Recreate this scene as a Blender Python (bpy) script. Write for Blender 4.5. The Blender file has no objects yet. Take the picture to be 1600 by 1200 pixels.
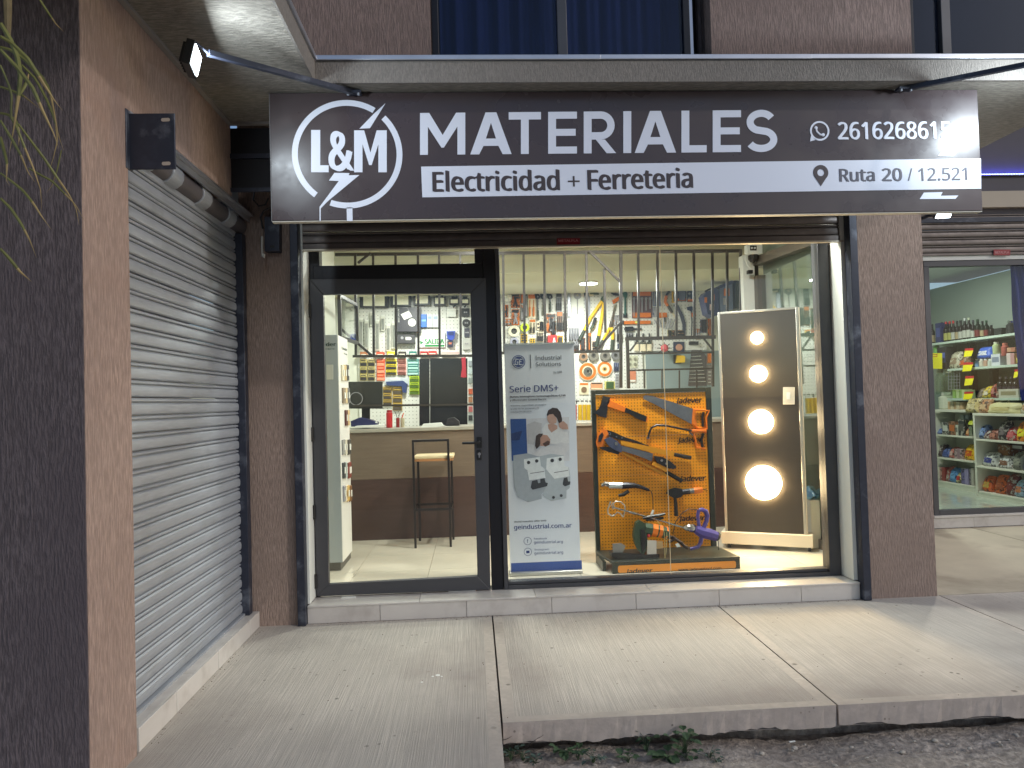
import bpy, bmesh, math, random
from mathutils import Vector, Matrix
random.seed(7)
SC = bpy.context.scene
COL = SC.collection
rad = math.radians
# ------------------------------------------------------------------ camera
CAM_POS = Vector((0, 0, 1.5)); FPX = 1114.6
YAW, PITCH, ROLL = rad(3.11), rad(1.385), rad(1.64)
_f = Vector((math.sin(YAW)*math.cos(PITCH), math.cos(YAW)*math.cos(PITCH), math.sin(PITCH)))
_r = Vector((math.cos(YAW), -math.sin(YAW), 0)); _u = _r.cross(_f)
CR = _r*math.cos(ROLL) - _u*math.sin(ROLL); CU = _r*math.sin(ROLL) + _u*math.cos(ROLL); CF = _f
cd = bpy.data.cameras.new('camera'); cam = bpy.data.objects.new('camera', cd); COL.objects.link(cam)
cd.sensor_fit = 'HORIZONTAL'; cd.sensor_width = 36; cd.lens = FPX/1600*36; cd.clip_start = .05; cd.clip_end = 3000
mw = Matrix((( CR.x, CU.x, -CF.x, CAM_POS.x), (CR.y, CU.y, -CF.y, CAM_POS.y), (CR.z, CU.z, -CF.z, CAM_POS.z), (0, 0, 0, 1)))
cam.matrix_world = mw; SC.camera = cam
# ------------------------------------------------------------------ world, sun, exposure
SUN_DIR = Vector((1.61, -1.0, 1.0)).normalized()
SUN_EL = math.asin(SUN_DIR.z); SUN_AZ = math.atan2(SUN_DIR.x, SUN_DIR.y)
W = bpy.data.worlds.new('World'); SC.world = W; W.use_nodes = True
nt = W.node_tree; nt.nodes.clear()
sky = nt.nodes.new('ShaderNodeTexSky'); sky.sky_type = 'NISHITA'; sky.sun_disc = False
sky.sun_elevation = SUN_EL; sky.sun_rotation = SUN_AZ; sky.air_density = 1.0; sky.dust_density = 1.2; sky.ozone_density = 2.2
bg = nt.nodes.new('ShaderNodeBackground'); bg.inputs['Strength'].default_value = 0.088
wo = nt.nodes.new('ShaderNodeOutputWorld')
nt.links.new(sky.outputs[0], bg.inputs[0]); nt.links.new(bg.outputs[0], wo.inputs[0])
sl = bpy.data.lights.new('sun', 'SUN'); sl.energy = 0.62; sl.angle = rad(2.2); sl.color = (1.0, .93, .86)
so = bpy.data.objects.new('sun', sl); COL.objects.link(so); so.location = SUN_DIR*40
so.rotation_euler = SUN_DIR.to_track_quat('Z', 'Y').to_euler()
SC.view_settings.view_transform = 'Standard'; SC.view_settings.look = 'None'
SC.view_settings.exposure = 0.42; SC.view_settings.gamma = 1.0; SC.view_settings.use_curve_mapping = False
SC.render.engine = 'CYCLES'
cy = SC.cycles
cy.use_denoising = True; cy.max_bounces = 8; cy.diffuse_bounces = 4; cy.glossy_bounces = 4; cy.transmission_bounces = 6
cy.transparent_max_bounces = 24; cy.sample_clamp_indirect = 6; cy.caustics_reflective = False; cy.caustics_refractive = False
try: cy.denoiser = 'OPENIMAGEDENOISE'
except Exception: pass

def light(name, kind, loc, energy, color, size=.2, aim=None, shape='DISK', size_y=None, spread=180):
    L = bpy.data.lights.new(name, kind); L.energy = energy; L.color = color
    if kind == 'AREA':
        L.shape = shape; L.size = size; L.spread = rad(spread)
        if size_y: L.size_y = size_y
    o = bpy.data.objects.new(name, L); COL.objects.link(o); o.location = loc
    if aim is not None: o.rotation_euler = (-Vector(aim)).to_track_quat('Z', 'Y').to_euler()
    return o
# ------------------------------------------------------------------ helpers
def ray(px, py):
    return CR*((px-800)/FPX) - CU*((py-600)/FPX) + CF
class Pl:
    """a real plane in the scene: point p0 and the normal n that looks back to the street"""
    def __init__(s, p0, n): s.p0 = Vector(p0); s.n = Vector(n).normalized()
    def at(s, px, py, d=0):
        r = ray(px, py); t = (s.p0-CAM_POS).dot(s.n)/r.dot(s.n)
        return CAM_POS + r*t + s.n*d
def PLY(y): return Pl((0, y, 0), (0, -1, 0))
def PLX(x, s=-1): return Pl((x, 0, 0), (s, 0, 0))
def PLZ(z): return Pl((0, 0, z), (0, 0, 1))

def S(r, g, b):
    f = lambda c: ((c/255+.055)/1.055)**2.4 if c > 10 else c/255/12.92
    return (f(r), f(g), f(b))
WL = {}
def link(o): COL.objects.link(o); return o
def tag(o, label, cat, group=None):
    o['label'] = label; o['category'] = cat
    if group: o['group'] = group
    return o
def thing(name, label, cat, loc=(0, 0, 0), group=None):
    o = link(bpy.data.objects.new(name, None)); o.location = loc; o.empty_display_size = .05; WL[o.name] = Vector(loc)
    return tag(o, label, cat, group)
def setting(name, loc=(0, 0, 0)):
    o = link(bpy.data.objects.new(name, None)); o.location = loc; o.empty_display_size = .05; WL[o.name] = Vector(loc); o['kind'] = 'structure'
    return o

class MB:
    def __init__(s): s.v = []; s.f = []; s.m = []; s.mi = 0
    def face(s, pts):
        i = len(s.v); s.v += [Vector(p) for p in pts]; s.f.append(list(range(i, i+len(pts)))); s.m.append(s.mi); return s
    def _add(s, vs, fs):
        i = len(s.v); s.v += [Vector(p) for p in vs]
        for f in fs: s.f.append([i+k for k in f]); s.m.append(s.mi)
        return s
    def box(s, x0, x1, y0, y1, z0, z1):
        vs = [(x, y, z) for z in (z0, z1) for y in (y0, y1) for x in (x0, x1)]
        return s._add(vs, [(0, 2, 3, 1), (4, 5, 7, 6), (0, 1, 5, 4), (2, 6, 7, 3), (0, 4, 6, 2), (1, 3, 7, 5)])
    def obox(s, c, hx, hy, hz):
        c = Vector(c); vs = [c + hx*a + hy*b + hz*d for d in (-1, 1) for b in (-1, 1) for a in (-1, 1)]
        return s._add(vs, [(0, 2, 3, 1), (4, 5, 7, 6), (0, 1, 5, 4), (2, 6, 7, 3), (0, 4, 6, 2), (1, 3, 7, 5)])
    def prism(s, front, back):
        n = len(front)
        fs = [tuple(range(n)), tuple(range(2*n-1, n-1, -1))]
        fs += [(k, n+k, n+(k+1) % n, (k+1) % n) for k in range(n)]
        return s._add(list(front)+list(back), fs)
    def tube(s, pts, r, n=8, flat=None):
        pts = [Vector(p) for p in pts]; m = len(pts)
        rs = r if isinstance(r, (list, tuple)) else [r]*m
        up = None; vs = []
        for i, p in enumerate(pts):
            t = (pts[min(i+1, m-1)]-pts[max(i-1, 0)])
            t = t.normalized() if t.length > 1e-9 else Vector((0, 0, 1))
            if up is None:
                up = Vector((0, 0, 1)) if abs(t.z) < .9 else Vector((1, 0, 0))
            a = t.cross(up)
            if a.length < 1e-6: a = t.cross(Vector((0, 1, 0)))
            a.normalize(); b = a.cross(t).normalized(); up = b
            for k in range(n):
                th = 2*math.pi*(k+.5)/n
                vs.append(p + (a*math.cos(th) + b*math.sin(th))*rs[i])
        fs = [(i*n+k, i*n+(k+1) % n, (i+1)*n+(k+1) % n, (i+1)*n+k) for i in range(m-1) for k in range(n)]
        fs += [tuple(range(n-1, -1, -1)), tuple((m-1)*n+k for k in range(n))]
        return s._add(vs, fs)
    def cyl(s, p0, p1, r0, r1=None, n=16):
        return s.tube([p0, p1], [r0, r0 if r1 is None else r1], n)
    def lathe(s, base, axis, prof, n=16):
        axis = Vector(axis).normalized(); base = Vector(base)
        a = axis.cross(Vector((0, 0, 1)) if abs(axis.z) < .9 else Vector((1, 0, 0))).normalized(); b = axis.cross(a)
        vs = []
        for r, h in prof:
            for k in range(n):
                th = 2*math.pi*k/n; vs.append(base + axis*h + (a*math.cos(th)+b*math.sin(th))*max(r, 1e-5))
        m = len(prof)
        fs = [(i*n+k, i*n+(k+1) % n, (i+1)*n+(k+1) % n, (i+1)*n+k) for i in range(m-1) for k in range(n)]
        fs += [tuple(range(n-1, -1, -1)), tuple((m-1)*n+k for k in range(n))]
        return s._add(vs, fs)
    def ball(s, c, r, n=12, sc=(1, 1, 1)):
        m = max(5, n//2)
        c = Vector(c); vs = []
        for i in range(m+1):
            ph = math.pi*i/m
            for k in range(n):
                th = 2*math.pi*k/n
                vs.append(c + Vector((r*sc[0]*max(math.sin(ph), 1e-4)*math.cos(th), r*sc[1]*max(math.sin(ph), 1e-4)*math.sin(th), r*sc[2]*math.cos(ph))))
        fs = [(i*n+k, (i+1)*n+k, (i+1)*n+(k+1) % n, i*n+(k+1) % n) for i in range(m) for k in range(n)]
        return s._add(vs, fs)
    def grid(s, f, nu, nv):
        vs = [f(u/nu, v/nv) for v in range(nv+1) for u in range(nu+1)]
        fs = [(v*(nu+1)+u, v*(nu+1)+u+1, (v+1)*(nu+1)+u+1, (v+1)*(nu+1)+u) for v in range(nv) for u in range(nu)]
        return s._add(vs, fs)
    # shapes traced on a real plane, each with its own thickness t and stand-off d
    def poly(s, pl, pts, d=0, t=.004):
        q = [pl.at(*p) for p in pts]
        return s.prism([p + pl.n*(d+t) for p in q], [p + pl.n*d for p in q])
    def rect(s, pl, x0, y0, x1, y1, d=0, t=.004): return s.poly(pl, [(x0, y0), (x1, y0), (x1, y1), (x0, y1)], d, t)
    def line(s, pl, pts, r, d=0, n=8):
        q = [pl.at(*p) for p in pts]; rr = r if isinstance(r, (list, tuple)) else [r]*len(q)
        return s.tube([p + pl.n*(d+max(rr)) for p in q], rr, n)
    def disc(s, pl, cx, cy, r, d=0, t=.004, n=20):
        c = pl.at(cx, cy); R = (pl.at(cx, cy-r)-c).length
        return s.lathe(c + pl.n*d, pl.n, [(R, 0), (R, t)], n)
    def ring(s, pl, cx, cy, r0, r1, d=0, t=.004, n=28, a0=0, a1=360):
        c = pl.at(cx, cy); R0 = (pl.at(cx, cy-r0)-c).length; R1 = (pl.at(cx, cy-r1)-c).length
        up = Vector((0, 0, 1)); ex = up.cross(pl.n).normalized(); ey = pl.n.cross(ex); full = a1-a0 >= 360
        m = n if full else n+1; vs = []
        for k in range(m):
            th = rad(a0+(a1-a0)*k/n); dr = ex*math.cos(th)+ey*math.sin(th)
            for rr in (R0, R1):
                for dd in (d, d+t): vs.append(c + dr*rr + pl.n*dd)
        fs = []
        for k in range(n):
            a = 4*k; b = 4*((k+1) % m)
            fs += [(a+1, a+3, b+3, b+1), (a, b, b+2, a+2), (a+2, b+2, b+3, a+3), (a, a+1, b+1, b)]
        if not full: e = 4*n; fs += [(0, 2, 3, 1), (e, e+1, e+3, e+2)]
        return s._add(vs, fs)
    def center(s):
        n = len(s.v); c = sum(s.v, Vector())/n; return c
    def build(s, name, mats, parent=None, smooth=30, bevel=0):
        if not isinstance(mats, (list, tuple)): mats = [mats]
        me = bpy.data.meshes.new(name)
        off = WL[parent.name] if parent is not None else Vector()
        me.from_pydata([tuple(p-off) for p in s.v], [], s.f)
        for m in mats: me.materials.append(m)
        me.polygons.foreach_set('material_index', s.m)
        bm = bmesh.new(); bm.from_mesh(me); bmesh.ops.recalc_face_normals(bm, faces=bm.faces); bm.to_mesh(me); bm.free()
        if smooth:
            me.polygons.foreach_set('use_smooth', [True]*len(me.polygons)); me.set_sharp_from_angle(angle=rad(smooth))
        o = link(bpy.data.objects.new(name, me))
        if parent is not None: o.parent = parent
        WL[o.name] = off.copy()
        if bevel:
            b = o.modifiers.new('edge', 'BEVEL'); b.width = bevel; b.segments = 2; b.limit_method = 'ANGLE'; b.angle_limit = rad(40)
        return o
    def solo(s, name, mats, label, cat, group=None, smooth=30, bevel=0):
        """a thing that is one mesh, its origin at its base"""
        c = s.center(); c.z = min(p.z for p in s.v)
        s.v = [p-c for p in s.v]
        o = s.build(name, mats, None, smooth, bevel); o.location = c; WL[o.name] = c
        return tag(o, label, cat, group)
# ------------------------------------------------------------------ materials
MC = {}
def mat(name, col, rough=.6, metal=0, var=0, vs=6, bump=0, bs=60, st=(1, 1, 1), spec=.5, fine=0, pits=0, emit=None, es=0, coat=0, dirt=None, rv=0, bd=.004, rot=0):
    if name in MC: return MC[name]
    m = bpy.data.materials.new(name); m.use_nodes = True; MC[name] = m
    N = m.node_tree.nodes; L = m.node_tree.links; b = N['Principled BSDF']
    b.inputs['Base Color'].default_value = (*col, 1); b.inputs['Roughness'].default_value = rough; b.inputs['Metallic'].default_value = metal
    b.inputs['Specular IOR Level'].default_value = spec; b.inputs['Coat Weight'].default_value = coat
    if emit: b.inputs['Emission Color'].default_value = (*emit, 1); b.inputs['Emission Strength'].default_value = es
    if not (var or bump or fine or rv): return m
    tc = N.new('ShaderNodeTexCoord'); oi = N.new('ShaderNodeObjectInfo')
    ml = N.new('ShaderNodeMath'); ml.operation = 'MULTIPLY'; ml.inputs[1].default_value = 37.0; L.new(oi.outputs['Random'], ml.inputs[0])
    ad = N.new('ShaderNodeVectorMath'); ad.operation = 'ADD'; L.new(tc.outputs['Object'], ad.inputs[0]); L.new(ml.outputs[0], ad.inputs[1])
    mp = N.new('ShaderNodeMapping'); mp.inputs['Scale'].default_value = st; mp.inputs['Rotation'].default_value = (0, 0, rad(rot)); L.new(ad.outputs[0], mp.inputs[0])
    def noise(scale, det, src=None):
        n = N.new('ShaderNodeTexNoise'); n.inputs['Scale'].default_value = scale; n.inputs['Detail'].default_value = det; n.inputs['Roughness'].default_value = .6
        L.new((src or mp).outputs[0], n.inputs['Vector']); return n
    def cmix(a_sock, col2, fac_sock, mode='MIX', f=1):
        x = N.new('ShaderNodeMix'); x.data_type = 'RGBA'; x.blend_type = mode
        if isinstance(a_sock, tuple): x.inputs[6].default_value = (*a_sock, 1)
        else: L.new(a_sock, x.inputs[6])
        x.inputs[7].default_value = (*col2, 1)
        if fac_sock is not None: L.new(fac_sock, x.inputs[0])
        else: x.inputs[0].default_value = f
        return x.outputs[2]
    def ramp(sock, a, c):
        r = N.new('ShaderNodeMapRange'); r.inputs[1].default_value = a; r.inputs[2].default_value = c; L.new(sock, r.inputs[0]); return r.outputs[0]
    csock = col
    if var:
        n1 = noise(vs, 5, ad)
        csock = cmix(tuple(c*(1-var) for c in col), tuple(min(1, c*(1+var)) for c in col), ramp(n1.outputs[0], .3, .7))
    hs = None
    if bump or fine:
        n2 = noise(bs, 6)
        hs = n2.outputs[0]
        if fine:
            csock = cmix(csock, tuple(c*(1-fine) for c in col), ramp(n2.outputs[0], .62, .42))
    if pits:
        vo = N.new('ShaderNodeTexVoronoi'); vo.inputs['Scale'].default_value = pits; L.new(ad.outputs[0], vo.inputs['Vector'])
        pk = ramp(vo.outputs['Distance'], .16, .08)
        n3 = noise(pits*.22, 2, ad); mk = N.new('ShaderNodeMath'); mk.operation = 'MULTIPLY'; L.new(pk, mk.inputs[0]); L.new(ramp(n3.outputs[0], .5, .62), mk.inputs[1])
        csock = cmix(csock, tuple(c*.35 for c in col), mk.outputs[0])
    if dirt:
        n4 = noise(dirt[1], 6, ad); csock = cmix(csock, dirt[0], ramp(n4.outputs[0], dirt[2], dirt[3]))
    if not isinstance(csock, tuple): L.new(csock, b.inputs['Base Color'])
    if rv:
        n5 = noise(rv, 4, ad); r = N.new('ShaderNodeMapRange'); r.inputs[1].default_value = .3; r.inputs[2].default_value = .7
        r.inputs[3].default_value = max(.05, rough-.15); r.inputs[4].default_value = min(1, rough+.15); L.new(n5.outputs[0], r.inputs[0]); L.new(r.outputs[0], b.inputs['Roughness'])
    if bump and hs is not None:
        bn = N.new('ShaderNodeBump'); bn.inputs['Strength'].default_value = bump; bn.inputs['Distance'].default_value = bd
        L.new(hs, bn.inputs['Height']); L.new(bn.outputs[0], b.inputs['Normal'])
    return m
def glass(name, tint=(1, 1, 1), r0=.05, rough=.0):
    if name in MC: return MC[name]
    m = bpy.data.materials.new(name); m.use_nodes = True; MC[name] = m
    N = m.node_tree.nodes; L = m.node_tree.links; N.clear()
    o = N.new('ShaderNodeOutputMaterial'); mx = N.new('ShaderNodeMixShader'); t = N.new('ShaderNodeBsdfTransparent'); g = N.new('ShaderNodeBsdfGlossy')
    t.inputs[0].default_value = (*tint, 1); g.inputs['Roughness'].default_value = rough; g.inputs[0].default_value = (1, 1, 1, 1)
    lw = N.new('ShaderNodeLayerWeight'); lw.inputs[0].default_value = .5
    p = N.new('ShaderNodeMath'); p.operation = 'POWER'; p.inputs[1].default_value = 4.0; L.new(lw.outputs['Facing'], p.inputs[0])
    q = N.new('ShaderNodeMath'); q.operation = 'MULTIPLY_ADD'; q.inputs[1].default_value = .85; q.inputs[2].default_value = r0; q.use_clamp = True; L.new(p.outputs[0], q.inputs[0])
    L.new(q.outputs[0], mx.inputs[0]); L.new(t.outputs[0], mx.inputs[1]); L.new(g.outputs[0], mx.inputs[2]); L.new(mx.outputs[0], o.inputs[0])
    return m
def pc(r, g, b, rough=.45):
    """printed / moulded colour of a packed article"""
    return mat('print_%d_%d_%d' % (r, g, b), S(r, g, b), rough, var=.06, vs=40)

stucco = mat('brown_stucco', S(170, 149, 138), .85, var=.12, vs=1.5, dirt=(S(146, 127, 117), 1.3, .52, .72), bump=1, bs=16, st=(9, 9, 1.1), fine=.34, bd=.012)
stucco_dark = mat('dark_plum_stucco', S(112, 102, 106), .85, var=.14, vs=1.5, dirt=(S(92, 83, 88), 1.3, .5, .75), bump=1.0, bs=15, st=(8, 8, 1.4), fine=.42, bd=.016)
stucco_side = mat('tan_stucco', S(184, 159, 148), .85, var=.10, vs=1.2, dirt=(S(160, 132, 120), 1.1, .52, .74), bump=1, bs=16, st=(9, 9, 1.0), fine=.32, bd=.012)
stucco_soffit = mat('grey_soffit_stucco', S(150, 144, 134), .9, var=.08, vs=2, bump=1.0, bs=13, st=(1.6, 8, 8), fine=.35, bd=.016)
stucco_fascia = mat('grey_fascia_stucco', S(136, 130, 124), .9, var=.1, vs=2, bump=1.0, bs=22, st=(7, 7, 2.0), fine=.25, bd=.006)
flash_m = mat('zinc_flashing', S(190, 192, 200), .38, .8, var=.12, vs=3, bump=.15, bs=8)
steel_blk = mat('black_steel', S(48, 52, 66), .45, .3, var=.2, vs=8, fine=.1, bs=30, dirt=(S(112, 118, 130), 7, .55, .8))
galv = mat('galvanised_slat', S(168, 173, 182), .45, .35, var=.06, vs=3.2, fine=.10, bs=14, st=(1, .5, 6), dirt=(S(140, 142, 146), 2.2, .55, .85))
galv_dark = mat('aged_steel_slat', S(120, 112, 108), .5, .5, var=.15, vs=4, fine=.12, bs=14, rv=5)
alu_dk = mat('dark_bronze_aluminium', S(78, 78, 82), .42, .4, var=.05, vs=5)
alu_blk = mat('black_aluminium', S(30, 30, 36), .4, .4, var=.05, vs=5)
alu_lt = mat('bare_aluminium', S(196, 194, 188), .35, .8, var=.06, vs=12)
white_paint = mat('white_paint', S(226, 228, 222), .6, var=.03, vs=2)
conc = mat('broomed_concrete', S(188, 181, 172), .9, var=.10, vs=1.3, bump=.8, bs=6, st=(30, .5, 4), fine=.17, pits=13, dirt=(S(158, 150, 143), 1.1, .48, .72), bd=.004, rot=-4)
conc_edge = mat('trowelled_concrete', S(190, 181, 171), .85, var=.10, vs=3, pits=9, dirt=(S(158, 150, 143), 1.4, .5, .75), bump=.25, bs=30, fine=.1, bd=.003)
conc_face = mat('cast_concrete_edge', S(184, 173, 165), .9, var=.12, vs=4, bump=.5, bs=18, fine=.12, pits=22, bd=.004)
dirt_m = mat('dry_dirt', S(184, 172, 160), .95, var=.25, vs=3.5, bump=1.0, bs=28, fine=.4, bd=.02, dirt=(S(128, 114, 102), 1.6, .5, .7))
tile_w = mat('white_tile', S(200, 195, 190), .32, var=.06, vs=3, dirt=(S(166, 158, 152), 4, .52, .8))
grout = mat('grout', S(150, 146, 142), .9)
floor_t = mat('cream_porcelain', S(222, 214, 196), .14, var=.05, vs=3, coat=.3)
ink = mat('black_plastic', S(24, 24, 26), .4)
rubber = mat('black_rubber', S(20, 20, 22), .7)
chrome = mat('chrome', S(210, 210, 212), .15, 1)
tool_steel = mat('tool_steel', S(130, 132, 140), .32, .85, var=.1, vs=20)
dk_tool = mat('blackened_steel', S(48, 48, 54), .4, .5, var=.1, vs=20)
glass_m = glass('window_glass', (.965, .985, .975), .026)
glass_up = glass('upper_window_glass', (.66, .72, .84), .022)

FONTS = [None, None]
for _i, _n in enumerate(('NotoSansMath-Regular.woff2', 'Noto Sans CJK Regular.woff2')):
    try:   # plain sans faces that ship inside Blender itself; the built-in face is used when they are absent
        FONTS[_i] = bpy.data.fonts.load(bpy.utils.system_resource('DATAFILES') + '/fonts/' + _n)
    except Exception:
        FONTS[_i] = None
_cap = {}
def cap_height(FONT):
    k_ = FONT.name if FONT else ''
    if k_ not in _cap:
        cu = bpy.data.curves.new('cap', 'FONT'); cu.body = 'H'; cu.size = 1
        if FONT: cu.font = FONT
        o = bpy.data.objects.new('cap', cu); COL.objects.link(o); me = bpy.data.meshes.new_from_object(o.evaluated_get(bpy.context.evaluated_depsgraph_get()))
        _cap[k_] = max(v.co.y for v in me.vertices); bpy.data.objects.remove(o); bpy.data.curves.remove(cu); bpy.data.meshes.remove(me)
    return _cap[k_]
def text(s, name, m, parent, pl, p0, p1, ph, d=.002, t=.0015, bold=0, shear=0, fit='cap'):
    """lettering mesh: p0 / p1 left and right end of the base line, ph = photo height of the capitals"""
    cu = bpy.data.curves.new(name, 'FONT'); cu.body = s; cu.size = 1; cu.extrude = .5; cu.offset = bold; cu.shear = shear; cu.resolution_u = 3
    FONT = FONTS[1 if any(ord(q) > 127 for q in s) else 0]
    if FONT: cu.font = FONT
    b0 = 0; cu.offset = b0; db = bold-b0
    o = bpy.data.objects.new(name, cu); COL.objects.link(o)
    dg = bpy.context.evaluated_depsgraph_get(); me = bpy.data.meshes.new_from_object(o.evaluated_get(dg))
    bpy.data.objects.remove(o); bpy.data.curves.remove(cu)
    me.name = name
    if db > .001:
        # heavier weight: the same outlines laid over each other a hair apart
        bm = bmesh.new()
        for dx, dy, dzz in ((-db, db*.3, 0), (db, -db*.3, .2), (0, 0, .4)):
            n0 = len(bm.verts); bm.from_mesh(me); bm.verts.ensure_lookup_table()
            for v in bm.verts[n0:]: v.co += Vector((dx, dy, dzz*1.2))
        bm.to_mesh(me); bm.free()
    xs = [v.co.x for v in me.vertices]; x0, x1 = min(xs), max(xs); cap = cap_height(FONT)
    a = pl.at(*p0); b = pl.at(*p1); u = b-a
    mid = ((p0[0]+p1[0])/2, (p0[1]+p1[1])/2); vh = (pl.at(mid[0], mid[1]-ph)-pl.at(*mid)).length
    up = Vector((0, 0, 1)) if abs(pl.n.z) < .5 else Vector((0, 1, 0))
    off = WL[parent.name]
    for v in me.vertices:
        v.co = a + u*((v.co.x-x0)/(x1-x0)) + up*(v.co.y/cap*vh) + pl.n*(d+(v.co.z+.5)*t) - off
    me.materials.clear(); me.materials.append(m)
    q = link(bpy.data.objects.new(name, me)); q.parent = parent; WL[q.name] = off.copy()
    return q
def busy(c1, c2, c3, scale=26, rough=.4):
    """printed packaging: patches of three inks"""
    nm = 'packaging_%d_%d_%d_%d_%d_%d' % (*c1, *c2)
    if nm in MC: return MC[nm]
    m = mat(nm, S(*c1), rough, var=.08, vs=30); N = m.node_tree.nodes; L = m.node_tree.links; b = N['Principled BSDF']
    src = b.inputs['Base Color'].links[0].from_socket
    vec = [n for n in N if n.type == 'MAPPING'][0].outputs[0]
    for k, (c, sc_, lo, hi) in enumerate(((c2, scale, .54, .57), (c3, scale*1.7, .63, .65))):
        n = N.new('ShaderNodeTexNoise'); n.inputs['Scale'].default_value = sc_; n.inputs['Detail'].default_value = 2; n.inputs['Distortion'].default_value = .6+k
        L.new(vec, n.inputs['Vector']); r = N.new('ShaderNodeMapRange'); r.inputs[1].default_value = lo; r.inputs[2].default_value = hi; L.new(n.outputs[0], r.inputs[0])
        x = N.new('ShaderNodeMix'); x.data_type = 'RGBA'; L.new(r.outputs[0], x.inputs[0]); L.new(src, x.inputs[6]); x.inputs[7].default_value = (*S(*c), 1); src = x.outputs[2]
    L.new(src, b.inputs['Base Color']); return m
class Zm:
    """a magnified crop used while measuring: crop pixels back to photo pixels"""
    def __init__(s, ox, oy, k): s.o = (ox, oy); s.k = k
    def __call__(s, *p): return (s.o[0]+p[0]/s.k, s.o[1]+p[1]/s.k)
    def L(s, pts): return [s(*p) for p in pts]
def add_shape(mb, pl, z, sh):
    k = sh[0]; c = (lambda p: z(*p)) if z else (lambda p: p); kk = z.k if z else 1
    if k == 'p': mb.poly(pl, [c(p) for p in sh[1]], sh[2], sh[3])
    elif k == 'r':
        a = c((sh[1], sh[2])); b = c((sh[3], sh[4])); mb.rect(pl, a[0], a[1], b[0], b[1], sh[5], sh[6])
    elif k == 'l': mb.line(pl, [c(p) for p in sh[1]], sh[2], sh[3])
    elif k == 'd': a = c((sh[1], sh[2])); mb.disc(pl, a[0], a[1], sh[3]/kk, sh[4], sh[5])
    elif k == 'o': a = c((sh[1], sh[2])); mb.ring(pl, a[0], a[1], sh[3]/kk, sh[4]/kk, sh[5], sh[6], 20)
    elif k == 'b':
        a = c((sh[1], sh[2])); q = pl.at(*a); R = (pl.at(a[0], a[1]-sh[3]/kk)-q).length; mb.ball(q+pl.n*(sh[4]+R*.6), R, 10)
def tool(name, label, cat, pl, z, parts, group=None):
    """a thing hung on or standing at plane pl; parts = (part name, material, [shapes])"""
    if len(parts) == 1:
        mb = MB()
        for sh in parts[0][2]: add_shape(mb, pl, z, sh)
        return mb.solo(name, parts[0][1], label, cat, group)
    mbs = []
    for pn, m, shs in parts:
        mb = MB()
        for sh in shs: add_shape(mb, pl, z, sh)
        mbs.append((pn, m, mb))
    allv = [p for _, _, mb in mbs for p in mb.v]
    c = sum(allv, Vector())/len(allv); c.z = min(p.z for p in allv)
    t = thing(name, label, cat, c, group)
    for pn, m, mb in mbs: mb.build(pn, m, t)
    return t
# ================================================================== ground, pavement
XW, YF, YS, ZF = -1.51, 5.04, 4.13, .13          # left wall, shopfront line, sign, shop floor
g = MB()
def dz(x, y):
    return -.175 + .012*math.sin(3.1*x+1.7*y) + .010*math.sin(7.3*x-4.1*y+1) + random.uniform(-.006, .006)
def gf(u, v):
    x = -1.0+8.6*u; y = 1.5+1.95*v; return Vector((x, y, dz(x, y)))
g.grid(gf, 210, 52)
far = MB()
far.box(-400, 400, -400, 400, -.32, -.22)
o = far.build('ground', dirt_m); o['kind'] = 'structure'
o = g.build('dirt_verge', dirt_m, smooth=180); o['kind'] = 'structure'
mb = MB(); rp = random.Random(3)
for k in range(420):
    x = rp.uniform(.1, 3.6); y = rp.uniform(2.4, 3.36); r = rp.choice((.003, .004, .005, .007, .011))*rp.uniform(.7, 1.3)
    mb.ball((x, y, -.172+r*.3), r, 6, (rp.uniform(.8, 1.4), rp.uniform(.8, 1.3), .6))
o = mb.build('pebbles', mat('pale_pebble', S(176, 168, 156), .9, var=.3, vs=30)); o['kind'] = 'stuff'

pav = setting('pavement')
def slab(x0, x1, y0, y1, z1=0.0, th=.10, edge=.06, rough_front=True):
    gap = .005; x0 += gap; x1 -= gap
    mb = MB()
    xs = [x0, x0+edge, x1-edge, x1]; ys = [y0, y0+edge, y1-edge*.6, y1]
    for i in range(3):
        for j in range(3):
            mb.mi = 0 if (i == 1 and j == 1) else 1
            mb.face([(xs[i], ys[j], z1), (xs[i+1], ys[j], z1), (xs[i+1], ys[j+1], z1), (xs[i], ys[j+1], z1)])
    mb.mi = 2
    n = max(8, int((x1-x0)/.03)); rr = random.Random(int(x0*100))
    top = [(x0+(x1-x0)*k/n, y0, z1) for k in range(n+1)]
    bot = [(x0+(x1-x0)*k/n, y0+rr.uniform(-.002, .006), z1-th+rr.uniform(-.006, .006)+.008*math.sin(k*.35)) for k in range(n+1)]
    for k in range(n): mb.face([bot[k], bot[k+1], top[k+1], top[k]])
    for x in (x0, x1): mb.face([(x, y0, z1-th), (x, y1, z1-th), (x, y1, z1), (x, y0, z1)])
    mb.face([(x0, y0+.003, z1-th), (x1, y0+.003, z1-th), (x1, y1, z1-th), (x0, y1, z1-th)])
    mb.face([(x0, y1, z1-th), (x1, y1, z1-th), (x1, y1, z1), (x0, y1, z1)])
    return mb.build('concrete_slab', [conc, conc_edge, conc_face], pav, smooth=0)
slab(-1.9, .09, .2, 5.05); slab(.09, 1.70, 3.37, 5.05); slab(1.70, 3.34, 3.37, 5.05); slab(3.34, 5.2, 3.37, 5.05); slab(5.2, 7.2, 3.37, 5.05); slab(7.2, 9.2, 3.37, 5.05)
mb = MB(); mb.box(-1.9, 9.2, 3.55, 5.05, -.30, -.10); mb.build('slab_bed', dirt_m, pav)
mb = MB(); mb.box(-1.9, 0.0, .3, 3.6, -.30, -.10); mb.build('slab_bed', dirt_m, pav)
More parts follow.
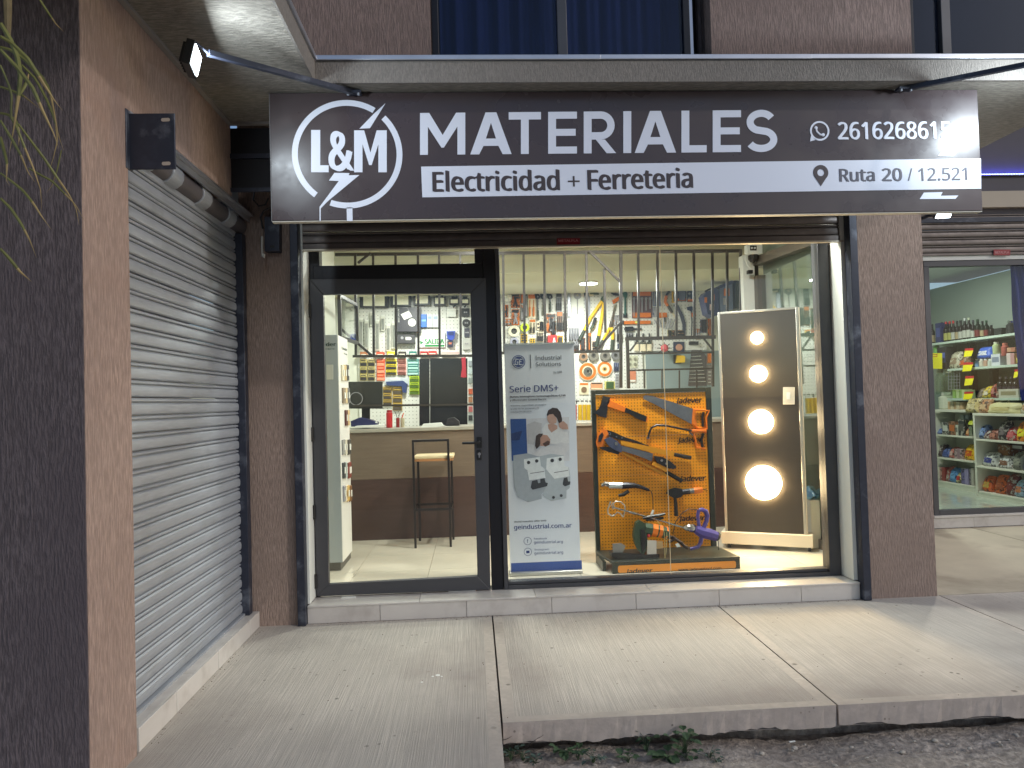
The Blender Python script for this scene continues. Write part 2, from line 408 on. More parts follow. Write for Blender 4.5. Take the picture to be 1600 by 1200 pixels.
conc_smooth = mat('smooth_porch_concrete', S(186, 176, 156), .7, var=.12, vs=1.4, bump=.12, bs=12, dirt=(S(140, 128, 112), 1.3, .52, .75))
mb = MB(); mb.box(3.325, 5.3, 5.06, 7.44, -.1, 0); mb.build('porch_slab', conc_smooth, pav)
mb = MB(); mb.box(5.31, 9.2, 5.06, 7.44, -.1, 0); mb.build('porch_slab', conc_smooth, pav)

crk = mat('crack_dark', S(58, 52, 50), .95)
def crack(pl, pts, w):
    a = [pl.at(*p, .0006) for p in pts]
    mb = MB(); mb.tube(a, [w*(1-.75*k/(len(a)-1)) for k in range(len(a))], 4); mb.build('crack', crk, pav)
Pk = PLY(3.3685); Zk = Zm(780, 1120, 3.8095)
crack(Pk, Zk.L([(160, 182), (180, 165), (196, 150), (210, 142), (228, 128), (246, 120), (264, 106)]), .0022)
crack(Pk, Zk.L([(18, 138), (40, 134), (58, 126), (76, 114)]), .0018)
Pg = PLZ(0)
gr_ = MB(); rg = random.Random(5)
for k in range(420):
    if k % 3: x, y = rg.uniform(-1.2, 2.8), 5.036-abs(rg.gauss(0, .018))
    elif k % 2: x, y = -1.507+abs(rg.gauss(0, .02)), rg.uniform(3.3, 5.03)
    else: x, y = rg.uniform(-1.4, 3.2), rg.uniform(3.4, 5.0)
    r = rg.uniform(.001, .003); gr_.ball((x, y, r*.4), r, 5, (rg.uniform(.8, 1.5), rg.uniform(.8, 1.4), .6))
o = gr_.build('grit', mat('grit', S(112, 100, 88), .95, var=.3, vs=30)); o['kind'] = 'stuff'

# ================================================================== left building
lb = thing('left_building', 'tan and plum stucco corner building with rolling shutter on the left', 'building', (-2.5, 3.2, -.2))
mb = MB(); mb.box(-4.2, XW, 2.862, 3.24, -.2, 3.32); mb.mi = 0; mb.build('corner_pillar', stucco_side, lb)
mb = MB(); mb.box(-4.2, XW-.001, 2.855, 2.862, -.2, 3.32); mb.build('dark_front_face', stucco_dark, lb)['label'] = 'dark plum stucco front of the corner pillar'
mb = MB(); mb.box(-4.2, XW, 3.24, 4.62, 2.85, 3.32); mb.box(-4.2, -1.95, 4.62, 5.04, 0, 4.4); mb.box(-4.2, -1.95, 3.24, 4.62, -.1, 2.85); mb.build('wall', stucco_side, lb)
# sill of the left shutter, tiled
mb = MB(); mb.box(-1.95, XW-.012, 3.26, 5.035, -.05, .10); mb.build('sill', grout, lb)
for y0, y1 in ((3.262, 3.66), (3.664, 4.24), (4.244, 4.82), (4.824, 5.03)):
    mb = MB(); mb.box(XW-.012, XW, y0, y1, .002, .108); mb.build('tile', tile_w, lb, bevel=.002)
for y0, y1 in ((3.262, 3.90), (3.904, 4.50), (4.504, 5.03)):
    mb = MB(); mb.box(-1.66, XW-.0125, y0, y1, .1, .108); mb.build('tile', tile_w, lb, bevel=.002)

def slat_mesh(name, a, b, m, pitch=.085):
    """one shutter slat from a to b (bottom line); bulges to the street side"""
    a = Vector(a); b = Vector(b); t = (b-a).normalized(); out = t.cross(Vector((0, 0, 1)))
    prof = [(-.006, 0), (.005, .0015), (.011, .007), (.0135, .018), (.0135, .036), (.011, .050), (.004, .0575), (-.006, .059), (-.006, .0625), (.005, .064), (.009, .068), (.009, .074), (.004, .0785), (-.006, .080), (-.006, .083), (-.012, .083), (-.012, 0)]
    f = lambda p: [p + out*q[0] + Vector((0, 0, q[1])) for q in prof]
    mb = MB(); mb.prism(f(a), f(b)); return mb
rs = thing('rolling_shutter', 'closed galvanised rolling shutter in the left side wall', 'shutter', (-1.60, 4.1, .1))
p0 = Vector((-1.605, 3.245, .125)); base = slat_mesh('slat', (-1.605, 3.245, .125), (-1.605, 4.945, .125), galv).build('slat', galv, rs, smooth=25)
for k in range(1, 31):
    c = base.copy(); COL.objects.link(c); c.location.z = base.location.z + .085*k + random.uniform(-.0012, .0012); c.location.x += random.uniform(-.0022, .0022); c.parent = rs
mb = MB(); mb.box(-1.615, -1.575, 3.245, 4.945, .108, .124); mb.build('bottom_bar', galv, rs)
mb = MB(); mb.box(-1.63, -1.545, 4.93, 5.0, .108, 2.7); mb.build('guide_rail', steel_blk, rs, bevel=.004)
mb = MB(); mb.box(-1.63, -1.56, 3.241, 3.262, .0, 2.9); mb.build('guide_rail', steel_blk, rs)
mb = MB(); mb.tube([(-1.60, 3.25, 2.765), (-1.60, 5.02, 2.765)], .058, 16); mb.build('drum', mat('drum_paint', S(96, 92, 96), .5, .3, var=.1), rs)
for y in (3.50, 3.80, 4.22, 4.66):
    mb = MB(); mb.tube([(-1.60, y, 2.765), (-1.60, y+.13, 2.765)], .068, 14); mb.box(-1.612, -1.588, y+.01, y+.12, 2.825, 2.842); mb.build('drum_clamp', galv, rs, bevel=.003)
mb = MB(); mb.box(-1.535, XW+.012, 3.245, 5.03, 2.836, 2.848); mb.box(-1.535, -1.523, 3.245, 5.03, 2.80, 2.836); mb.build('angle_rail', flash_m, rs)
# steel plate bracket standing out from the wall
br = thing('steel_bracket', 'dark square steel plate with two slots sticking out above the left shutter', 'bracket', (-1.42, 3.25, 2.58))
mb = MB(); P = PLY(3.25); mb.box(-1.512, -1.305, 3.246, 3.256, 2.583, 2.836); mb.build('plate', steel_blk, br, bevel=.003)
mb = MB(); mb.box(-1.516, -1.504, 3.22, 3.28, 2.583, 2.85); mb.build('wall_flange', steel_blk, br, bevel=.003)
for zz in (2.608, 2.806):
    mb = MB(); x = -1.345; pts = []
    for k in range(12):
        th = 2*math.pi*k/12; pts.append((x + (.011 if math.cos(th) > 0 else -.011) + .0085*math.cos(th), 3.2455, zz+.0085*math.sin(th)))
    mb.prism(pts, [(q[0], 3.2485, q[2]) for q in pts]); mb.build('slot', mat('bare_slot', S(170, 160, 150), .6), br)

# ================================================================== main shopfront building
mbld = thing('shop_building', 'brown stucco shop building with wide glazed opening and grey canopy', 'building', (.8, 5.2, 0))
mb = MB(); mb.box(-1.602, -1.245, YF, 5.5, 0, 3.9); mb.build('left_pier', stucco, mbld)
mb = MB(); mb.box(2.806, 3.318, YF, 5.362, 0, 3.9); mb.box(3.26, 3.318, 5.362, 7.44, 0, 3.9); mb.build('right_pillar', stucco, mbld)
mb = MB(); mb.box(-4.2, -1.51, 4.588, 4.619, 3.322, 3.62); mb.box(-1.505, -.86, 4.588, YF, 3.55, 3.62); mb.box(-1.96, -1.51, 4.622, YF, 3.55, 3.62); mb.build('recess_cover', stucco, mbld)
mb = MB(); mb.box(-1.245, 2.806, YF+.02, 5.3, 2.93, 3.9); mb.build('lintel', stucco, mbld)
mb = MB(); mb.box(-1.245, -1.19, 4.995, 5.075, 0, 2.95); mb.build('left_guide_channel', steel_blk, mbld, bevel=.004)
mb = MB(); mb.box(2.748, 2.806, 4.995, 5.075, .002, 2.95); mb.build('right_guide_channel', steel_blk, mbld, bevel=.004)
mb = MB(); mb.box(-1.245, -1.176, 5.077, 5.36, .13, 2.93); mb.build('left_jamb', white_paint, mbld)
mb = MB(); mb.box(2.722, 2.806, 5.077, 5.36, .13, 2.93); mb.build('right_jamb', white_paint, mbld)
mb = MB(); mb.box(-1.19, 2.748, YF+.012, 5.55, -.05, .112); mb.build('sill', grout, mbld)
xs = [-1.188, -.69, -.09, .51, 1.11, 1.71, 2.31, 2.746]
for a, b in zip(xs, xs[1:]):
    mb = MB(); mb.box(a+.0015, b-.0015, YF, YF+.012, .002, .112); mb.build('tile', tile_w, mbld, bevel=.0015)
xs = [-1.188, -.42, .40, 1.22, 2.04, 2.746]
for a, b in zip(xs, xs[1:]):
    mb = MB(); mb.box(a+.0012, b-.0012, YF-.006, 5.28, .112, .124); mb.build('tile', tile_w, mbld, bevel=.002)
# canopy with grey stucco soffit and zinc flashing
cn = thing('concrete_canopy', 'grey stucco canopy slab with zinc edge above the sign', 'canopy', (.8, 4.5, 3.32))
zs = 3.318
mb = MB(); mb.box(-.85, 3.9, 4.02, 7.44, zs, 3.44); mb.build('front_slab', stucco_soffit, cn)
mb = MB(); mb.box(-.84, 3.9, 4.008, 4.02, zs-.004, 3.437); mb.build('front_fascia', stucco_fascia, cn)
mb = MB(); mb.box(-4.2, -.85, 1.7, 4.585, zs+.002, 3.438); mb.build('side_slab', stucco_soffit, cn)
mb = MB(); mb.box(-.85, -.838, 1.7, 4.007, zs-.002, 3.437); mb.build('side_fascia', stucco_fascia, cn)
mb = MB(); mb.box(-4.2, -.84, 1.688, 1.699, zs-.002, 3.437); mb.build('end_fascia', stucco_fascia, cn)
x = -.835
for k, (a, b) in enumerate(((-.835, .78), (.778, 2.02), (2.017, 3.9))):
    mb = MB(); mb.box(a, b, 3.995+.002*k, 4.3, 3.440+.0012*k, 3.468+.0012*k); mb.build('flashing', flash_m, cn, bevel=.003)
mb = MB(); mb.box(-1.0, -.8255, 1.68, 3.994, 3.441, 3.467); mb.build('flashing', flash_m, cn, bevel=.003)
trim = mat('painted_trim', S(140, 134, 130), .6)
mb = MB(); mb.box(XW+.001, XW+.028, 2.6, 4.556, zs-.016, zs+.001); mb.box(XW+.001, -.86, 4.558, 4.586, zs-.016, zs+.001); mb.build('soffit_trim', trim, cn)
# upper storey
up = thing('upper_storey', 'brown stucco upper storey wall between two dark windows', 'building', (1, 4.6, 3.46))
YU = 4.60
stucco_up_shaded = mat('brown_stucco_upper_shaded', S(148, 128, 121), .85, var=.12, vs=1.5, dirt=(S(126, 108, 102), 1.3, .52, .72), bump=1, bs=16, st=(9, 9, 1.1), fine=.34, bd=.012)  # same brown stucco, darkened: the upper wall's shade is put into its colour
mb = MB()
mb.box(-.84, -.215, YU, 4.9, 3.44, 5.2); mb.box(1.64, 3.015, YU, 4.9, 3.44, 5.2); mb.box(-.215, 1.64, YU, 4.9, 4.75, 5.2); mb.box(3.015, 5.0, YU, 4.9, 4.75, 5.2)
mb.build('wall', stucco_up_shaded, up)
mb = MB(); mb.box(-4.2, -.84, 4.6, 4.9, 3.44, 5.2); mb.build('side_wall', stucco_up_shaded, up)
cur_m = mat('navy_curtain', S(33, 44, 84), .85, var=.12, vs=5)
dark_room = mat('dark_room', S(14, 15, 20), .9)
def upper_window(x0, x1, xm, label, glassy, cur):
    w = thing('upper_window', label, 'window', ((x0+x1)/2, 4.72, 3.45))
    y0, y1 = 4.66, 4.715; z0, z1 = 3.445, 4.75; fw = .045
    mb = MB(); mb.box(x0, x0+fw, y0, y1, z0, z1); mb.box(x1-fw, x1, y0, y1, z0, z1); mb.box(x0+fw, x1-fw, y0, y1, z1-fw, z1); mb.box(x0+fw, x1-fw, y0, y1, z0, z0+.02)
    mb.build('frame', alu_blk, w, bevel=.003)
    mb = MB(); mb.box(xm-.032, xm+.032, y0-.006, y1-.01, z0+.021, z1-fw-.001); mb.build('mullion', alu_dk, w, bevel=.003)
    for a, b, yy in ((x0+fw+.001, xm-.033, 4.69), (xm+.033, x1-fw-.001, 4.682)):
        mb = MB(); mb.box(a, b, yy, yy+.005, z0+.021, z1-fw-.001); mb.build('pane', glass_up, w, smooth=0)
    return w
upper_window(-.21, 1.52, .655, 'upper window with blue curtains behind its two panes', True, True)
upper_window(3.03, 4.75, 3.30, 'upper right window with empty dark panes above the canopy', True, False)
mb = MB(); mb.box(1.521, 1.552, 4.70, 4.72, 3.47, 4.75); mb.build('side_strip', flash_m, up)
for n, (a, b, lab) in enumerate(((-.16, .64, 'navy blue curtain behind the left pane of the upper window'), (.66, 1.48, 'navy blue curtain behind the right pane of the upper window'))):
    mb = MB()
    mb.grid(lambda u, v: Vector((a+(b-a)*u, 4.80+.022*math.sin(u*34+n*2)+.012*math.sin(u*71+1+n), 3.45+1.3*v)), 90, 2)
    mb.solo('curtain', cur_m, lab, 'curtain', smooth=80)
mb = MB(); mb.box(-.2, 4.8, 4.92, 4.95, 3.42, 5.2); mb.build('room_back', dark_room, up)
# shutter drum behind the sign
drum = thing('shutter_housing', 'dark rolled shutter housing in the recess behind the sign', 'shutter housing', (.8, 4.75, 2.9))
mb = MB(); mb.box(-1.9, 2.75, 4.62, 4.63, 2.90, 3.30); mb.build('cover_sheet', mat('near_black_steel', S(30, 30, 36), .6, .3), drum)  # evenly near-black sheet across the recess
mb = MB(); mb.box(-1.9, 2.75, 4.60, 4.618, 3.10, 3.13); mb.build('rail', steel_blk, drum)
mb = MB(); mb.box(-1.9, 2.75, 4.60, 4.618, 2.885, 2.91); mb.build('rail', steel_blk, drum)
ms = thing('rolling_shutter', 'half hidden brown rolling shutter raised above the shop glass', 'shutter', (.8, 5.1, 2.6))
base = slat_mesh('slat', (-1.188, 5.10, 2.655), (2.747, 5.10, 2.655), galv_dark).build('slat', galv_dark, ms, smooth=25)
for k in (1, 2, 3):
    c = base.copy(); COL.objects.link(c); c.location.z += .085*k; c.parent = ms
mb = MB(); mb.box(-1.188, 2.747, 5.083, 5.107, 2.615, 2.653); mb.build('bottom_bar', galv_dark, ms, bevel=.003)
mb = MB(); mb.box(-1.188, 2.747, 5.076, 5.115, 2.602, 2.614); mb.build('bottom_lip', mat('pale_lip', S(196, 186, 168), .4, .3), ms)
P = PLY(5.0828)
lab = MB().rect(P, 870, 372.5, 906, 384, 0, .0015).build('maker_plate', mat('maker_red', S(150, 34, 44), .5), ms)
text('METALPLA', 'lettering', mat('maker_text', S(214, 150, 150), .5), ms, P, (872.5, 378), (903.5, 377.6), 3.6, .0016, .0006, .02)

# ================================================================== door and window frames
door = thing('glass_door', 'dark framed glass door with black lever handle, hinged on its left', 'door', (-.53, 5.29, ZF))
YD = 5.29; PD = PLY(YD)
def frame_rect(pl, out, inn, m, name, parent, d=0, t=.05):
    """four mitred rails between an outer and an inner photo quadrilateral (tl, tr, br, bl)"""
    for k in range(4):
        j = (k+1) % 4
        MB().poly(pl, [out[k], out[j], inn[j], inn[k]], d, t).build(name, m, parent, bevel=.003)
frame_rect(PD, [(486, 438), (759, 436), (766, 918.5), (497, 929)], [(507, 461.5), (735, 459.5), (746, 898), (516, 910.5)], alu_dk, 'frame', door, 0, .05)
q = [PD.at(506, 461), PD.at(736, 459), PD.at(747, 899), PD.at(515, 911)]
n = Vector((0, 1, 0)); MB().prism([p+n*.018-n*.036 for p in q], [p-n*.012 for p in q]).build('pane', glass_m, door, smooth=0)
mb = MB(); mb.rect(PD, 745, 682, 753, 699, .05, .008); mb.build('handle_plate', ink, door, bevel=.002)
a = PD.at(749, 690.5); h = MB(); h.tube([a+Vector((0, -.055, 0)), a+Vector((0, -.10, 0))], .010, 10); h.tube([a+Vector((0, -.10, 0)), a+Vector((-.01, -.105, .0)), a+Vector((-.125, -.105, 0))], .010, 10); h.build('handle', ink, door)
mb = MB(); mb.rect(PD, 745, 702, 752.5, 718, .05, .008); mb.build('lock_plate', ink, door, bevel=.004)
mb = MB(); mb.disc(PD, 748.8, 708.5, 2.5, .058, .005, 12); mb.rect(PD, 747.8, 709, 749.8, 714, .058, .004); mb.build('lock', chrome, door)
for y in (487, 678, 798, 905):
    b = PD.at(488+(y-438)*.0224, y); mb = MB(); mb.cyl(b+Vector((-.012, -.062, -.05)), b+Vector((-.012, -.062, .05)), .012, n=10); mb.build('hinge', ink, door)
mb = MB(); b = PLZ(ZF).at(722, 921.5); mb.box(b.x-.10, b.x+.10, b.y-.035, b.y-.005, .1245, .132); mb.build('floor_spring', alu_lt, door, bevel=.002)
mb = MB(); b = PLZ(ZF).at(546, 931); mb.box(b.x-.05, b.x+.05, b.y-.04, b.y-.004, .1245, .129); mb.build('floor_pad', white_paint, door)

sf = thing('shopfront_frame', 'dark metal frame of the shop window with transom over the door', 'window frame', (.8, 5.3, ZF))
PF = PLY(5.335)
x0, x1 = -1.174, 2.72; zt = 2.75
mb = MB(); mb.box(x0, -1.148, 5.265, 5.36, .125, zt); mb.build('left_post', alu_blk, sf)
xa, xb = PLY(5.27).at(761, 650).x, PLY(5.27).at(786, 650).x
mb = MB(); mb.box(xa, xb-.03, 5.255, 5.36, .125, zt); mb.build('middle_post', alu_blk, sf, bevel=.003)
mb = MB(); mb.box(xb-.028, xb+.004, 5.245, 5.35, .125, zt); mb.build('window_post', alu_dk, sf, bevel=.003)
zd0 = PLY(5.27).at(620, 437).z; zd1 = PLY(5.27).at(620, 413.5).z
mb = MB(); mb.box(-1.147, xa-.001, 5.262, 5.36, zd0, zd1); mb.build('transom_bar', alu_blk, sf, bevel=.003)
mb = MB(); mb.box(-1.147, -1.10, 5.262, 5.36, zd1+.001, zt); mb.build('transom_side', alu_blk, sf); mb = MB(); mb.box(xa-.06, xa-.001, 5.262, 5.36, zd1+.001, zt); mb.build('transom_side', alu_blk, sf)
mb = MB(); mb.box(-1.099, xa-.061, 5.305, 5.312, zd1+.001, zt); mb.build('transom_pane', glass_m, sf, smooth=0)
xr0, xr1 = PLY(5.25).at(1283, 400).x, PLY(5.25).at(1299, 400).x
xr0 = 2.60; xr1 = 2.70
mb = MB(); mb.box(xr0+.03, xr1+.019, 5.245, 5.35, .125, zt); mb.build('right_post', alu_dk, sf, bevel=.003)
zb = .125
mb = MB(); mb.box(xb+.005, xr0+.029, 5.245, 5.30, zb, zb+.028); mb.build('bottom_track', alu_dk, sf, bevel=.002)
mb = MB(); mb.box(xb+.005, xr0+.029, 5.265, 5.35, zb+.0285, zb+.05); mb.build('bottom_rail', alu_dk, sf, bevel=.003)
xm = PLY(5.29).at(1040, 650).x
for a, b in ((xb+.005, xm-.0015), (xm+.0015, xr0+.029)):
    mb = MB(); mb.box(a, b, 5.29, 5.298, zb+.051, zt); mb.build('pane', glass_m, sf, smooth=0)
mb = MB(); mb.box(xm-.0014, xm+.0014, 5.287, 5.299, zb+.051, zt); mb.build('glass_joint', mat('silicone_joint', S(225, 205, 170), .4), sf)

# ================================================================== floodlights on arms, cables
lamp_glass = mat('lit_lamp_face', (1, 1, 1), .3, emit=(.80, .92, 1.0), es=14)
def floodlight(pos, nrm, label, armpts, energy, aim_col=(.80, .92, 1.0), w=.13, h=.10, group=None):
    nrm = Vector(nrm).normalized(); pos = Vector(pos); side = nrm.cross(Vector((0, 0, 1))).normalized(); upv = side.cross(nrm)
    t = thing('floodlight', label, 'floodlight', pos, group)
    mb = MB(); mb.obox(pos-nrm*.022, side*w/2, upv*h/2, nrm*.018); 
    for k in range(5): mb.obox(pos-nrm*.048+side*(w*(k-2)/6), side*.004, upv*h*.42, nrm*.010)
    mb.build('housing', ink, t, bevel=.003)
    mb = MB(); mb.obox(pos-nrm*.001, side*w*.42, upv*h*.40, nrm*.002); mb.build('lamp_face', lamp_glass, t)
    if armpts:
        mb = MB(); pts = [Vector(p) for p in armpts]
        for a, b in zip(pts, pts[1:]):
            d = (b-a); L = d.length; d.normalize(); s2 = d.cross(Vector((0, 0, 1))).normalized(); u2 = s2.cross(d)
            mb.obox((a+b)/2, d*L/2, s2*.013, u2*.013)
        mb.build('arm', steel_blk, t)
        e = Vector(armpts[-1]); mb = MB(); mb.box(e.x-.045, e.x+.045, e.y-.03, e.y+.02, e.z-.012, e.z+.004); mb.build('base_plate', steel_blk, t, bevel=.002)
        for dx in (-.03, .03):
            mb = MB(); mb.cyl((e.x+dx, e.y-.02, e.z-.024), (e.x+dx, e.y-.02, e.z-.010), .007, n=8); mb.build('bolt', galv, t)
        mb = MB(); mb.tube([pos-nrm*.03+upv*h*.5, pos-nrm*.03+upv*h*.75, pts[0]], .006, 6); mb.build('yoke', steel_blk, t)
    light('floodlight_lamp', 'AREA', pos+nrm*.006, energy, aim_col, w*.85, nrm, 'RECTANGLE', h*.8)
    return t
floodlight((-1.235, 3.33, 3.115), (.95, .18, -.22), 'white floodlight on a black arm by the left soffit', [(-1.20, 3.38, 3.175), (-.64, 4.10, 3.300)], 7.5, w=.16, h=.115)
floodlight((3.36, 3.62, 3.215), (-.62, .78, -.20), 'white floodlight on the arm right of the sign', [(3.32, 3.56, 3.262), (2.62, 4.09, 3.302)], 10)
_p = PLY(6.9).at(1475, 335)
floodlight(_p, (-.15, -.62, -.77), 'small bright floodlight below the right end of the sign', [_p+Vector((0, .06, .05)), (_p.x, 7.42, _p.z+.05)], 30, aim_col=(1, .95, .84), w=.16, h=.11)
# wiring in the dark corner
mb = MB(); P = PLY(5.03)
gb = tool('control_box', 'dark grey metal control box on the pier left of the sign', 'control box', PLY(5.035), Zm(340, 150, 4), [
    ('body', steel_blk, [('r', 312, 770, 402, 982, 0, .07)]), ('keyhole', ink, [('r', 345, 948, 372, 962, .07, .004)])])
tool('junction_box', 'small pale junction box behind the left end of the sign', 'junction box', PLY(5.035), Zm(340, 150, 4), [
    ('body', white_paint, [('r', 290, 492, 345, 580, 0, .05)]), ('cover_screw', ink, [('d', 300, 570, 4, .05, .003)])])
for pts, lab in (([(290, 520), (235, 590), (225, 650), (260, 690), (300, 680), (320, 640)], 'black cable looping out of the junction box'),
                 ([(330, 700), (290, 720), (270, 760), (285, 830)], 'black cable dropping beside the control box')):
    tool('cable', lab, 'cable', PLY(4.97), Zm(340, 150, 4), [('cable', ink, [('l', pts, .006, 0)])])
tool('hook', 'bent steel hook hanging below the left shutter drum', 'hook', PLY(4.9), Zm(340, 150, 4), [('hook', alu_lt, [('l', [(280, 880), (280, 960), (283, 1005), (290, 1012), (294, 990)], .008, 0)])])
# ================================================================== sign
sign = thing('shop_sign', 'long dark brown MATERIALES sign board hanging over the shopfront', 'sign', (1, YS, 2.57))
PS = PLY(YS)
sq = [PS.at(420.6, 144.6), PS.at(1528.7, 141.2), PS.at(1533.6, 328.5), PS.at(425.5, 345.6)]
sx0, sx1 = (sq[0].x+sq[3].x)/2, (sq[1].x+sq[2].x)/2; sz0, sz1 = (sq[2].z+sq[3].z)/2, min(3.314, (sq[0].z+sq[1].z)/2)
sign_m = mat('sign_vinyl_brown', S(70, 60, 62), .31, var=.06, vs=1.2, bump=.10, bs=2.2, bd=.006, rv=2.5)
vin = mat('sign_vinyl_white', S(222, 227, 241), .4)
mb = MB(); mb.box(sx0, sx1, YS, YS+.05, sz0, sz1); mb.build('board', sign_m, sign, bevel=.002)
edge = mat('sign_edge_grey', S(120, 118, 120), .5, .3)
mb = MB(); mb.box(sx0-.004, sx0-.0005, YS+.002, YS+.054, sz0, sz1); mb.build('edge_strip', edge, sign)
mb = MB(); mb.box(sx0, sx1, YS+.004, YS+.048, sz0-.006, sz0-.001); mb.build('edge_strip', mat('lower_edge_pale', S(200, 196, 186), .5), sign)
Z2 = Zm(400, 100, 2.6667); Z3 = Zm(1000, 0, 2.6667)
D, T = .0012, .0012
def pol(name, m, pts, z=None, d=D):
    MB().poly(PS, z.L(pts) if z else pts, d, T).build(name, m, sign)
pol('white_band', vin, [(658, 260.5), (1532.2, 247.6), (1532.8, 295), (659.9, 308.5)])
# emblem: broken ring with lightning bolt
mb = MB(); cx, cy = Z2(381, 376)
mb.ring(PS, cx, cy, 75.5, 84.5, D, T, 60, 60-2, 238-6)
mb.ring(PS, cx, cy, 75.5, 84.5, D, T, 50, 250, 360+45)
mb.build('emblem_ring', vin, sign)
pol('emblem_bolt', vin, [(540, 164), (475, 268), (431, 270), (494, 205)], Z2)
pol('emblem_bolt', vin, [(327, 454), (390, 455), (386, 464), (431, 463), (302, 570), (270, 602), (270, 655), (265, 655), (265, 596), (345, 488), (304, 486)], Z2)
pol('emblem_post', vin, [(378, 598), (402, 598), (403, 655), (379, 655)], Z2)
text('&', 'lettering', vin, sign, PS, Z2(303, 443), Z2(410, 442), 158/2.667, D, T, .03)
t_ = .188
def let_M(w, t=t_, top=.22): return [[(0, 0), (0, 1), (top, 1), (w/2, .47), (w-top, 1), (w, 1), (w, 0), (w-t, 0), (w-t, .67), (w/2+.03, .17), (w/2-.03, .17), (t, .67), (t, 0)]]
def let_A(w):
    h = w/2; half = [(0, 0), (h-.13, 1), (h, 1), (h, .75), (h-.12, .375), (h, .375), (h, .20), (h-.178, .20), (.215, 0)]
    return [half, [(w-x, y) for x, y in half]]
def strip(pts, w):
    l, r = [], []
    for i, p in enumerate(pts):
        a = pts[max(0, i-1)]; b = pts[min(len(pts)-1, i+1)]; dx, dy = b[0]-a[0], b[1]-a[1]; q = math.hypot(dx, dy)
        l.append((p[0]-dy/q*w/2, p[1]+dx/q*w/2)); r.append((p[0]+dy/q*w/2, p[1]-dx/q*w/2))
    return l+r[::-1]
def arc(cx, cy, rx, ry, a0, a1, n=14): return [(cx+rx*math.cos(rad(a0+(a1-a0)*k/n)), cy+ry*math.sin(rad(a0+(a1-a0)*k/n))) for k in range(n+1)]
def let_T(w): return [[(0, .822), (0, 1), (w, 1), (w, .822), (w/2+t_/2, .822), (w/2+t_/2, 0), (w/2-t_/2, 0), (w/2-t_/2, .822)]]
def let_E(w): return [[(0, 0), (0, 1), (w, 1), (w, .832), (t_, .832), (t_, .59), (w-.03, .59), (w-.03, .425), (t_, .425), (t_, .168), (w, .168), (w, 0)]]
def let_L(w, t=t_, f=.172): return [[(0, 0), (0, 1), (t, 1), (t, f), (w, f), (w, 0)]]
def let_I(w): return [[(0, 0), (0, 1), (w, 1), (w, 0)]]
def let_R(w):
    r = .245; c = w-.035-r-t_*.47
    return [[(0, 0), (0, 1), (t_, 1), (t_, 0)], strip([(t_+.001, .912)]+[(x, y) for x, y in arc(c, .664, r, .248, 90, -90)]+[(t_+.001, .416)], .176), [(t_+.10, .327), (c+.10, .327), (w, 0), (w-.225, 0)]]
def let_S(w):
    k = w/.77
    up = arc(.385*k, .712, .262*k, .208, 28, 180, 14) + arc(.385*k, .712, .262*k, .208, 190, 245, 5)
    lo = arc(.385*k, .292, .292*k, .212, 65, 0, 6) + arc(.385*k, .292, .292*k, .212, -10, -152, 14)
    return [strip(up+lo, .170)]
def letter(polys, x0, x1, w, base, cap):
    mb = MB()
    for n, poly in enumerate(polys):
        f = lambda p: (x0+(x1-x0)*p[0]/w, base(x0+(x1-x0)*p[0]/w)-cap*p[1])
        mb.poly(PS, [f(p) for p in poly], D+.00015*n, T)
    mb.build('lettering', vin, sign, smooth=0)
bl_ = lambda x: 242.2-(x-657)*(5.0/557)
for ch, x0, x1 in (('M', 656.3, 727), ('A', 734.8, 799.4), ('T', 794.8, 845.2), ('E', 856.4, 901.4), ('R', 912, 962.6), ('I', 973.8, 986.2), ('A', 991.6, 1056.2), ('L', 1064.6, 1104), ('E', 1113.4, 1157.6), ('S', 1163.6, 1215)):
    w = (x1-x0)/65.4
    letter({'M': let_M, 'A': let_A, 'T': let_T, 'E': let_E, 'R': let_R, 'I': let_I, 'L': let_L, 'S': let_S}[ch](w), x0, x1, w, bl_, 65.4)
b0_ = Z2(230, 451.5)
lw_ = (303-230)/2.667/66; letter(let_L(lw_, .215, .165), b0_[0], b0_[0]+lw_*66, lw_, lambda x: b0_[1], 66)
m0_ = Z2(409, 451.5); mw_ = 136/2.667/65.5; letter(let_M(mw_, .20, .24), m0_[0], m0_[0]+mw_*65.5, mw_, lambda x: m0_[1], 65.5)
text('Electricidad', 'lettering', sign_m, sign, PS, (676, 299.6), (875, 297), 30, D+T+.0004, T, .026)
text('+', 'lettering', sign_m, sign, PS, (887.5, 295.5), (906, 295.3), 24, D+T+.0004, T, .0)
text('Ferreteria', 'lettering', sign_m, sign, PS, (918, 296.6), (1083, 293), 30, D+T+.0004, T, .026)
greyv = mat('sign_vinyl_grey', S(92, 92, 104), .36)
text('Ruta', 'lettering', greyv, sign, PS, Z3(830, 757), Z3(978, 754.5), 52/2.667, D+T+.0004, T, .02)
text('20', 'lettering', greyv, sign, PS, Z3(1008, 755), Z3(1092, 754), 52/2.667, D+T+.0004, T, .02)
text('/', 'lettering', greyv, sign, PS, Z3(1115, 754), Z3(1135, 754), 52/2.667, D+T+.0004, T, 0)
text('12.521', 'lettering', greyv, sign, PS, Z3(1160, 754), Z3(1362, 750), 52/2.667, D+T+.0004, T, .006)
text('2616268615', 'lettering', vin, sign, PS, Z3(824, 581), Z3(1295, 577), 70/2.667, D, T, .02)
mb = MB(); c = Z3(748, 546); mb.ring(PS, c[0], c[1], 12.6, 15.4, D, T, 32); mb.poly(PS, Z3.L([(712, 565), (708, 590), (736, 582), (720, 575)]), D, T)
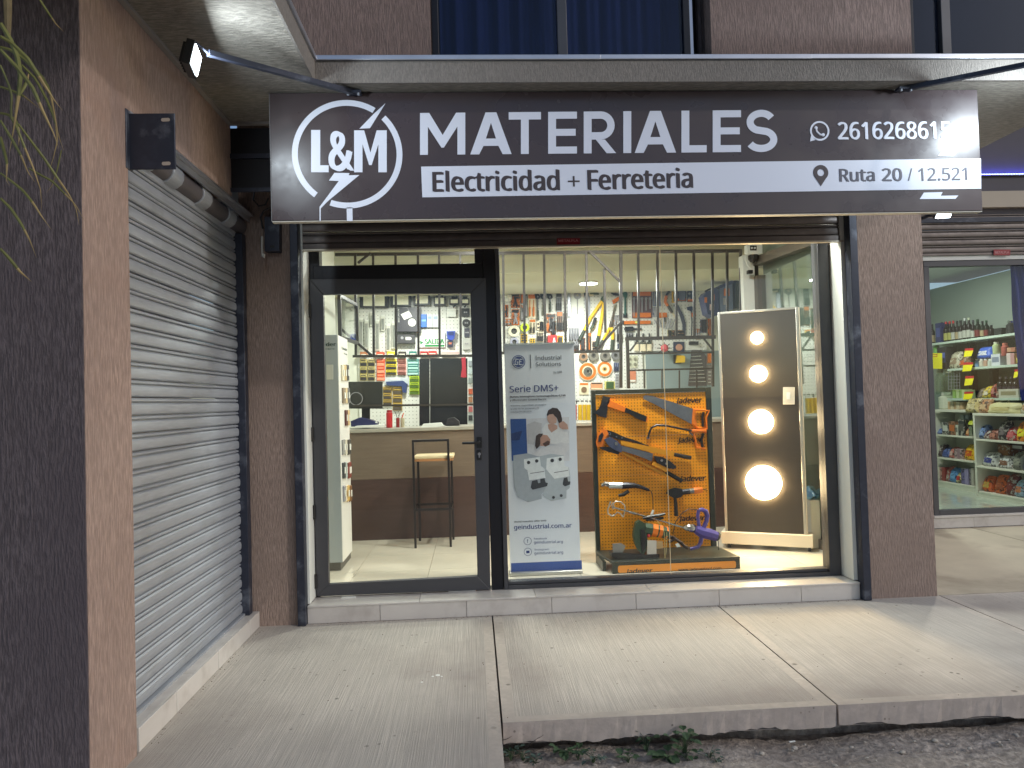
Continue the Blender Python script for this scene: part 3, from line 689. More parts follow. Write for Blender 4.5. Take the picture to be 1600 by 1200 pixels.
mb.line(PS, Z3.L([(732, 531), (737, 548), (750, 561), (765, 564)]), .007, D-.010, 6); mb.disc(PS, *Z3(733, 533), 2.6, D, T, 10); mb.disc(PS, *Z3(763, 562), 2.6, D, T, 10)
mb.build('phone_icon', vin, sign)
mb = MB(); c = Z3(752, 720); mb.ring(PS, c[0], c[1], 5.5, 12, D+T+.0004, T, 28); mb.poly(PS, Z3.L([(727, 738), (753, 776), (777, 738), (766, 745), (752, 748), (738, 745)]), D+T+.0009, T); mb.build('map_pin_icon', sign_m, sign)
pol('emblem_bolt', vin, [(1393, 489), (1318, 638), (1308, 650), (1299, 652), (1240, 650)], Z3)
pol('emblem_bolt', vin, [(1182, 803), (1260, 801), (1252, 816), (1326, 815), (1313, 829), (1164, 830)], Z3)
# ================================================================== shop interior
YB, ZC1, ZC2 = 10.0, 3.30, 3.0
wall_w = mat('interior_white_wall', S(214, 216, 204), .75, var=.03, vs=1)
fl = setting('floor')
xs = [-1.6+.6*k for k in range(10)]; ys = [5.365+.6*k for k in range(8)]
mb = MB(); mb.box(-1.9, 3.3, 5.36, 7.44, -.05, ZF-.012); mb.box(-1.9, 3.84, 7.462, 10.1, -.05, ZF-.012); mb.build('floor_bed', grout, fl)
tm = None
for i in range(9):
    for j in range(7):
        x, y = xs[i], ys[j]
        if x > 3.1: continue
        if tm is None:
            mb = MB(); mb.box(0, .597, 0, .597, -.011, 0); tm = mb.build('floor_tile', floor_t, fl); o = tm
        else:
            o = tm.copy(); COL.objects.link(o); o.parent = fl
        o.location = (x, y, ZF)
wl = setting('interior_wall')
mb = MB(); mb.box(-1.9, -1.40, 5.36, 7.42, 0, ZC1); mb.build('left_wall', wall_w, wl)
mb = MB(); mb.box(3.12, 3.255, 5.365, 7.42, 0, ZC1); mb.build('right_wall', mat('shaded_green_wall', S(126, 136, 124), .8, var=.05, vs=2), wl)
mb = MB(); mb.box(-2.0, -1.9, 7.42, YB, 0, ZC2); mb.box(3.75, 3.85, 7.46, YB, 0, ZC2); mb.box(3.318, 3.85, 7.445, 7.46, 0, ZC2); mb.build('stock_room_wall', wall_w, wl)
mb = MB(); mb.box(-2.0, 3.9, YB+.03, YB+.15, 0, ZC1); mb.build('back_wall', wall_w, wl)
ce = setting('ceiling')
mb = MB(); mb.box(-1.6, 3.31, 5.32, 8.3, ZC1, ZC1+.015); mb.build('front_ceiling', wall_w, ce)
mb = MB(); mb.box(-2.0, 3.9, 8.3, 10.15, ZC2, ZC1+.015); mb.build('dropped_ceiling', mat('ceiling_olive_white', S(216, 214, 190), .8, var=.03, vs=1), ce)
# pegboard, dots are its holes
peg = mat('white_pegboard', S(218, 219, 214), .55, var=.03, vs=2)
def peg_nodes(m, col_hole, pitch, rdot, axes=('X', 'Z')):
    N = m.node_tree.nodes; L = m.node_tree.links; b = N['Principled BSDF']
    tc = N.new('ShaderNodeTexCoord'); sp = N.new('ShaderNodeSeparateXYZ'); L.new(tc.outputs['Object'], sp.inputs[0])
    d2 = []
    for a in axes:
        mo = N.new('ShaderNodeMath'); mo.operation = 'PINGPONG'; mo.inputs[1].default_value = pitch/2; L.new(sp.outputs[a], mo.inputs[0])
        p = N.new('ShaderNodeMath'); p.operation = 'POWER'; p.inputs[1].default_value = 2; L.new(mo.outputs[0], p.inputs[0]); d2.append(p)
    s = N.new('ShaderNodeMath'); s.operation = 'ADD'; L.new(d2[0].outputs[0], s.inputs[0]); L.new(d2[1].outputs[0], s.inputs[1])
    lt = N.new('ShaderNodeMath'); lt.operation = 'LESS_THAN'; lt.inputs[1].default_value = rdot*rdot; L.new(s.outputs[0], lt.inputs[0])
    mx = N.new('ShaderNodeMix'); mx.data_type = 'RGBA'; L.new(lt.outputs[0], mx.inputs[0])
    src = b.inputs['Base Color'].links
    if src: L.new(src[0].from_socket, mx.inputs[6])
    else: mx.inputs[6].default_value = b.inputs['Base Color'].default_value
    mx.inputs[7].default_value = (*col_hole, 1); L.new(mx.outputs[2], b.inputs['Base Color'])
peg_nodes(peg, S(120, 122, 120), .05, .0062)
pb = thing('pegboard', 'white perforated board covering the back wall of the shop', 'pegboard', (0, YB, 1.25))
zt = PLY(YB).at(900, 456).z
px0, px1 = PLY(YB).at(558, 500).x, PLY(YB).at(1004, 560).x
for a, b, z0, z1 in ((px0, -.35, .9, zt), (-.347, .60, .9, zt), (.603, px1, .9, zt), (px1+.003, PLY(YB).at(1103, 500).x, PLY(YB).at(1050, 548).z, zt)):
    mb = MB(); mb.box(a, b, YB, YB+.012, z0, z1); mb.build('panel', peg, pb)
mb = MB(); mb.box(px1+.05, 3.74, YB+.001, YB+.028, 0, PLY(YB).at(1050, 549).z-.004); mb.build('blue_grey_door', mat('blue_grey_panel', S(136, 152, 156), .5, var=.04, vs=2), pb)
# counter
ct = thing('shop_counter', 'wood laminate shop counter with dark lower panel behind the glass', 'counter', (.6, 7.6, ZF))
lam = mat('brown_laminate', S(116, 101, 86), .45, var=.08, vs=2.5, fine=.12, bs=6, st=(.6, 4, 12))
lam_d = mat('dark_brown_laminate', S(78, 58, 52), .35, var=.1, vs=2.5, fine=.15, bs=6, st=(.6, 4, 12))
zt_, zm_ = PLY(7.35).at(650, 669).z, PLY(7.35).at(650, 747).z
mb = MB(); mb.box(-1.39, 3.1, 7.35, 7.37, zm_+.002, zt_-.03); mb.build('upper_panel', lam, ct)
mb = MB(); mb.box(-1.39, 3.1, 7.352, 7.37, ZF, zm_); mb.build('lower_panel', lam_d, ct)
mb = MB(); mb.box(-1.39, 3.1, 7.33, 7.95, zt_-.03, zt_+.005); mb.build('counter_top', mat('counter_grey', S(160, 156, 144), .35, var=.05, vs=4), ct, bevel=.004)
mb = MB(); mb.box(-1.39, 3.1, 7.372, 7.4, ZF, zt_-.032); mb.build('carcass', lam_d, ct)
# security grille standing on the counter line
gr = thing('security_grille', 'dark steel bar grille standing over the counter up to the ceiling', 'grille', (.6, 7.45, 1.25))
gm = mat('grille_steel', S(64, 60, 58), .38, .4, var=.1, vs=8)
YG = 7.45; PG = PLY(YG)
def bar(p0, p1, w=.012, name='bar', d=0):
    a = PG.at(*p0); b = PG.at(*p1); dr = (b-a); L = dr.length; dr.normalize(); s2 = dr.cross(Vector((0, 1, 0))).normalized()
    mb = MB(); mb.obox((a+b)/2 + Vector((0, d, 0)), dr*L/2, s2*w, Vector((0, 1, 0))*w); return mb.build(name, gm, gr)
zoff = .9
for x in (556, 584, 619, 654, 687, 720): bar((x-1, 397), (x, 556))
for x in (788, 820, 852, 884, 918): bar((x-2, 396), (x, 550))
bar((944, 420), (946, 520)); bar((970, 392), (970, 606), .016)
for x in (998, 1028, 1057, 1085): bar((x-1, 392), (x, 528))
for x in (1114, 1137, 1158): bar((x-1, 391), (x, 604))
bar((523, 397), (1160, 391), .016, 'rail', .03); bar((552, 557), (742, 556), .013, 'rail', -.03); bar((552, 634), (742, 632), .010, 'rail', -.03)
bar((784, 552), (968, 549), .014, 'rail', -.03)
bar((920, 393), (968, 441), .012, 'brace', -.032); bar((928, 551), (970, 503), .012, 'brace', -.035); bar((531, 512), (583, 557), .013, 'brace', -.035); bar((560, 412), (580, 396), .012, 'brace', -.03)
bar((976, 530), (1116, 527), .018, 'gate_rail', -.034); bar((979, 532), (981, 607), .016, 'gate_post', -.034)
bar((982, 553), (1112, 551), .010, 'gate_rail', -.034); bar((982, 579), (1112, 576), .009, 'gate_rail', -.034)
for x in (1006, 1033, 1060, 1087): bar((x, 579), (x, 607), .007, 'gate_bar', -.034)
bar((983, 549), (993, 536), .009, 'brace', -.04); bar((1098, 530), (1113, 549), .009, 'brace', -.04)
# glazed side frame swung out left of the grille
sfm = thing('side_glass_frame', 'framed pane beside the white column at the left of the grille', 'glass screen', (-1.27, 6.9, 1.9))
def bar3(a, b, w, m, parent, name):
    a = Vector(a); b = Vector(b); dr = b-a; L = dr.length; dr.normalize(); s2 = dr.cross(Vector((0, 0, 1)) if abs(dr.z) < .9 else Vector((1, 0, 0))).normalized(); u2 = s2.cross(dr)
    mb = MB(); mb.obox((a+b)/2, dr*L/2, s2*w, u2*w); return mb.build(name, m, parent)
A = PLY(6.75).at(530, 462); B = PLY(7.40).at(557, 480); zb = PLY(7.4).at(556, 536).z
for pa, pb_ in (((A.x, A.y, A.z), (B.x, B.y, A.z)), ((A.x, A.y, zb), (B.x, B.y, zb)), ((A.x, A.y, zb), (A.x, A.y, A.z)), ((B.x, B.y, zb), (B.x, B.y, A.z))):
    bar3(pa, pb_, .016, gm, sfm, 'frame_bar')
dv = Vector((B.x-A.x, B.y-A.y, 0)); nn = dv.normalized().cross(Vector((0, 0, 1)))*.003
q = [Vector((A.x, A.y, zb)), Vector((B.x, B.y, zb)), Vector((B.x, B.y, A.z)), Vector((A.x, A.y, A.z))]
MB().prism([p+nn for p in q], [p-nn for p in q]).build('pane', glass_m, sfm, smooth=0)
# right hand glass partition
pt = thing('glass_partition', 'dark framed glass partition behind the lamp display', 'glass partition', (3.0, 6.3, ZF))
xq = 3.03
P = PLX(xq)
fr_m = mat('brown_frame_paint', S(86, 78, 68), .5)
for a, b in (((5.37, 2.80), (7.35, 2.90)), ((5.37, ZF+.04), (7.35, ZF+.04))): bar3((xq, a[0], a[1]), (xq, b[0], b[1]), .045, fr_m, pt, 'rail')
bar3((xq, 5.40, ZF), (xq, 5.40, 2.74), .035, fr_m, pt, 'post'); bar3((xq, 7.30, ZF), (xq, 7.30, 2.74), .045, fr_m, pt, 'post')
mb = MB(); mb.box(xq-.003, xq+.003, 5.44, 7.25, ZF+.085, 2.735); mb.build('pane', glass('partition_glass', (.9, .96, .92), .16), pt, smooth=0)
bx = thing('storage_box', 'white box with a blue plastic bag beside the lamp display', 'box', (2.93, 6.4, ZF))
PB = PLY(6.55)
mb = MB(); mb.box(2.925, 3.015, 6.14, 6.62, ZF, .56); mb.build('body', white_paint, bx, bevel=.01)
mb = MB(); mb.grid(lambda u, v: Vector((2.92+.1*u, 6.13+.5*v, .58+.05*math.sin(9*u+3)*math.sin(11*v)+.03*u)), 8, 12); mb.build('plastic_bag', mat('sky_blue_plastic', S(120, 180, 222), .3), bx, smooth=90)
# ceiling lamps
disc_m = mat('lit_ceiling_lamp', (1, 1, 1), .3, emit=(.93, 1.0, .94), es=10)
def ceil_lamp(x, y, z, r, e, label):
    t = thing('ceiling_lamp', label, 'ceiling lamp', (x, y, z-.03))
    mb = MB(); mb.lathe((x, y, z), (0, 0, -1), [(r, 0), (r, .018), (r*.94, .022)], 24); mb.build('rim', white_paint, t)
    mb = MB(); mb.lathe((x, y, z-.022), (0, 0, -1), [(r*.92, 0), (r*.92, .003)], 24); mb.build('diffuser', disc_m, t)
    light('ceiling_lamp_light', 'AREA', (x, y, z-.03), e, (.99, 1.0, .92), r*1.8, (0, 0, -1), 'DISK')
ceil_lamp(1.51, 9.05, ZC2, .125, 40, 'round lit ceiling lamp above the hanging tools')
ceil_lamp(-.75, 9.0, ZC2, .125, 36, 'round lit ceiling lamp above the bulb cards')
ceil_lamp(.1, 6.4, ZC1, .125, 36, 'round lit ceiling lamp over the shop floor behind the door')
ceil_lamp(1.6, 5.50, ZC1, .125, 72, 'round lit ceiling lamp over the display stands')
# bar stool
st = thing('bar_stool', 'tall black tube bar stool with pale wooden seat before the counter', 'stool', (-.4, 7.0, ZF))
tube_m = mat('stool_tube', S(44, 40, 40), .4, .4)
ya, yb = 6.86, 7.22; fa, fb = PLY(ya), PLY(yb)
xl, xr = fa.at(648, 800).x, fa.at(703, 800).x; zt2 = fa.at(675, 690).z; zs2 = fa.at(675, 716).z; w = .011
for x, y, zz, nm in ((xl, ya, zt2, 'leg'), (xr, ya, zt2, 'leg'), (xl+.015, yb, zs2-.03, 'leg'), (xr+.015, yb, zs2-.03, 'leg')):
    mb = MB(); mb.box(x-w, x+w, y-w, y+w, ZF, zz); mb.build(nm, tube_m, st, bevel=.002)
mb = MB(); mb.box(xl-w, xr+w, ya-w, ya+w, zt2, zt2+2*w); mb.build('back_rail', tube_m, st, bevel=.002)
zf2 = fa.at(675, 796).z
for y in (ya, yb): mb = MB(); mb.box(xl+w, xr-w, y-w*.7, y+w*.7, zf2-w, zf2+w); mb.build('foot_rest', tube_m, st)
for x in (xl, xr+.012): mb = MB(); mb.box(x-w*.7, x+w*.7, ya+w, yb-w, zf2-w, zf2+w); mb.build('foot_rest', tube_m, st)
mb = MB(); mb.box(xl+.004, xr+.045, ya+.012, yb+.03, zs2-.03, zs2-.008); mb.build('seat_frame', mat('seat_edge_wood', S(170, 120, 76), .5, var=.1, vs=8), st, bevel=.003)
mb = MB(); mb.box(xl+.0, xr+.05, ya+.012, yb+.03, zs2-.007, zs2+.022); mb.build('seat', mat('seat_cushion', S(214, 196, 156), .6, var=.06, vs=10), st, bevel=.008)
# switch display column
sw = thing('switch_display', 'white and grey display column of light switches inside the door', 'display stand', (-1.25, 6.25, ZF))
xa, ya, yb = -1.125, 6.04, 6.50
mb = MB(); mb.box(-1.395, xa-.002, ya, yb, ZF+.07, 2.10); mb.build('cabinet', mat('display_grey', S(164, 172, 176), .5, var=.02, vs=2), sw, bevel=.003)
mb = MB(); mb.box(xa-.002, xa+.002, ya+.002, yb-.002, ZF+.072, 2.098); mb.build('side_panel', mat('display_white', S(224, 224, 220), .45), sw)
mb = MB(); mb.box(-1.395, xa-.02, ya+.02, yb+.04, ZF, ZF+.069); mb.build('plinth', mat('plinth_grey', S(96, 94, 88), .6), sw)
PW = PLX(xa+.002, 1); PW2 = PLY(ya)
grn = mat('dark_green_print', S(30, 62, 58), .5)
ZS = Zm(500, 510, 4.138)
text('Schneider', 'lettering', grn, sw, PW2, (479, 541.3), (525, 540.6), 5.6, .001, .001, .02)
text('Electric', 'lettering', grn, sw, PW2, (498, 546.5), (523.5, 546.2), 2.6, .001, .001)
mb = MB(); mb.rect(PW2, *ZS(42, 248), *ZS(86, 345), .0, .006); mb.build('switch_plate', mat('ivory_plate', S(206, 208, 200), .4), sw, bevel=.002)
def col_box(y0, y1, zt, zb, m, nm, t=.014): 
    mb = MB(); mb.box(xa+.002, xa+.002+t, y0, y1, zb, zt); return mb.build(nm, m, sw, bevel=.002)
ytop = lambda y, py: PLX(xa).at(545, py).z
rows = [((250, 350), [(.10, .20, (222, 214, 190)), (.21, .31, (196, 170, 120)), (.33, .43, (60, 58, 58))]),
        ((398, 495), [(.12, .24, (138, 122, 102)), (.25, .33, (210, 190, 150)), (.34, .44, (90, 90, 92))]),
        ((542, 640), [(.22, .32, (92, 50, 46)), (.33, .42, (206, 178, 128))]),
        ((732, 828), [(.06, .16, (150, 150, 148)), (.17, .26, (206, 200, 182)), (.32, .44, (70, 66, 60))]),
        ((880, 980), [(.05, .15, (60, 64, 66)), (.155, .24, (170, 182, 180)), (.30, .44, (124, 58, 48))]),
        ((1030, 1130), [(.05, .13, (150, 150, 156)), (.14, .2, (216, 208, 186)), (.22, .32, (206, 172, 104)), (.34, .44, (120, 84, 50))])]
PYm = PLX(xa, 1)
for (ta, tb), cols in rows:
    for a, b, c in cols:
        ym = ya+(a+b)/2
        pt_ = ZS(160, ta); pb2 = ZS(160, tb)
        # height from the photo row at the depth of the plate
        zt3 = 1.5 + (CAM_POS + ray(*pt_)*(ym/ray(*pt_).y) - CAM_POS).z; zb3 = 1.5 + (ray(*pb2)*(ym/ray(*pb2).y)).z
        o = col_box(ya+a, ya+b, zt3, zb3, pc(*c), 'switch_plate')
        mb = MB(); mb.box(xa+.0165, xa+.022, ya+a+.03, ya+b-.03, zb3+(zt3-zb3)*.3, zt3-(zt3-zb3)*.3); mb.build('rocker', white_paint, o)
a_ = PLX(xa+.004, 1)
def side_text(s, y0, y1, z, h):
    cu = bpy.data.curves.new('lettering', 'FONT'); cu.body = s; cu.extrude = .5; cu.font = FONTS[0] or cu.font; o = bpy.data.objects.new('lettering', cu); COL.objects.link(o)
    me = bpy.data.meshes.new_from_object(o.evaluated_get(bpy.context.evaluated_depsgraph_get())); bpy.data.objects.remove(o)
    X0 = min(v.co.x for v in me.vertices); X1 = max(v.co.x for v in me.vertices); off = WL[sw.name]
    for v in me.vertices: v.co = Vector((xa+.0025+.001*(v.co.z+.5), y0+(y1-y0)*(v.co.x-X0)/(X1-X0), z+v.co.y/.727*h)) - off
    me.materials.clear(); me.materials.append(grn); q = link(bpy.data.objects.new('lettering', me)); q.parent = sw
side_text('Schneider', 6.20, 6.46, 1.99, .035); side_text('Electric', 6.30, 6.46, 1.955, .018)

# roll-up banner
bn = thing('rollup_banner', 'tall white and blue Serie DMS+ advertising banner behind the glass', 'banner', (.53, 5.64, ZF))
PBn = PLY(5.64); B1 = Zm(780, 520, 6); B2 = Zm(780, 700, 5.4545)
ban_w = mat('banner_white', S(232, 235, 243), .5)
c4 = [(788, 540), (894.5, 535), (909.5, 893), (797.5, 901.5)]
q = [PBn.at(*p) for p in c4]; xl_, xr_ = (q[0].x+q[3].x)/2, (q[1].x+q[2].x)/2
mb = MB(); mb.box(xl_, xr_, 5.64, 5.643, ZF+.03, q[0].z); mb.build('sheet', ban_w, bn)
mb = MB(); mb.box(xl_-.01, xr_+.01, 5.60, 5.70, ZF, ZF+.029); mb.build('base_cassette', alu_lt, bn, bevel=.006)
mb = MB(); mb.cyl((.53, 5.66, ZF+.03), (.53, 5.66, q[0].z), .010, n=8); mb.build('support_pole', alu_lt, bn)
mb = MB(); mb.box(xl_, xr_, 5.634, 5.65, q[0].z, q[0].z+.015); mb.build('top_rail', alu_lt, bn)
ge_b = mat('banner_blue', S(48, 82, 160), .5); ge_d = mat('banner_navy', S(36, 60, 128), .5); txg = mat('banner_grey_text', S(70, 72, 84), .5)
def bp(name, m, pts, z, d=.0006): MB().poly(PBn, z.L(pts), d, .0006).build(name, m, bn)
bp('blue_stripe', ge_b, [(101, 982), (703, 957), (706, 1040), (103, 1063)], B2)
mb = MB(); mb.disc(PBn, *B1(181, 272), 10.6, .0006, .0006, 32); mb.build('emblem_disc', ge_d, bn)
mb = MB(); mb.ring(PBn, *B1(181, 272), 8.6, 9.2, .0014, .0005, 32)
for a in range(4): mb.ring(PBn, B1(181, 272)[0]+7.6*math.cos(rad(90*a+45)), B1(181, 272)[1]+7.6*math.sin(rad(90*a+45)), 1.2, 1.8, .0014, .0005, 10, 90*a, 90*a+200)
mb.build('emblem_swirl', ban_w, bn)
text('GE', 'lettering', ban_w, bn, PBn, B1(146, 300), B1(216, 299), 54/6, .0014, .0005, .0, .3)
bp('divider', txg, [(289, 204), (296, 204), (300, 334), (293, 334)], B1)
text('Industrial', 'lettering', txg, bn, PBn, B1(340, 255), B1(582, 250), 38/6, .0006, .0006)
text('Solutions', 'lettering', txg, bn, PBn, B1(343, 314), B1(580, 308), 36/6, .0006, .0006)
text('by ABB', 'lettering', txg, bn, PBn, B1(512, 377), B1(588, 374), 17/6, .0006, .0006)
text('Serie DMS+', 'lettering', ge_d, bn, PBn, B1(98, 560), B1(556, 545), 60/6, .0006, .0006, .01)
text('Nuevos interruptores termomagnéticos 4,5 kA', 'lettering', txg, bn, PBn, B1(101, 609), B1(624, 594), 17/6, .0006, .0006, .02)
text('y diferenciales General Electric.', 'lettering', txg, bn, PBn, B1(101, 641), B1(448, 630), 17/6, .0006, .0006, .02)
for k, (s, x1) in enumerate((('Máxima seguridad, protegen', 440), ('la vida de las personas y la', 372), ('instalación eléctrica.', 305))):
    text(s, 'lettering', txg, bn, PBn, B1(108, 690+k*30), B1(x1, 680+k*30), 13/6, .0006, .0006)
text('Visitá nuestro sitio web', 'lettering', txg, bn, PBn, B2(126, 636), B2(402, 624), 13/5.45, .0006, .0006, .01)
text('geindustrial.com.ar', 'lettering', ge_d, bn, PBn, B2(126, 694), B2(618, 676), 36/5.45, .0006, .0006, .012)
text('Facebook', 'lettering', ge_d, bn, PBn, B2(297, 780), B2(408, 777), 14/5.45, .0006, .0006)
text('geindustrial.arg', 'lettering', ge_d, bn, PBn, B2(297, 815), B2(543, 808), 22/5.45, .0006, .0006)
text('Instagram', 'lettering', ge_d, bn, PBn, B2(302, 873), B2(424, 869), 14/5.45, .0006, .0006)
text('geindustrial.arg', 'lettering', ge_d, bn, PBn, B2(300, 908), B2(545, 899), 22/5.45, .0006, .0006)
mb = MB(); mb.ring(PBn, *B2(242, 793), 5.6, 6.2, .0006, .0006, 24); mb.ring(PBn, *B2(244, 885), 5.6, 6.2, .0006, .0006, 24); mb.ring(PBn, *B2(244, 885), 1.2, 1.7, .0006, .0006, 12)
mb.poly(PBn, B2.L([(230, 876), (258, 875), (258, 896), (231, 897)]), .0001, .0004); mb.build('social_icon', ge_d, bn)
text('f', 'lettering', ge_d, bn, PBn, B2(237, 808), B2(248, 808), 28/5.45, .0006, .0006, .02)
# printed picture: couple on a sofa, two circuit breakers
pic = [((222, 220, 224), [(250, 806), (655, 790), (660, 1200), (265, 1200)]),
       ((46, 84, 150), [(105, 808), (252, 805), (266, 1200), (118, 1200)]),
       ((34, 58, 112), [(112, 945), (165, 930), (215, 920), (190, 1005), (116, 1010)]),
       ((204, 200, 202), [(262, 860), (330, 830), (400, 850), (390, 960), (320, 1050), (264, 1040)]),
       ((236, 232, 232), [(440, 850), (480, 840), (560, 880), (640, 920), (655, 1030), (600, 1060), (480, 1040), (410, 960), (400, 900)]),
       ((200, 156, 138), [(455, 860), (500, 850), (545, 870), (545, 900), (490, 935), (462, 900)]),
       ((58, 44, 42), [(445, 770), (460, 725), (500, 702), (545, 708), (575, 745), (590, 810), (585, 860), (560, 850), (540, 800), (500, 760), (455, 790)]),
       ((206, 164, 146), [(448, 785), (470, 765), (505, 762), (540, 805), (535, 845), (500, 858), (468, 850), (452, 820)]),
       ((64, 48, 44), [(340, 1010), (345, 965), (375, 945), (410, 945), (395, 990), (380, 1060), (350, 1090), (336, 1060)]),
       ((198, 150, 130), [(385, 985), (410, 955), (450, 960), (480, 1000), (470, 1035), (430, 1060), (385, 1060)]),
       ((88, 62, 54), [(405, 1040), (455, 1010), (478, 1020), (470, 1050), (430, 1068)]),
       ((200, 156, 138), [(556, 850), (600, 826), (640, 860), (648, 905), (590, 905), (562, 885)]),
       ((226, 222, 224), [(330, 1130), (390, 1080), (500, 1060), (580, 1025), (640, 1040), (655, 1090), (620, 1130), (600, 1200), (340, 1200)])]
mb = MB(); mats_ = []
for k, (c, pts) in enumerate(pic): mats_.append(pc(*c, .5)); mb.mi = k; mb.poly(PBn, B1.L(pts), .0006+.0002*k, .0003)
mb.build('printed_photo', mats_, bn)
brk = [((172, 178, 186), [(120, 62), (240, 45), (350, 75), (358, 165), (390, 185), (412, 300), (392, 350), (385, 372), (360, 390), (362, 432), (245, 462), (160, 420), (130, 340), (118, 180)]),
       ((236, 238, 240), [(210, 95), (350, 75), (357, 160), (385, 172), (395, 255), (255, 275), (240, 190), (214, 170)]),
       ((186, 192, 198), [(345, 70), (440, 50), (550, 62), (556, 150), (592, 165), (606, 250), (600, 340), (572, 362), (572, 428), (440, 452), (366, 400), (400, 330), (390, 180), (356, 150)]),
       ((240, 241, 242), [(405, 88), (550, 66), (556, 148), (588, 162), (600, 240), (470, 262), (400, 180)]),
       ((60, 62, 68), [(268, 335), (280, 280), (325, 270), (332, 300), (350, 295), (350, 262), (385, 256), (395, 292), (414, 298), (408, 325), (285, 355)]),
       ((60, 62, 68), [(540, 310), (550, 255), (580, 248), (586, 285), (606, 284), (604, 310), (560, 326)])]
for cx, cy, r in ((250, 123, 15), (319, 110, 15), (451, 106, 16), (519, 96, 15), (462, 420, 13), (528, 405, 13)): brk.append(((58, 58, 64), [(cx+r*math.cos(k*.7), cy+r*math.sin(k*.7)) for k in range(9)]))
brk.append(((100, 100, 108), [(262, 214), (382, 196), (383, 201), (263, 219)])); brk.append(((100, 100, 108), [(466, 207), (585, 187), (586, 192), (467, 212)]))
mb = MB(); mats_ = []
for k, (c, pts) in enumerate(brk): mats_.append(pc(*c, .5)); mb.mi = k; mb.poly(PBn, B2.L(pts), .0036+.0002*k, .0003)
mb.build('printed_breakers', mats_, bn)

# lamp display board on wheels
L0 = Vector((2.235, 6.36, 0)); L1 = Vector((2.845, 6.06, 0)); dl = (L1-L0).normalized(); nl = Vector((dl.y, -dl.x, 0))
PLm = Pl(L0, nl)
ld = thing('lamp_display', 'grey board on castors showing four lit round lamps', 'display board', (2.54, 6.25, ZF))
ztop = PLm.at(1180, 484).z; zbt = PLm.at(1190, 832).z
def lbox(a0, a1, d0, d1, z0, z1, m, nm, parent=ld, bev=.003):
    ca = L0+dl*((a0+a1)/2)+nl*((d0+d1)/2); ca.z = (z0+z1)/2
    mb = MB(); mb.obox(ca, dl*(a1-a0)/2, nl*(d1-d0)/2, Vector((0, 0, 1))*(z1-z0)/2); return mb.build(nm, m, parent, bevel=bev)
WD = (L1-L0).length
board_m = mat('taupe_laminate', S(60, 55, 50), .36, var=.06, vs=6)
cream = mat('cream_board_edge', S(216, 206, 188), .5)
lbox(.022, WD-.022, -.05, .0, zbt, ztop-.02, board_m, 'board')
lbox(0, .0215, -.055, .006, zbt, ztop, alu_lt, 'edge_profile'); lbox(WD-.0215, WD, -.055, .006, zbt, ztop, alu_lt, 'edge_profile'); lbox(.022, WD-.022, -.055, .006, ztop-.0195, ztop, alu_lt, 'edge_profile')
lbox(WD, WD+.012, -.10, -.0, zbt, ztop-.004, cream, 'side_cheek')
lbox(-.03, WD+.05, -.14, .05, zbt-.105, zbt-.001, cream, 'base')
led_m = mat('lit_display_lamp', (1, .9, .7), .3, emit=(1.0, .72, .38), es=85)
for px, py, r, lab in ((1183, 528, 9, ''), (1185, 584, 12.5, ''), (1189, 659, 18, ''), (1193, 754, 26, '')):
    c = PLm.at(px, py); R = (PLm.at(px, py-r)-c).length
    t = MB(); t.lathe(c+nl*.001, nl, [(R*1.04, 0), (R*1.04, .004), (R, .005)], 28); p = t.build('round_lamp', white_paint, ld)
    t = MB(); t.lathe(c+nl*.006, nl, [(R, 0), (R, .022), (R*.9, .030)], 28); t.build('diffuser', led_m, p)
mb = MB(); mb.rect(PLm, 1223.5, 605, 1242, 632, .0, .008); sp_ = mb.build('switch_plate', cream, ld, bevel=.002)
mb = MB(); mb.rect(PLm, 1229, 613, 1235, 624, .009, .003); mb.build('rocker', white_paint, sp_)
for a in (.03, WD+.02):
    for dd in (.0, -.10):
        c = L0+dl*a+nl*dd; c.z = ZF+.031
        mb = MB(); mb.cyl(c-dl*.012, c+dl*.012, .030, n=14); w_ = mb.build('castor', rubber, ld)
        mb = MB(); mb.obox(c+Vector((0, 0, .02)), dl*.016, nl*.012, Vector((0, 0, .024))); mb.build('fork', alu_lt, w_)
# ================================================================== orange tool display
J1 = Zm(900, 590, 6.4); J2 = Zm(900, 730, 5.926)
YJ = 5.93; PJ = PLY(YJ)
jd = thing('tool_display', 'orange perforated tool display board on a dark green base', 'display board', (1.5, 5.8, ZF))
orange = mat('orange_pegboard', S(250, 160, 18), .45, var=.04, vs=3)
peg_nodes(orange, S(120, 70, 14), .0255, .0046)
grn_blk = mat('dark_green_enamel', S(42, 48, 42), .38, .2, var=.1, vs=6)
tl, tr_, br_, bl = PJ.at(922, 610), PJ.at(1110, 605), PJ.at(1118, 860), PJ.at(935, 866)
jx0, jx1 = (tl.x+bl.x)/2-.005, (tr_.x+br_.x)/2+.005; jz0, jz1 = .225, (tl.z+tr_.z)/2; fw = .035
mb = MB(); mb.box(jx0, jx0+fw, YJ-.012, YJ+.03, jz0, jz1); mb.build('frame_post', grn_blk, jd, bevel=.003)
mb = MB(); mb.box(jx1-fw-.01, jx1, YJ-.012, YJ+.03, jz0, jz1); mb.build('frame_post', grn_blk, jd, bevel=.003)
mb = MB(); mb.box(jx0+fw+.001, jx1-fw-.011, YJ-.012, YJ+.03, jz1-fw, jz1); mb.build('frame_rail', grn_blk, jd, bevel=.003)
zs_ = [jz1-fw-.001, PJ.at(1000, 681).z, PJ.at(1000, 741.5).z, PJ.at(1000, 802).z, jz0]
for a, b in zip(zs_, zs_[1:]):
    mb = MB(); mb.box(jx0+fw+.001, jx1-fw-.011, YJ, YJ+.012, b+.0012, a-.0012); mb.build('panel', orange, jd, bevel=.001)
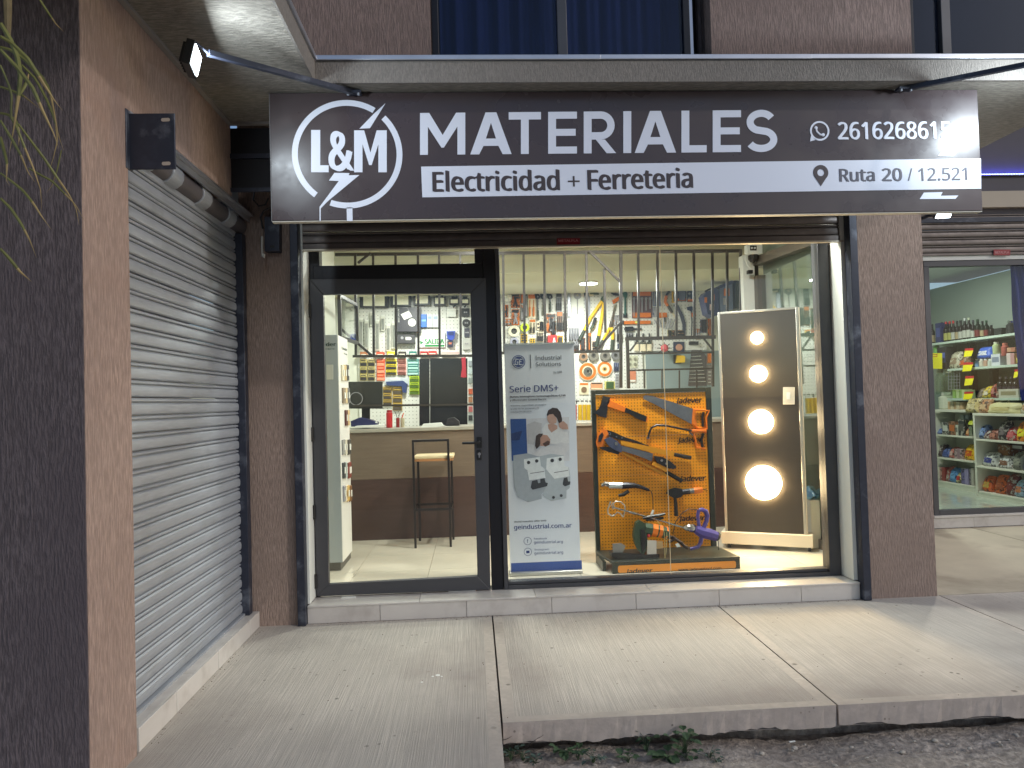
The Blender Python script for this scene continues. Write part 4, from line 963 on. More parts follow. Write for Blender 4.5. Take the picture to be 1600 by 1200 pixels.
bz = .238; bx0, bx1 = jx0-.0, jx1+.06; by0 = 5.55
mb = MB(); mb.prism([(bx0, YJ+.04, bz), (bx0, YJ-.02, bz), (bx0+.06, by0, bz-.012), (bx1, by0, bz-.012), (bx1-.06, YJ-.02, bz), (bx1-.06, YJ+.04, bz)],
                    [(bx0, YJ+.04, bz-.03), (bx0, YJ-.02, bz-.03), (bx0+.06, by0, bz-.03), (bx1, by0, bz-.03), (bx1-.06, YJ-.02, bz-.03), (bx1-.06, YJ+.04, bz-.03)])
mb.build('base_top', grn_blk, jd, bevel=.003)
mb = MB(); mb.box(bx0+.062, bx1-.002, by0+.004, by0+.02, ZF, bz-.031); mb.build('base_front', grn_blk, jd)
mb = MB(); mb.box(bx0+.002, bx0+.03, by0+.1, YJ+.04, ZF, bz-.031); mb.box(bx1-.09, bx1-.062, by0+.03, YJ+.04, ZF, bz-.031); mb.build('base_side', grn_blk, jd)
PJb = PLY(by0+.004)
lz0, lz1 = ZF+.006, bz-.045
pts = []
for cx_, cz_, a0 in ((bx0+.12, lz1-.015, 90), (bx0+.12, lz0+.015, 180), (bx1-.05, lz0+.015, 270), (bx1-.05, lz1-.015, 0)):
    for k in range(4): a = rad(a0+30*k); pts.append((cx_+.015*math.cos(a), by0+.0035, cz_+.015*math.sin(a)))
MB().prism(pts, [(p[0], p[1]-.0015, p[2]) for p in pts]).build('label_plate', orange if False else mat('orange_label', S(222, 138, 34), .45), jd)
text('Jadever', 'lettering', ink, jd, PLY(by0+.002), (977, 896.5), (1020, 894.8), 7.0, .0008, .0008, .02, .2)
text('www.jadevertool.com', 'lettering', ink, jd, PLY(by0+.002), (1060, 892.5), (1127, 890), 4.6, .0008, .0008, .01)
for a, b, h in ((J1(994, 258), J1(1262, 250), 54), (J1(1012, 652), J1(1262, 645), 54), (J1(1030, 1040), J1(1300, 1030), 54), (J2(948, 500), J2(1195, 490), 48)):
    text('Jadever', 'lettering', ink, jd, PJ, a, b, h/6.4, .0008, .0008, .025, .22)
steel = tool_steel; og = mat('tool_orange', S(236, 122, 30), .4, var=.05, vs=30); yl = mat('tool_yellow', S(226, 150, 26), .4, var=.05, vs=30); grip = ink
tool('axe', 'hatchet with black head and orange handle on the orange board', 'axe', PJ, J1, [
    ('head', dk_tool, [('p', [(265, 183), (335, 198), (330, 240), (312, 275), (300, 402), (245, 390), (172, 350), (225, 310), (250, 255)], .006, .02)]),
    ('handle', og, [('p', [(322, 222), (400, 258), (490, 300), (480, 345), (380, 310), (300, 285)], .004, .022)]),
    ('collar', grip, [('p', [(490, 299), (545, 325), (532, 362), (480, 345)], .002, .026)]),
    ('grip', grip, [('p', [(546, 325), (620, 355), (700, 388), (690, 440), (600, 408), (533, 363)], .002, .03)]),
    ('end_cap', og, [('p', [(700, 388), (712, 400), (704, 438), (690, 440)], .002, .028)])])
tool('hand_saw', 'wide hand saw with orange and black handle at the top right of the orange board', 'saw', PJ, J1, [
    ('blade', steel, [('p', [(668, 192), (690, 176), (760, 185), (960, 245), (1165, 312), (1175, 370), (1150, 465), (970, 368), (790, 270), (672, 215)], .012, .0025)]),
    ('handle', og, [('l', [(1172, 320), (1250, 325), (1325, 332), (1296, 400), (1304, 512), (1216, 504), (1160, 455), (1166, 385), (1172, 320)], .0085, .006), ('p', [(1160, 318), (1196, 318), (1180, 400), (1205, 480), (1150, 465), (1168, 380)], .006, .016)]),
    ('grip', grip, [('l', [(1270, 345), (1258, 400), (1262, 490)], .0105, .006)])])
tool('hacksaw', 'hacksaw with dark bow and orange handle under the hand saw', 'saw', PJ, J1, [
    ('bow', dk_tool, [('l', [(715, 606), (730, 545), (750, 500), (800, 475), (900, 480), (1020, 505), (1155, 532)], .009, .008)]),
    ('tensioner', steel, [('l', [(1130, 545), (1165, 575)], .008, .004), ('d', 716, 600, 14, .004, .02)]),
    ('handle', og, [('l', [(1150, 530), (1290, 530), (1288, 552)], .011, .006), ('l', [(1165, 535), (1190, 620), (1195, 690), (1290, 715)], .009, .006)]),
    ('grip', grip, [('l', [(1268, 556), (1248, 620), (1258, 692)], .011, .006)])])
tool('bolt_cutter', 'long bolt cutter with yellow arms and black grips across the orange board', 'bolt cutter', PJ, J1, [
    ('jaw', og, [('p', [(195, 640), (215, 560), (262, 515), (300, 520), (318, 560), (280, 610), (268, 688), (205, 690)], .018, .016)]),
    ('jaw_plate', dk_tool, [('p', [(222, 580), (255, 545), (268, 575), (240, 640), (215, 640)], .035, .006)]),
    ('arm', yl, [('p', [(440, 628), (700, 680), (982, 740), (972, 792), (700, 735), (440, 668)], .014, .018)]),
    ('arm', yl, [('p', [(420, 712), (640, 830), (905, 962), (884, 988), (640, 860), (410, 735)], .014, .018)]),
    ('grip', grip, [('l', [(970, 765), (1060, 785), (1140, 800)], [.016, .018, .018], .008)]),
    ('grip', grip, [('l', [(890, 940), (970, 985), (1050, 1030)], [.016, .018, .018], .008)])])
tool('pipe_wrench', 'heavy blue grey pipe wrench lying over the bolt cutter arms', 'wrench', PJ, J1, [
    ('head', mat('blue_grey_cast', S(84, 90, 116), .4, .5, var=.1, vs=20), [('p', [(270, 615), (330, 590), (400, 630), (450, 690), (440, 745), (380, 720), (330, 690), (300, 660)], .036, .026)]),
    ('jaw', dk_tool, [('p', [(235, 690), (340, 690), (430, 740), (410, 765), (300, 735), (232, 705)], .034, .016)]),
    ('shaft', steel, [('p', [(435, 675), (600, 715), (755, 755), (742, 832), (600, 775), (425, 722)], .036, .018)]),
    ('pivot', chrome, [('d', 388, 655, 18, .062, .006)]),
    ('hanger', steel, [('o', 735, 795, 8, 16, .054, .006)])])
tool('pruning_lopper', 'short lopper with black grip hanging over the lower yellow arm', 'lopper', PJ, J1, [
    ('arm', yl, [('p', [(765, 835), (915, 905), (885, 940), (745, 868)], .034, .016)]),
    ('linkage', dk_tool, [('p', [(760, 778), (850, 790), (930, 835), (990, 890), (960, 910), (900, 900), (800, 850)], .034, .020)]),
    ('bolt', chrome, [('d', 838, 822, 14, .055, .006), ('d', 882, 855, 12, .055, .006)])])
tool('strap_wrench', 'black strap wrench hanging behind the pipe wrench head', 'strap wrench', PJ, J1, [
    ('strap', grip, [('p', [(300, 520), (380, 545), (470, 590), (600, 630), (740, 690), (640, 668), (540, 640), (450, 625), (330, 590)], .004, .012)]),
    ('buckle', steel, [('o', 330, 560, 8, 16, .017, .005), ('d', 400, 590, 8, .017, .005), ('d', 455, 602, 8, .017, .005)])])
PJ2 = PLY(YJ-.02)
tool('angle_grinder', 'silver and dark straight grinder at the left of the orange board', 'grinder', PJ2, J2, [
    ('gear_head', chrome, [('l', [(232, 170), (262, 150), (300, 160), (330, 166)], [.016, .020, .022, .023], .0)]),
    ('body', mat('silver_sleeve', S(206, 214, 218), .3, .4), [('l', [(300, 164), (420, 166)], .026, .0)]),
    ('motor', dk_tool, [('l', [(420, 168), (470, 165), (540, 165), (600, 182), (668, 208)], [.027, .026, .02, .016, .012], .0)]),
    ('side_handle', grip, [('l', [(385, 258), (430, 248), (480, 215)], [.012, .017, .015], .02)]),
    ('cord', grip, [('l', [(668, 205), (695, 225), (708, 280), (710, 390)], .0035, .01)]),
    ('plug', white_paint, [('l', [(708, 392), (690, 440)], [.010, .012], .02)])])
tool('disc_grinder', 'small grinder with black guard and orange body at the right of the orange board', 'grinder', PJ2, J2, [
    ('guard', grip, [('p', [(822, 240), (840, 205), (900, 185), (965, 195), (980, 230), (960, 270), (900, 285), (860, 262), (840, 245)], .03, .02)]),
    ('gear_case', dk_tool, [('l', [(940, 232), (1042, 220)], [.024, .024], .0)]),
    ('band', chrome, [('l', [(1042, 220), (1080, 216)], .025, .0)]),
    ('body', og, [('l', [(1080, 216), (1130, 208), (1160, 205)], [.026, .026, .022], .0)]),
    ('side_handle', grip, [('l', [(905, 280), (912, 340), (916, 445)], [.012, .015, .018], .02)]),
    ('cord', grip, [('l', [(1160, 205), (1190, 205), (1212, 215)], .0035, .01)])])
PT = PLY(5.70)
purple = mat('purple_casing', S(86, 74, 148), .38, var=.05, vs=20)
cx = [(1120, 388), (1150, 384), (1185, 400), (1198, 440), (1190, 490), (1165, 545), (1150, 610), (1135, 690), (1110, 725), (1040, 745)]
tool('paddle_mixer', 'purple paddle mixer drill with long steel rod lying on the display base', 'mixer', PT, J2, [
    ('rod', chrome, [('l', [(320, 360), (540, 422), (760, 485), (995, 556)], .007, .03)]),
    ('rod_coupling', chrome, [('l', [(488, 408), (545, 425)], .010, .027)]),
    ('paddle', mat('galvanised_paddle', S(196, 190, 180), .35, .8), [('l', [(312, 312), (300, 350), (286, 385), (290, 425), (325, 445), (350, 438)], .006, .03), ('l', [(318, 350), (360, 312), (405, 315), (440, 345), (446, 385), (430, 455)], .005, .03), ('l', [(350, 438), (372, 410), (400, 420), (428, 455)], .005, .03), ('l', [(330, 325), (345, 360), (330, 385)], .006, .03)]),
    ('chuck', chrome, [('l', [(985, 556), (1000, 556), (1030, 552), (1060, 556), (1085, 560)], [.012, .024, .03, .036, .03], .0)]),
    ('handle_frame', purple, [('l', cx, [.014, .018, .02, .02, .018, .018, .018, .017, .015, .013], .03), ('l', [(1120, 388), (1112, 440), (1120, 520), (1138, 600)], .014, .03)]),
    ('motor', purple, [('l', [(1090, 565), (1140, 590), (1220, 610), (1285, 630)], [.034, .046, .046, .04], .0)]),
    ('end_cap', grip, [('l', [(1285, 630), (1306, 640)], [.04, .03], .006)]),
    ('cord', grip, [('l', [(1120, 390), (1040, 385), (980, 420), (920, 500), (895, 600), (890, 660)], .0035, .01), ('l', [(1300, 645), (1310, 690), (1312, 760)], .003, .02)])])
dkg = mat('saw_green', S(52, 72, 52), .4, var=.08, vs=20)
tool('mitre_saw', 'dark green mitre saw with yellow banded motor on the display base', 'mitre saw', PT, J2, [
    ('table', grip, [('p', [(305, 770), (420, 768), (600, 785), (742, 780), (742, 835), (560, 848), (420, 850), (310, 810)], .0, .10)]),
    ('fence', mat('cast_fence', S(150, 146, 140), .4, .6), [('p', [(322, 692), (400, 685), (440, 712), (410, 778), (325, 778)], .07, .012)]),
    ('fence', mat('bright_fence', S(214, 208, 200), .35, .5), [('p', [(634, 655), (718, 660), (718, 790), (634, 792)], .08, .014)]),
    ('blade_guard', dkg, [('p', [(520, 560), (535, 500), (570, 478), (610, 500), (634, 560), (640, 660), (630, 750), (600, 795), (560, 760), (525, 690), (512, 620)], .03, .05)]),
    ('guard_rim', grip, [('p', [(575, 560), (610, 555), (622, 640), (614, 740), (596, 770), (580, 680)], .081, .008)]),
    ('motor', dkg, [('l', [(620, 560), (700, 575), (840, 600)], [.05, .052, .048], -.01)]),
    ('motor_band', og, [('l', [(688, 571), (735, 580)], .0535, -.012)]), ('motor_band', og, [('l', [(750, 583), (780, 589)], .0525, -.012)]), ('motor_band', og, [('l', [(805, 594), (830, 598)], .0510, -.012)]),
    ('handle', grip, [('l', [(610, 465), (690, 450), (760, 440), (815, 425)], [.012, .014, .013, .010], .02), ('l', [(640, 480), (720, 478), (800, 462)], .011, .02)]),
    ('switch', mat('switch_red', S(190, 40, 44), .4), [('b', 650, 618, 17, .07)]),
    ('sole', mat('pale_sole', S(206, 170, 120), .5), [('p', [(720, 672), (785, 672), (790, 735), (720, 742)], .04, .02)])])
tool('wire_tie', 'loose pale cord hanging over the mitre saw motor', 'cord', PLY(5.60), J2, [('cord', mat('pale_cord', S(196, 182, 130), .7), [('l', [(752, 500), (790, 545), (815, 600), (822, 700), (818, 845)], .0022, 0), ('l', [(840, 600), (838, 720), (826, 845)], .0022, .002)])])
tool('price_card', 'small white card on the base between saw and mixer', 'card', PLY(5.62), J2, [('card', white_paint, [('p', [(918, 712), (945, 700), (970, 735), (935, 742)], 0, .002)])])
tool('strap', 'dark brown tangle of straps beside the white card', 'strap', PLY(5.72), J2, [('strap', mat('dark_brown_strap', S(60, 44, 40), .7), [('l', [(850, 640), (900, 650), (960, 690), (1000, 730), (1030, 742)], .014, 0), ('l', [(850, 690), (910, 660), (980, 700)], .012, .01)])])

# ================================================================== goods on the white pegboard (windows side)
PB_ = PLY(YB); G6 = Zm(780, 370, 5.218); G7 = Zm(960, 370, 4.8); G4 = Zm(470, 370, 4)
orp = pc(208, 112, 34); orb = busy((206, 112, 38), (52, 46, 44), (214, 204, 186)); blk = pc(44, 42, 46); navy = pc(50, 58, 84); gry = pc(150, 150, 156); crm = pc(226, 214, 186); yel = pc(230, 186, 44); red_ = pc(196, 44, 50); sil = chrome
def pack(label, z, b, card, items, cat='blister pack', name='blister_pack', header=None, group=None):
    """carded article: card, printed header, then what the blister holds; items = [(material, kind, n)]"""
    x0, y0, x1, y1 = b; w, h = x1-x0, y1-y0
    if card is orp: card = orb
    parts = [('card', card, [('r', x0, y0, x1, y1, .01, .004)])]
    if header: parts.append(('header', header, [('r', x0+w*.06, y0+h*.03, x1-w*.06, y0+h*.20, .0142, .0008)]))
    for m, k, n in items:
        shs = []
        t0 = y0+h*(.25 if header else .06); t1 = y1-h*.07
        if k == 'bars':
            for i in range(n):
                xx = x0+w*(i+.5)/n; shs += [('l', [(xx, t0), (xx, t0+(t1-t0)*.45)], .006, .014), ('l', [(xx, t0+(t1-t0)*.45), (xx, t1)], .013, .014)]
        elif k == 'pliers':
            cx_, m1 = (x0+x1)/2, t0+(t1-t0)*.35
            shs += [('l', [(cx_-w*.1, t0), (cx_, m1), (cx_+w*.22, t1)], .013, .014), ('l', [(cx_+w*.1, t0), (cx_, m1), (cx_-w*.22, t1)], .013, .016)]
        elif k == 'rows':
            for i in range(n): yy = t0+(t1-t0)*(i+.15)/n; shs.append(('r', x0+w*.12, yy, x1-w*.12, yy+(t1-t0)*.62/n, .0145, .012))
        elif k == 'block': shs.append(('r', x0+w*.16, t0, x1-w*.16, t1, .0145, .02))
        elif k == 'low': shs.append(('r', x0+w*.05, y1-h*.2, x1-w*.05, y1-h*.03, .0142, .001))
        elif k == 'dots':
            for i in range(n):
                for j in range(n): shs.append(('d', x0+w*(i+.5)/n, t0+(t1-t0)*(j+.5)/n, min(w, h)/n*.3, .0145, .01))
        elif k == 'fan':
            for i in range(n): a = (i-(n-1)/2)*.5/n; shs.append(('l', [((x0+x1)/2+w*a*.4, t1), ((x0+x1)/2+w*a*1.9, t0)], .008, .014+.002*i))
        elif k == 'wrench':
            for i in range(n):
                xx = x0+w*(i+.5)/n; sc_ = 1-.1*i; shs += [('l', [(xx, t0+h*.08), (xx, t0+(t1-t0)*sc_)], .008, .016), ('o', xx, t0+h*.05, w*.10/n, w*.32/n, .016, .012)]
        parts.append(('content', m, shs))
    return tool(name, label, cat, PB_, z, parts, group)
pack('orange carded pliers, topmost pack beside the left window edge', G6, (95, 460, 168, 580), orp, [(blk, 'pliers', 1)], header=blk)
pack('orange and white carded glue gun below the topmost orange pliers', G6, (100, 592, 165, 722), orp, [(gry, 'pliers', 1), (orp, 'low', 1)], header=blk)
pack('narrow black and orange carded cutter next to the top pliers', G6, (174, 470, 206, 545), blk, [(orp, 'block', 1)])
pack('small orange carded knife at the very left of the tool wall', G6, (46, 556, 74, 658), orp, [(blk, 'bars', 1)])
pack('two long orange carded snips hanging side by side', G6, (233, 466, 296, 664), crm, [(orp, 'bars', 2)], header=orp)
for k, (x, y1, lb_) in enumerate(((312, 680, 'first'), (358, 640, 'second'), (412, 612, 'third'))):
    tool('adjustable_wrench', 'dark adjustable wrench with green grip, %s from the left' % lb_, 'wrench', PB_, G6, [
        ('jaw', dk_tool, [('o', x, 490, 8, 22, .012, .014), ('p', [(x-26, 466), (x-10, 462), (x-4, 490), (x-20, 496)], .012, .012)]),
        ('shaft', steel, [('l', [(x, 505), (x+3, y1-80)], .010, .012)]),
        ('grip', pc(66, 74, 60), [('l', [(x+3, y1-80), (x+5, y1)], [.012, .017], .012)])])
pack('grey carded set of rasps with long file handles', G6, (462, 460, 510, 612), gry, [(blk, 'bars', 3)], header=blk)
pack('pale carded row of drill bits beside the rasps', G6, (556, 460, 580, 660), gry, [(steel, 'rows', 9)])
for b_, c_, it_, lb_ in (((176, 558, 206, 690), busy((60, 56, 54), (200, 112, 40), (190, 184, 170)), [(gry, 'bars', 2)], 'dark card of two screwdrivers beside the orange glue gun'),
                        ((210, 470, 230, 660), pc(90, 96, 80), [(gry, 'bars', 1)], 'single green carded file left of the long snips'),
                        ((520, 620, 554, 772), busy((120, 110, 104), (60, 56, 54), (206, 196, 170)), [(blk, 'bars', 2)], 'grey card of two drill bits right of the chisel bundle'),
                        ((330, 690, 384, 690+80), crm, [(blk, 'bars', 3)], 'cream card of three small files under the green wrenches'),
                        ((34, 668, 92, 726), busy((200, 120, 60), (60, 50, 46), (220, 210, 190)), [(gry, 'dots', 2)], 'orange card of washers at the left edge of the wall'),
                        ((420, 690, 462, 806), busy((190, 110, 50), (50, 46, 46), (200, 190, 170)), [(blk, 'pliers', 1)], 'brown card of pliers above the white funnel'),
                        ((756, 850, 800, 930), busy((170, 150, 130), (60, 56, 52), (216, 140, 60)), [(blk, 'rows', 3)], 'tan card of bits between the bolt cutter grips'),
                        ((930, 640, 985, 730), busy((150, 150, 150), (60, 60, 66), (214, 140, 60)), [(gry, 'bars', 2)], 'grey card of chisels by the green pipe wrench')):
    pack(lb_, G6, b_, c_, it_)
for b_, c_, it_, lb_ in (((284, 528, 326, 600), busy((120, 124, 146), (56, 60, 76), (214, 206, 190)), [(gry, 'fan', 3)], 'blue grey card of small pliers beside the scraper'),
                        ((432, 700, 532, 752), busy((150, 110, 80), (60, 52, 50), (206, 196, 180)), [(blk, 'rows', 2)], 'brown card of sanding discs under the machete'),
                        ((396, 700, 430, 752), busy((170, 160, 90), (60, 60, 52), (214, 206, 190)), [(blk, 'block', 1)], 'olive card of cutters left of the sanding discs'),
                        ((604, 690, 640, 770), busy((186, 110, 50), (54, 50, 50), (210, 200, 180)), [(gry, 'bars', 2)], 'orange card of hooks right of the hoe'),
                        ((640, 620, 690, 720), busy((96, 104, 128), (50, 52, 62), (206, 120, 50)), [(blk, 'block', 1)], 'blue card under the navy tool bag')):
    pack(lb_, G7, b_, c_, it_)
pack('framed white card with a curved pruning knife', G6, (588, 460, 685, 646), white_paint, [(gry, 'wrench', 1), (crm, 'fan', 1)], name='framed_card', cat='display card')
tool('hand_saw', 'grey hand saw hanging upright between knife card and bolt cutter', 'saw', PB_, G6, [
    ('blade', steel, [('p', [(694, 470), (740, 470), (742, 690), (716, 700), (698, 560)], .012, .004)]), ('grip', dk_tool, [('p', [(690, 448), (735, 452), (735, 486), (692, 480)], .01, .02)])])
tool('hammer', 'claw hammer with dark handle hung level at the top of the wall', 'hammer', PB_, G6, [
    ('handle', pc(70, 88, 70), [('l', [(735, 466), (808, 468)], .016, .014)]), ('head', crm, [('p', [(728, 448), (766, 446), (766, 486), (730, 484)], .01, .03)])])
tool('bolt_cutter', 'large bolt cutter with yellow arms spread open on the white pegboard', 'bolt cutter', PB_, G6, [
    ('jaw', pc(60, 76, 60), [('p', [(826, 500), (842, 486), (860, 500), (858, 540), (838, 556), (822, 530)], .02, .03)]),
    ('arm', yel, [('l', [(832, 530), (740, 665), (690, 765)], .024, .014)]), ('arm', yel, [('l', [(850, 540), (830, 670), (806, 810)], .024, .018)]),
    ('grip', pc(52, 62, 54), [('l', [(690, 765), (650, 845)], [.022, .027], .012)]), ('grip', pc(52, 62, 54), [('l', [(806, 808), (786, 900)], [.022, .027], .014)])])
tool('tin_snips', 'short dark green snips leaning over the bolt cutter arm', 'snips', PB_, G6, [
    ('blade', dk_tool, [('l', [(780, 665), (760, 720)], .022, .05)]), ('handle', pc(70, 80, 66), [('l', [(760, 720), (738, 760)], .018, .05), ('l', [(768, 715), (756, 745)], .014, .06)])])
tool('hedge_shears', 'hedge shears with bare blades and orange green handles', 'shears', PB_, G6, [
    ('blade', chrome, [('p', [(948, 540), (955, 560), (920, 690), (896, 745), (890, 738), (915, 650)], .02, .006)]), ('blade', chrome, [('p', [(930, 560), (940, 560), (922, 740), (905, 745)], .03, .006)]),
    ('handle', yel, [('l', [(896, 745), (850, 830), (840, 850)], .02, .014)]), ('handle', yel, [('l', [(912, 742), (920, 790), (920, 840)], .024, .018)]),
    ('grip', pc(56, 66, 56), [('l', [(842, 845), (815, 905)], .024, .012)]), ('grip', pc(56, 66, 56), [('l', [(920, 838), (914, 925)], .024, .012)])])
tool('pruning_shears', 'orange handled pruner with folded blade right of the bolt cutter', 'pruner', PB_, G6, [
    ('blade', dk_tool, [('p', [(905, 458), (990, 466), (992, 486), (930, 478)], .012, .012)]), ('handle', orp, [('l', [(985, 490), (920, 530)], .016, .014), ('l', [(985, 505), (925, 545)], .012, .02)])])
tool('pipe_wrench', 'green pipe wrench hanging upright beside the middle grille bar', 'wrench', PB_, G6, [
    ('jaw', pc(48, 92, 84), [('p', [(1004, 458), (1030, 448), (1042, 470), (1036, 500), (1012, 496)], .012, .03)]), ('shaft', pc(48, 92, 84), [('l', [(1024, 495), (1024, 640)], .015, .012)]), ('handle_end', dk_tool, [('p', [(1008, 628), (1040, 628), (1040, 662), (1008, 660)], .012, .02)])])
tool('spirit_level', 'long orange spirit level hung level under the wrench card', 'spirit level', PB_, G7, [
    ('bar', orp, [('p', [(62, 634), (268, 630), (268, 654), (62, 658)], .012, .025)]), ('vial', pc(220, 230, 120), [('r', 150, 636, 178, 650, .038, .003)]), ('end_cap', blk, [('r', 60, 632, 68, 659, .012, .028)])])
for cx_, cy_, r, m, lb_ in ((120, 772, 46, pc(226, 224, 200), 'large roll of cream masking tape'), (207, 742, 36, pc(206, 226, 40), 'fluorescent yellow roll of tape'), (122, 858, 34, pc(166, 168, 190), 'grey roll of tape above the banner')):
    tool('tape_roll', lb_+' on the left of the tool wall', 'tape roll', PB_, G6, [('roll', m, [('o', cx_, cy_, r*.52, r, .012, .045)]), ('core', pc(40, 38, 40), [('o', cx_, cy_, r*.40, r*.52, .012, .043)])])
tool('lamp_globe', 'pale round globe at the top left corner of the tool wall', 'globe', PB_, G6, [('globe', white_paint, [('b', 66, 498, 40, .0)])])
pack('yellow black carded bit set under the yellow tape roll', G6, (176, 792, 230, 862), yel, [(blk, 'rows', 3)])
pack('tall pale card holding two screwdrivers', G6, (246, 672, 296, 792), crm, [(blk, 'bars', 2)], header=orp)
pack('tan card of small sockets at the left of the grinder boards', G6, (306, 692, 356, 762), crm, [(blk, 'dots', 2)])
pack('tan card of dark drill bits below the small sockets', G6, (308, 776, 358, 858), crm, [(blk, 'bars', 4)])
pack('small yellow card with round hole saws above the banner', G6, (250, 828, 292, 866), yel, [(blk, 'dots', 2)])
pack('orange carded spray gun hanging over the red tray', G6, (386, 628, 460, 782), orp, [(blk, 'pliers', 1), (gry, 'fan', 2)], header=blk)
pack('brown carded bundle of long chisels', G6, (470, 612, 516, 772), pc(120, 84, 60), [(blk, 'bars', 3)], header=orp)
tool('parts_tray', 'red plastic tray with a white funnel above the banner', 'tray', PB_, G6, [('tray', red_, [('r', 392, 808, 466, 866, .012, .10)]), ('funnel', white_paint, [('p', [(436, 830), (444, 830), (452, 866), (428, 866)], .115, .02)])])
pack('bright orange carded stapler right of the red tray', G6, (474, 806, 520, 862), yel, [(blk, 'block', 1)], header=orp)
pack('clear pack of four steel chisels in a row', G6, (566, 716, 650, 850), gry, [(steel, 'bars', 4)], header=white_paint)
pack('second pack of chisels hanging below the first', G6, (600, 852, 650, 932), gry, [(blk, 'bars', 3), (orp, 'low', 1)])
pack('orange card with black caulking nozzle beside the chisels', G6, (658, 822, 702, 926), orp, [(blk, 'block', 1)])
pack('narrow dark card with brass plumb bob', G6, (708, 782, 750, 932), pc(70, 58, 48), [(orp, 'bars', 1)], header=orp)
pack('black clamp set on grey card beside the middle grille bar', G6, (956, 740, 1000, 862), gry, [(blk, 'bars', 3)])
pack('dark small card with white label under the clamp set', G6, (962, 872, 1000, 926), navy, [(white_paint, 'low', 1)])
for k, (cx_, cy_, r, m) in enumerate(((684, 978, 36, pc(150, 120, 96)), (766, 970, 42, pc(120, 116, 108)), (861, 972, 42, pc(120, 116, 110)), (946, 968, 36, pc(112, 112, 116)))):
    tool('grinder_cup', ('brown', 'heavy', 'grey', 'dark')[k]+' grinder cup wheel, %s of the row over the big discs' % ('first', 'second', 'third', 'last')[k], 'grinding wheel', PB_, G6, [
        ('rim', m, [('o', cx_, cy_, r*.45, r, .012, .03)]), ('hub', pc(70, 68, 66), [('d', cx_, cy_, r*.45, .012, .022)]), ('bore', ink, [('d', cx_, cy_-4, r*.2, .0345, .001)])])
for cx_, cy_, r, lb_, cc in ((720, 1098, 74, 'large orange and cream cutting disc with steel flange', True), (858, 1078, 64, 'smaller orange cutting disc beside the flanged one', False)):
    pr = [('disc', crm, [('d', cx_, cy_, r, .012, .008)]), ('print', orp, [('o', cx_, cy_, r*.62, r*.94, .0202, .0006)])]
    pr.append(('flange', chrome if cc else pc(190, 150, 70), [('o', cx_, cy_, r*.12, r*(.48 if cc else .3), .0202, .014 if cc else .001)])); pr.append(('bore', ink, [('d', cx_, cy_, r*.14, .021, .002)]))
    tool('cutting_disc', lb_, 'cutting disc', PB_, G6, pr)
ZS3_ = Zm(900, 520, 7.273)
pack('cream box with a picture of a wire disc on the lower shelf', ZS3_, (36, 568, 142, 700), crm, [(pc(120, 96, 76), 'dots', 1)], header=orp, name='carton', cat='box')
pack('orange and cream disc carton beside the wire disc box', ZS3_, (166, 566, 300, 645), pc(210, 150, 110), [(crm, 'low', 1)], header=blk, name='carton', cat='box')
pack('green and yellow small carton at the end of the disc boxes', ZS3_, (322, 552, 442, 640), pc(206, 200, 120), [(pc(50, 84, 50), 'block', 1)], name='carton', cat='box')
pack('blue and clear pack of drill bits beside the gate post', ZS3_, (425, 340, 490, 440), pc(120, 130, 160), [(navy, 'bars', 3)])
pack('white hanging pack of cable clips under the drill bits', ZS3_, (440, 450, 486, 640), pc(200, 204, 206), [(gry, 'rows', 5)])
sh = tool('wall_shelf', 'thin dark shelf between banner and orange board', 'shelf', PLY(9.6), Zm(900, 590, 6.4), [('board', dk_tool, [('r', -60, 229, 145, 241, 0, .05)]), ('bracket', dk_tool, [('r', 0, 241, 8, 262, 0, .04)])])
for k in range(4):
    x = (-36, 18, 62, 104)[k]
    tool('sealant_tube', ('red', 'yellow', 'tall yellow', 'last yellow')[k]+' sealant cartridge standing under the thin shelf', 'sealant tube', PLY(9.5), Zm(900, 590, 6.4), [
        ('tube', red_ if k == 0 else yel, [('l', [(x+20, 270), (x+20, 425)], .028, 0)]), ('base', white_paint, [('l', [(x+20, 425), (x+20, 445)], .029, 0)]), ('nozzle', white_paint, [('l', [(x+20, 225 if k else 245), (x+20, 270)], [.006, .012], .01)])])
# right portion
pack('dark blue card with a whole set of combination wrenches', G7, (130, 402, 280, 612), pc(92, 70, 74), [(gry, 'wrench', 5), (orp, 'low', 1)], header=orp, name='wrench_set', cat='wrench set')
pack('blue grey card of small ring spanners', G7, (286, 402, 352, 522), pc(116, 124, 150), [(gry, 'wrench', 3)])
tool('spanner_fan', 'fan of open steel spanners below the pruning saw', 'spanner set', PB_, G7, [('spanner', gry, [('l', [(330+18*i, 690-abs(i-3)*4), (300+34*i if i < 4 else 300+30*i, 612+abs(i-3)*5)], .009, .012+.003*i) for i in range(6)])])
tool('pruning_saw', 'folding pruning saw with orange and black handle', 'saw', PB_, G7, [
    ('head', blk, [('l', [(408, 412), (384, 446)], [.016, .022], .014)]), ('handle', orp, [('l', [(384, 446), (376, 490), (396, 520)], .022, .014)]), ('grip', pc(70, 66, 56), [('l', [(396, 518), (428, 572)], .02, .014)]), ('blade', crm, [('p', [(420, 566), (436, 562), (462, 612), (452, 616)], .018, .006)])])
tool('paint_scraper', 'red orange scraper hung below the spanner card', 'scraper', PB_, G7, [('blade', orp, [('p', [(330, 570), (390, 570), (392, 604), (330, 610)], .012, .01)]), ('handle', blk, [('l', [(372, 606), (374, 640)], .014, .014)])])
pack('narrow yellow and black carded tester', G7, (428, 380, 464, 496), yel, [(blk, 'bars', 1)])
pack('navy and orange carded drill set at the top of the right wall', G7, (470, 376, 538, 484), navy, [(pc(96, 100, 120), 'block', 1), (orp, 'low', 1)], header=orp)
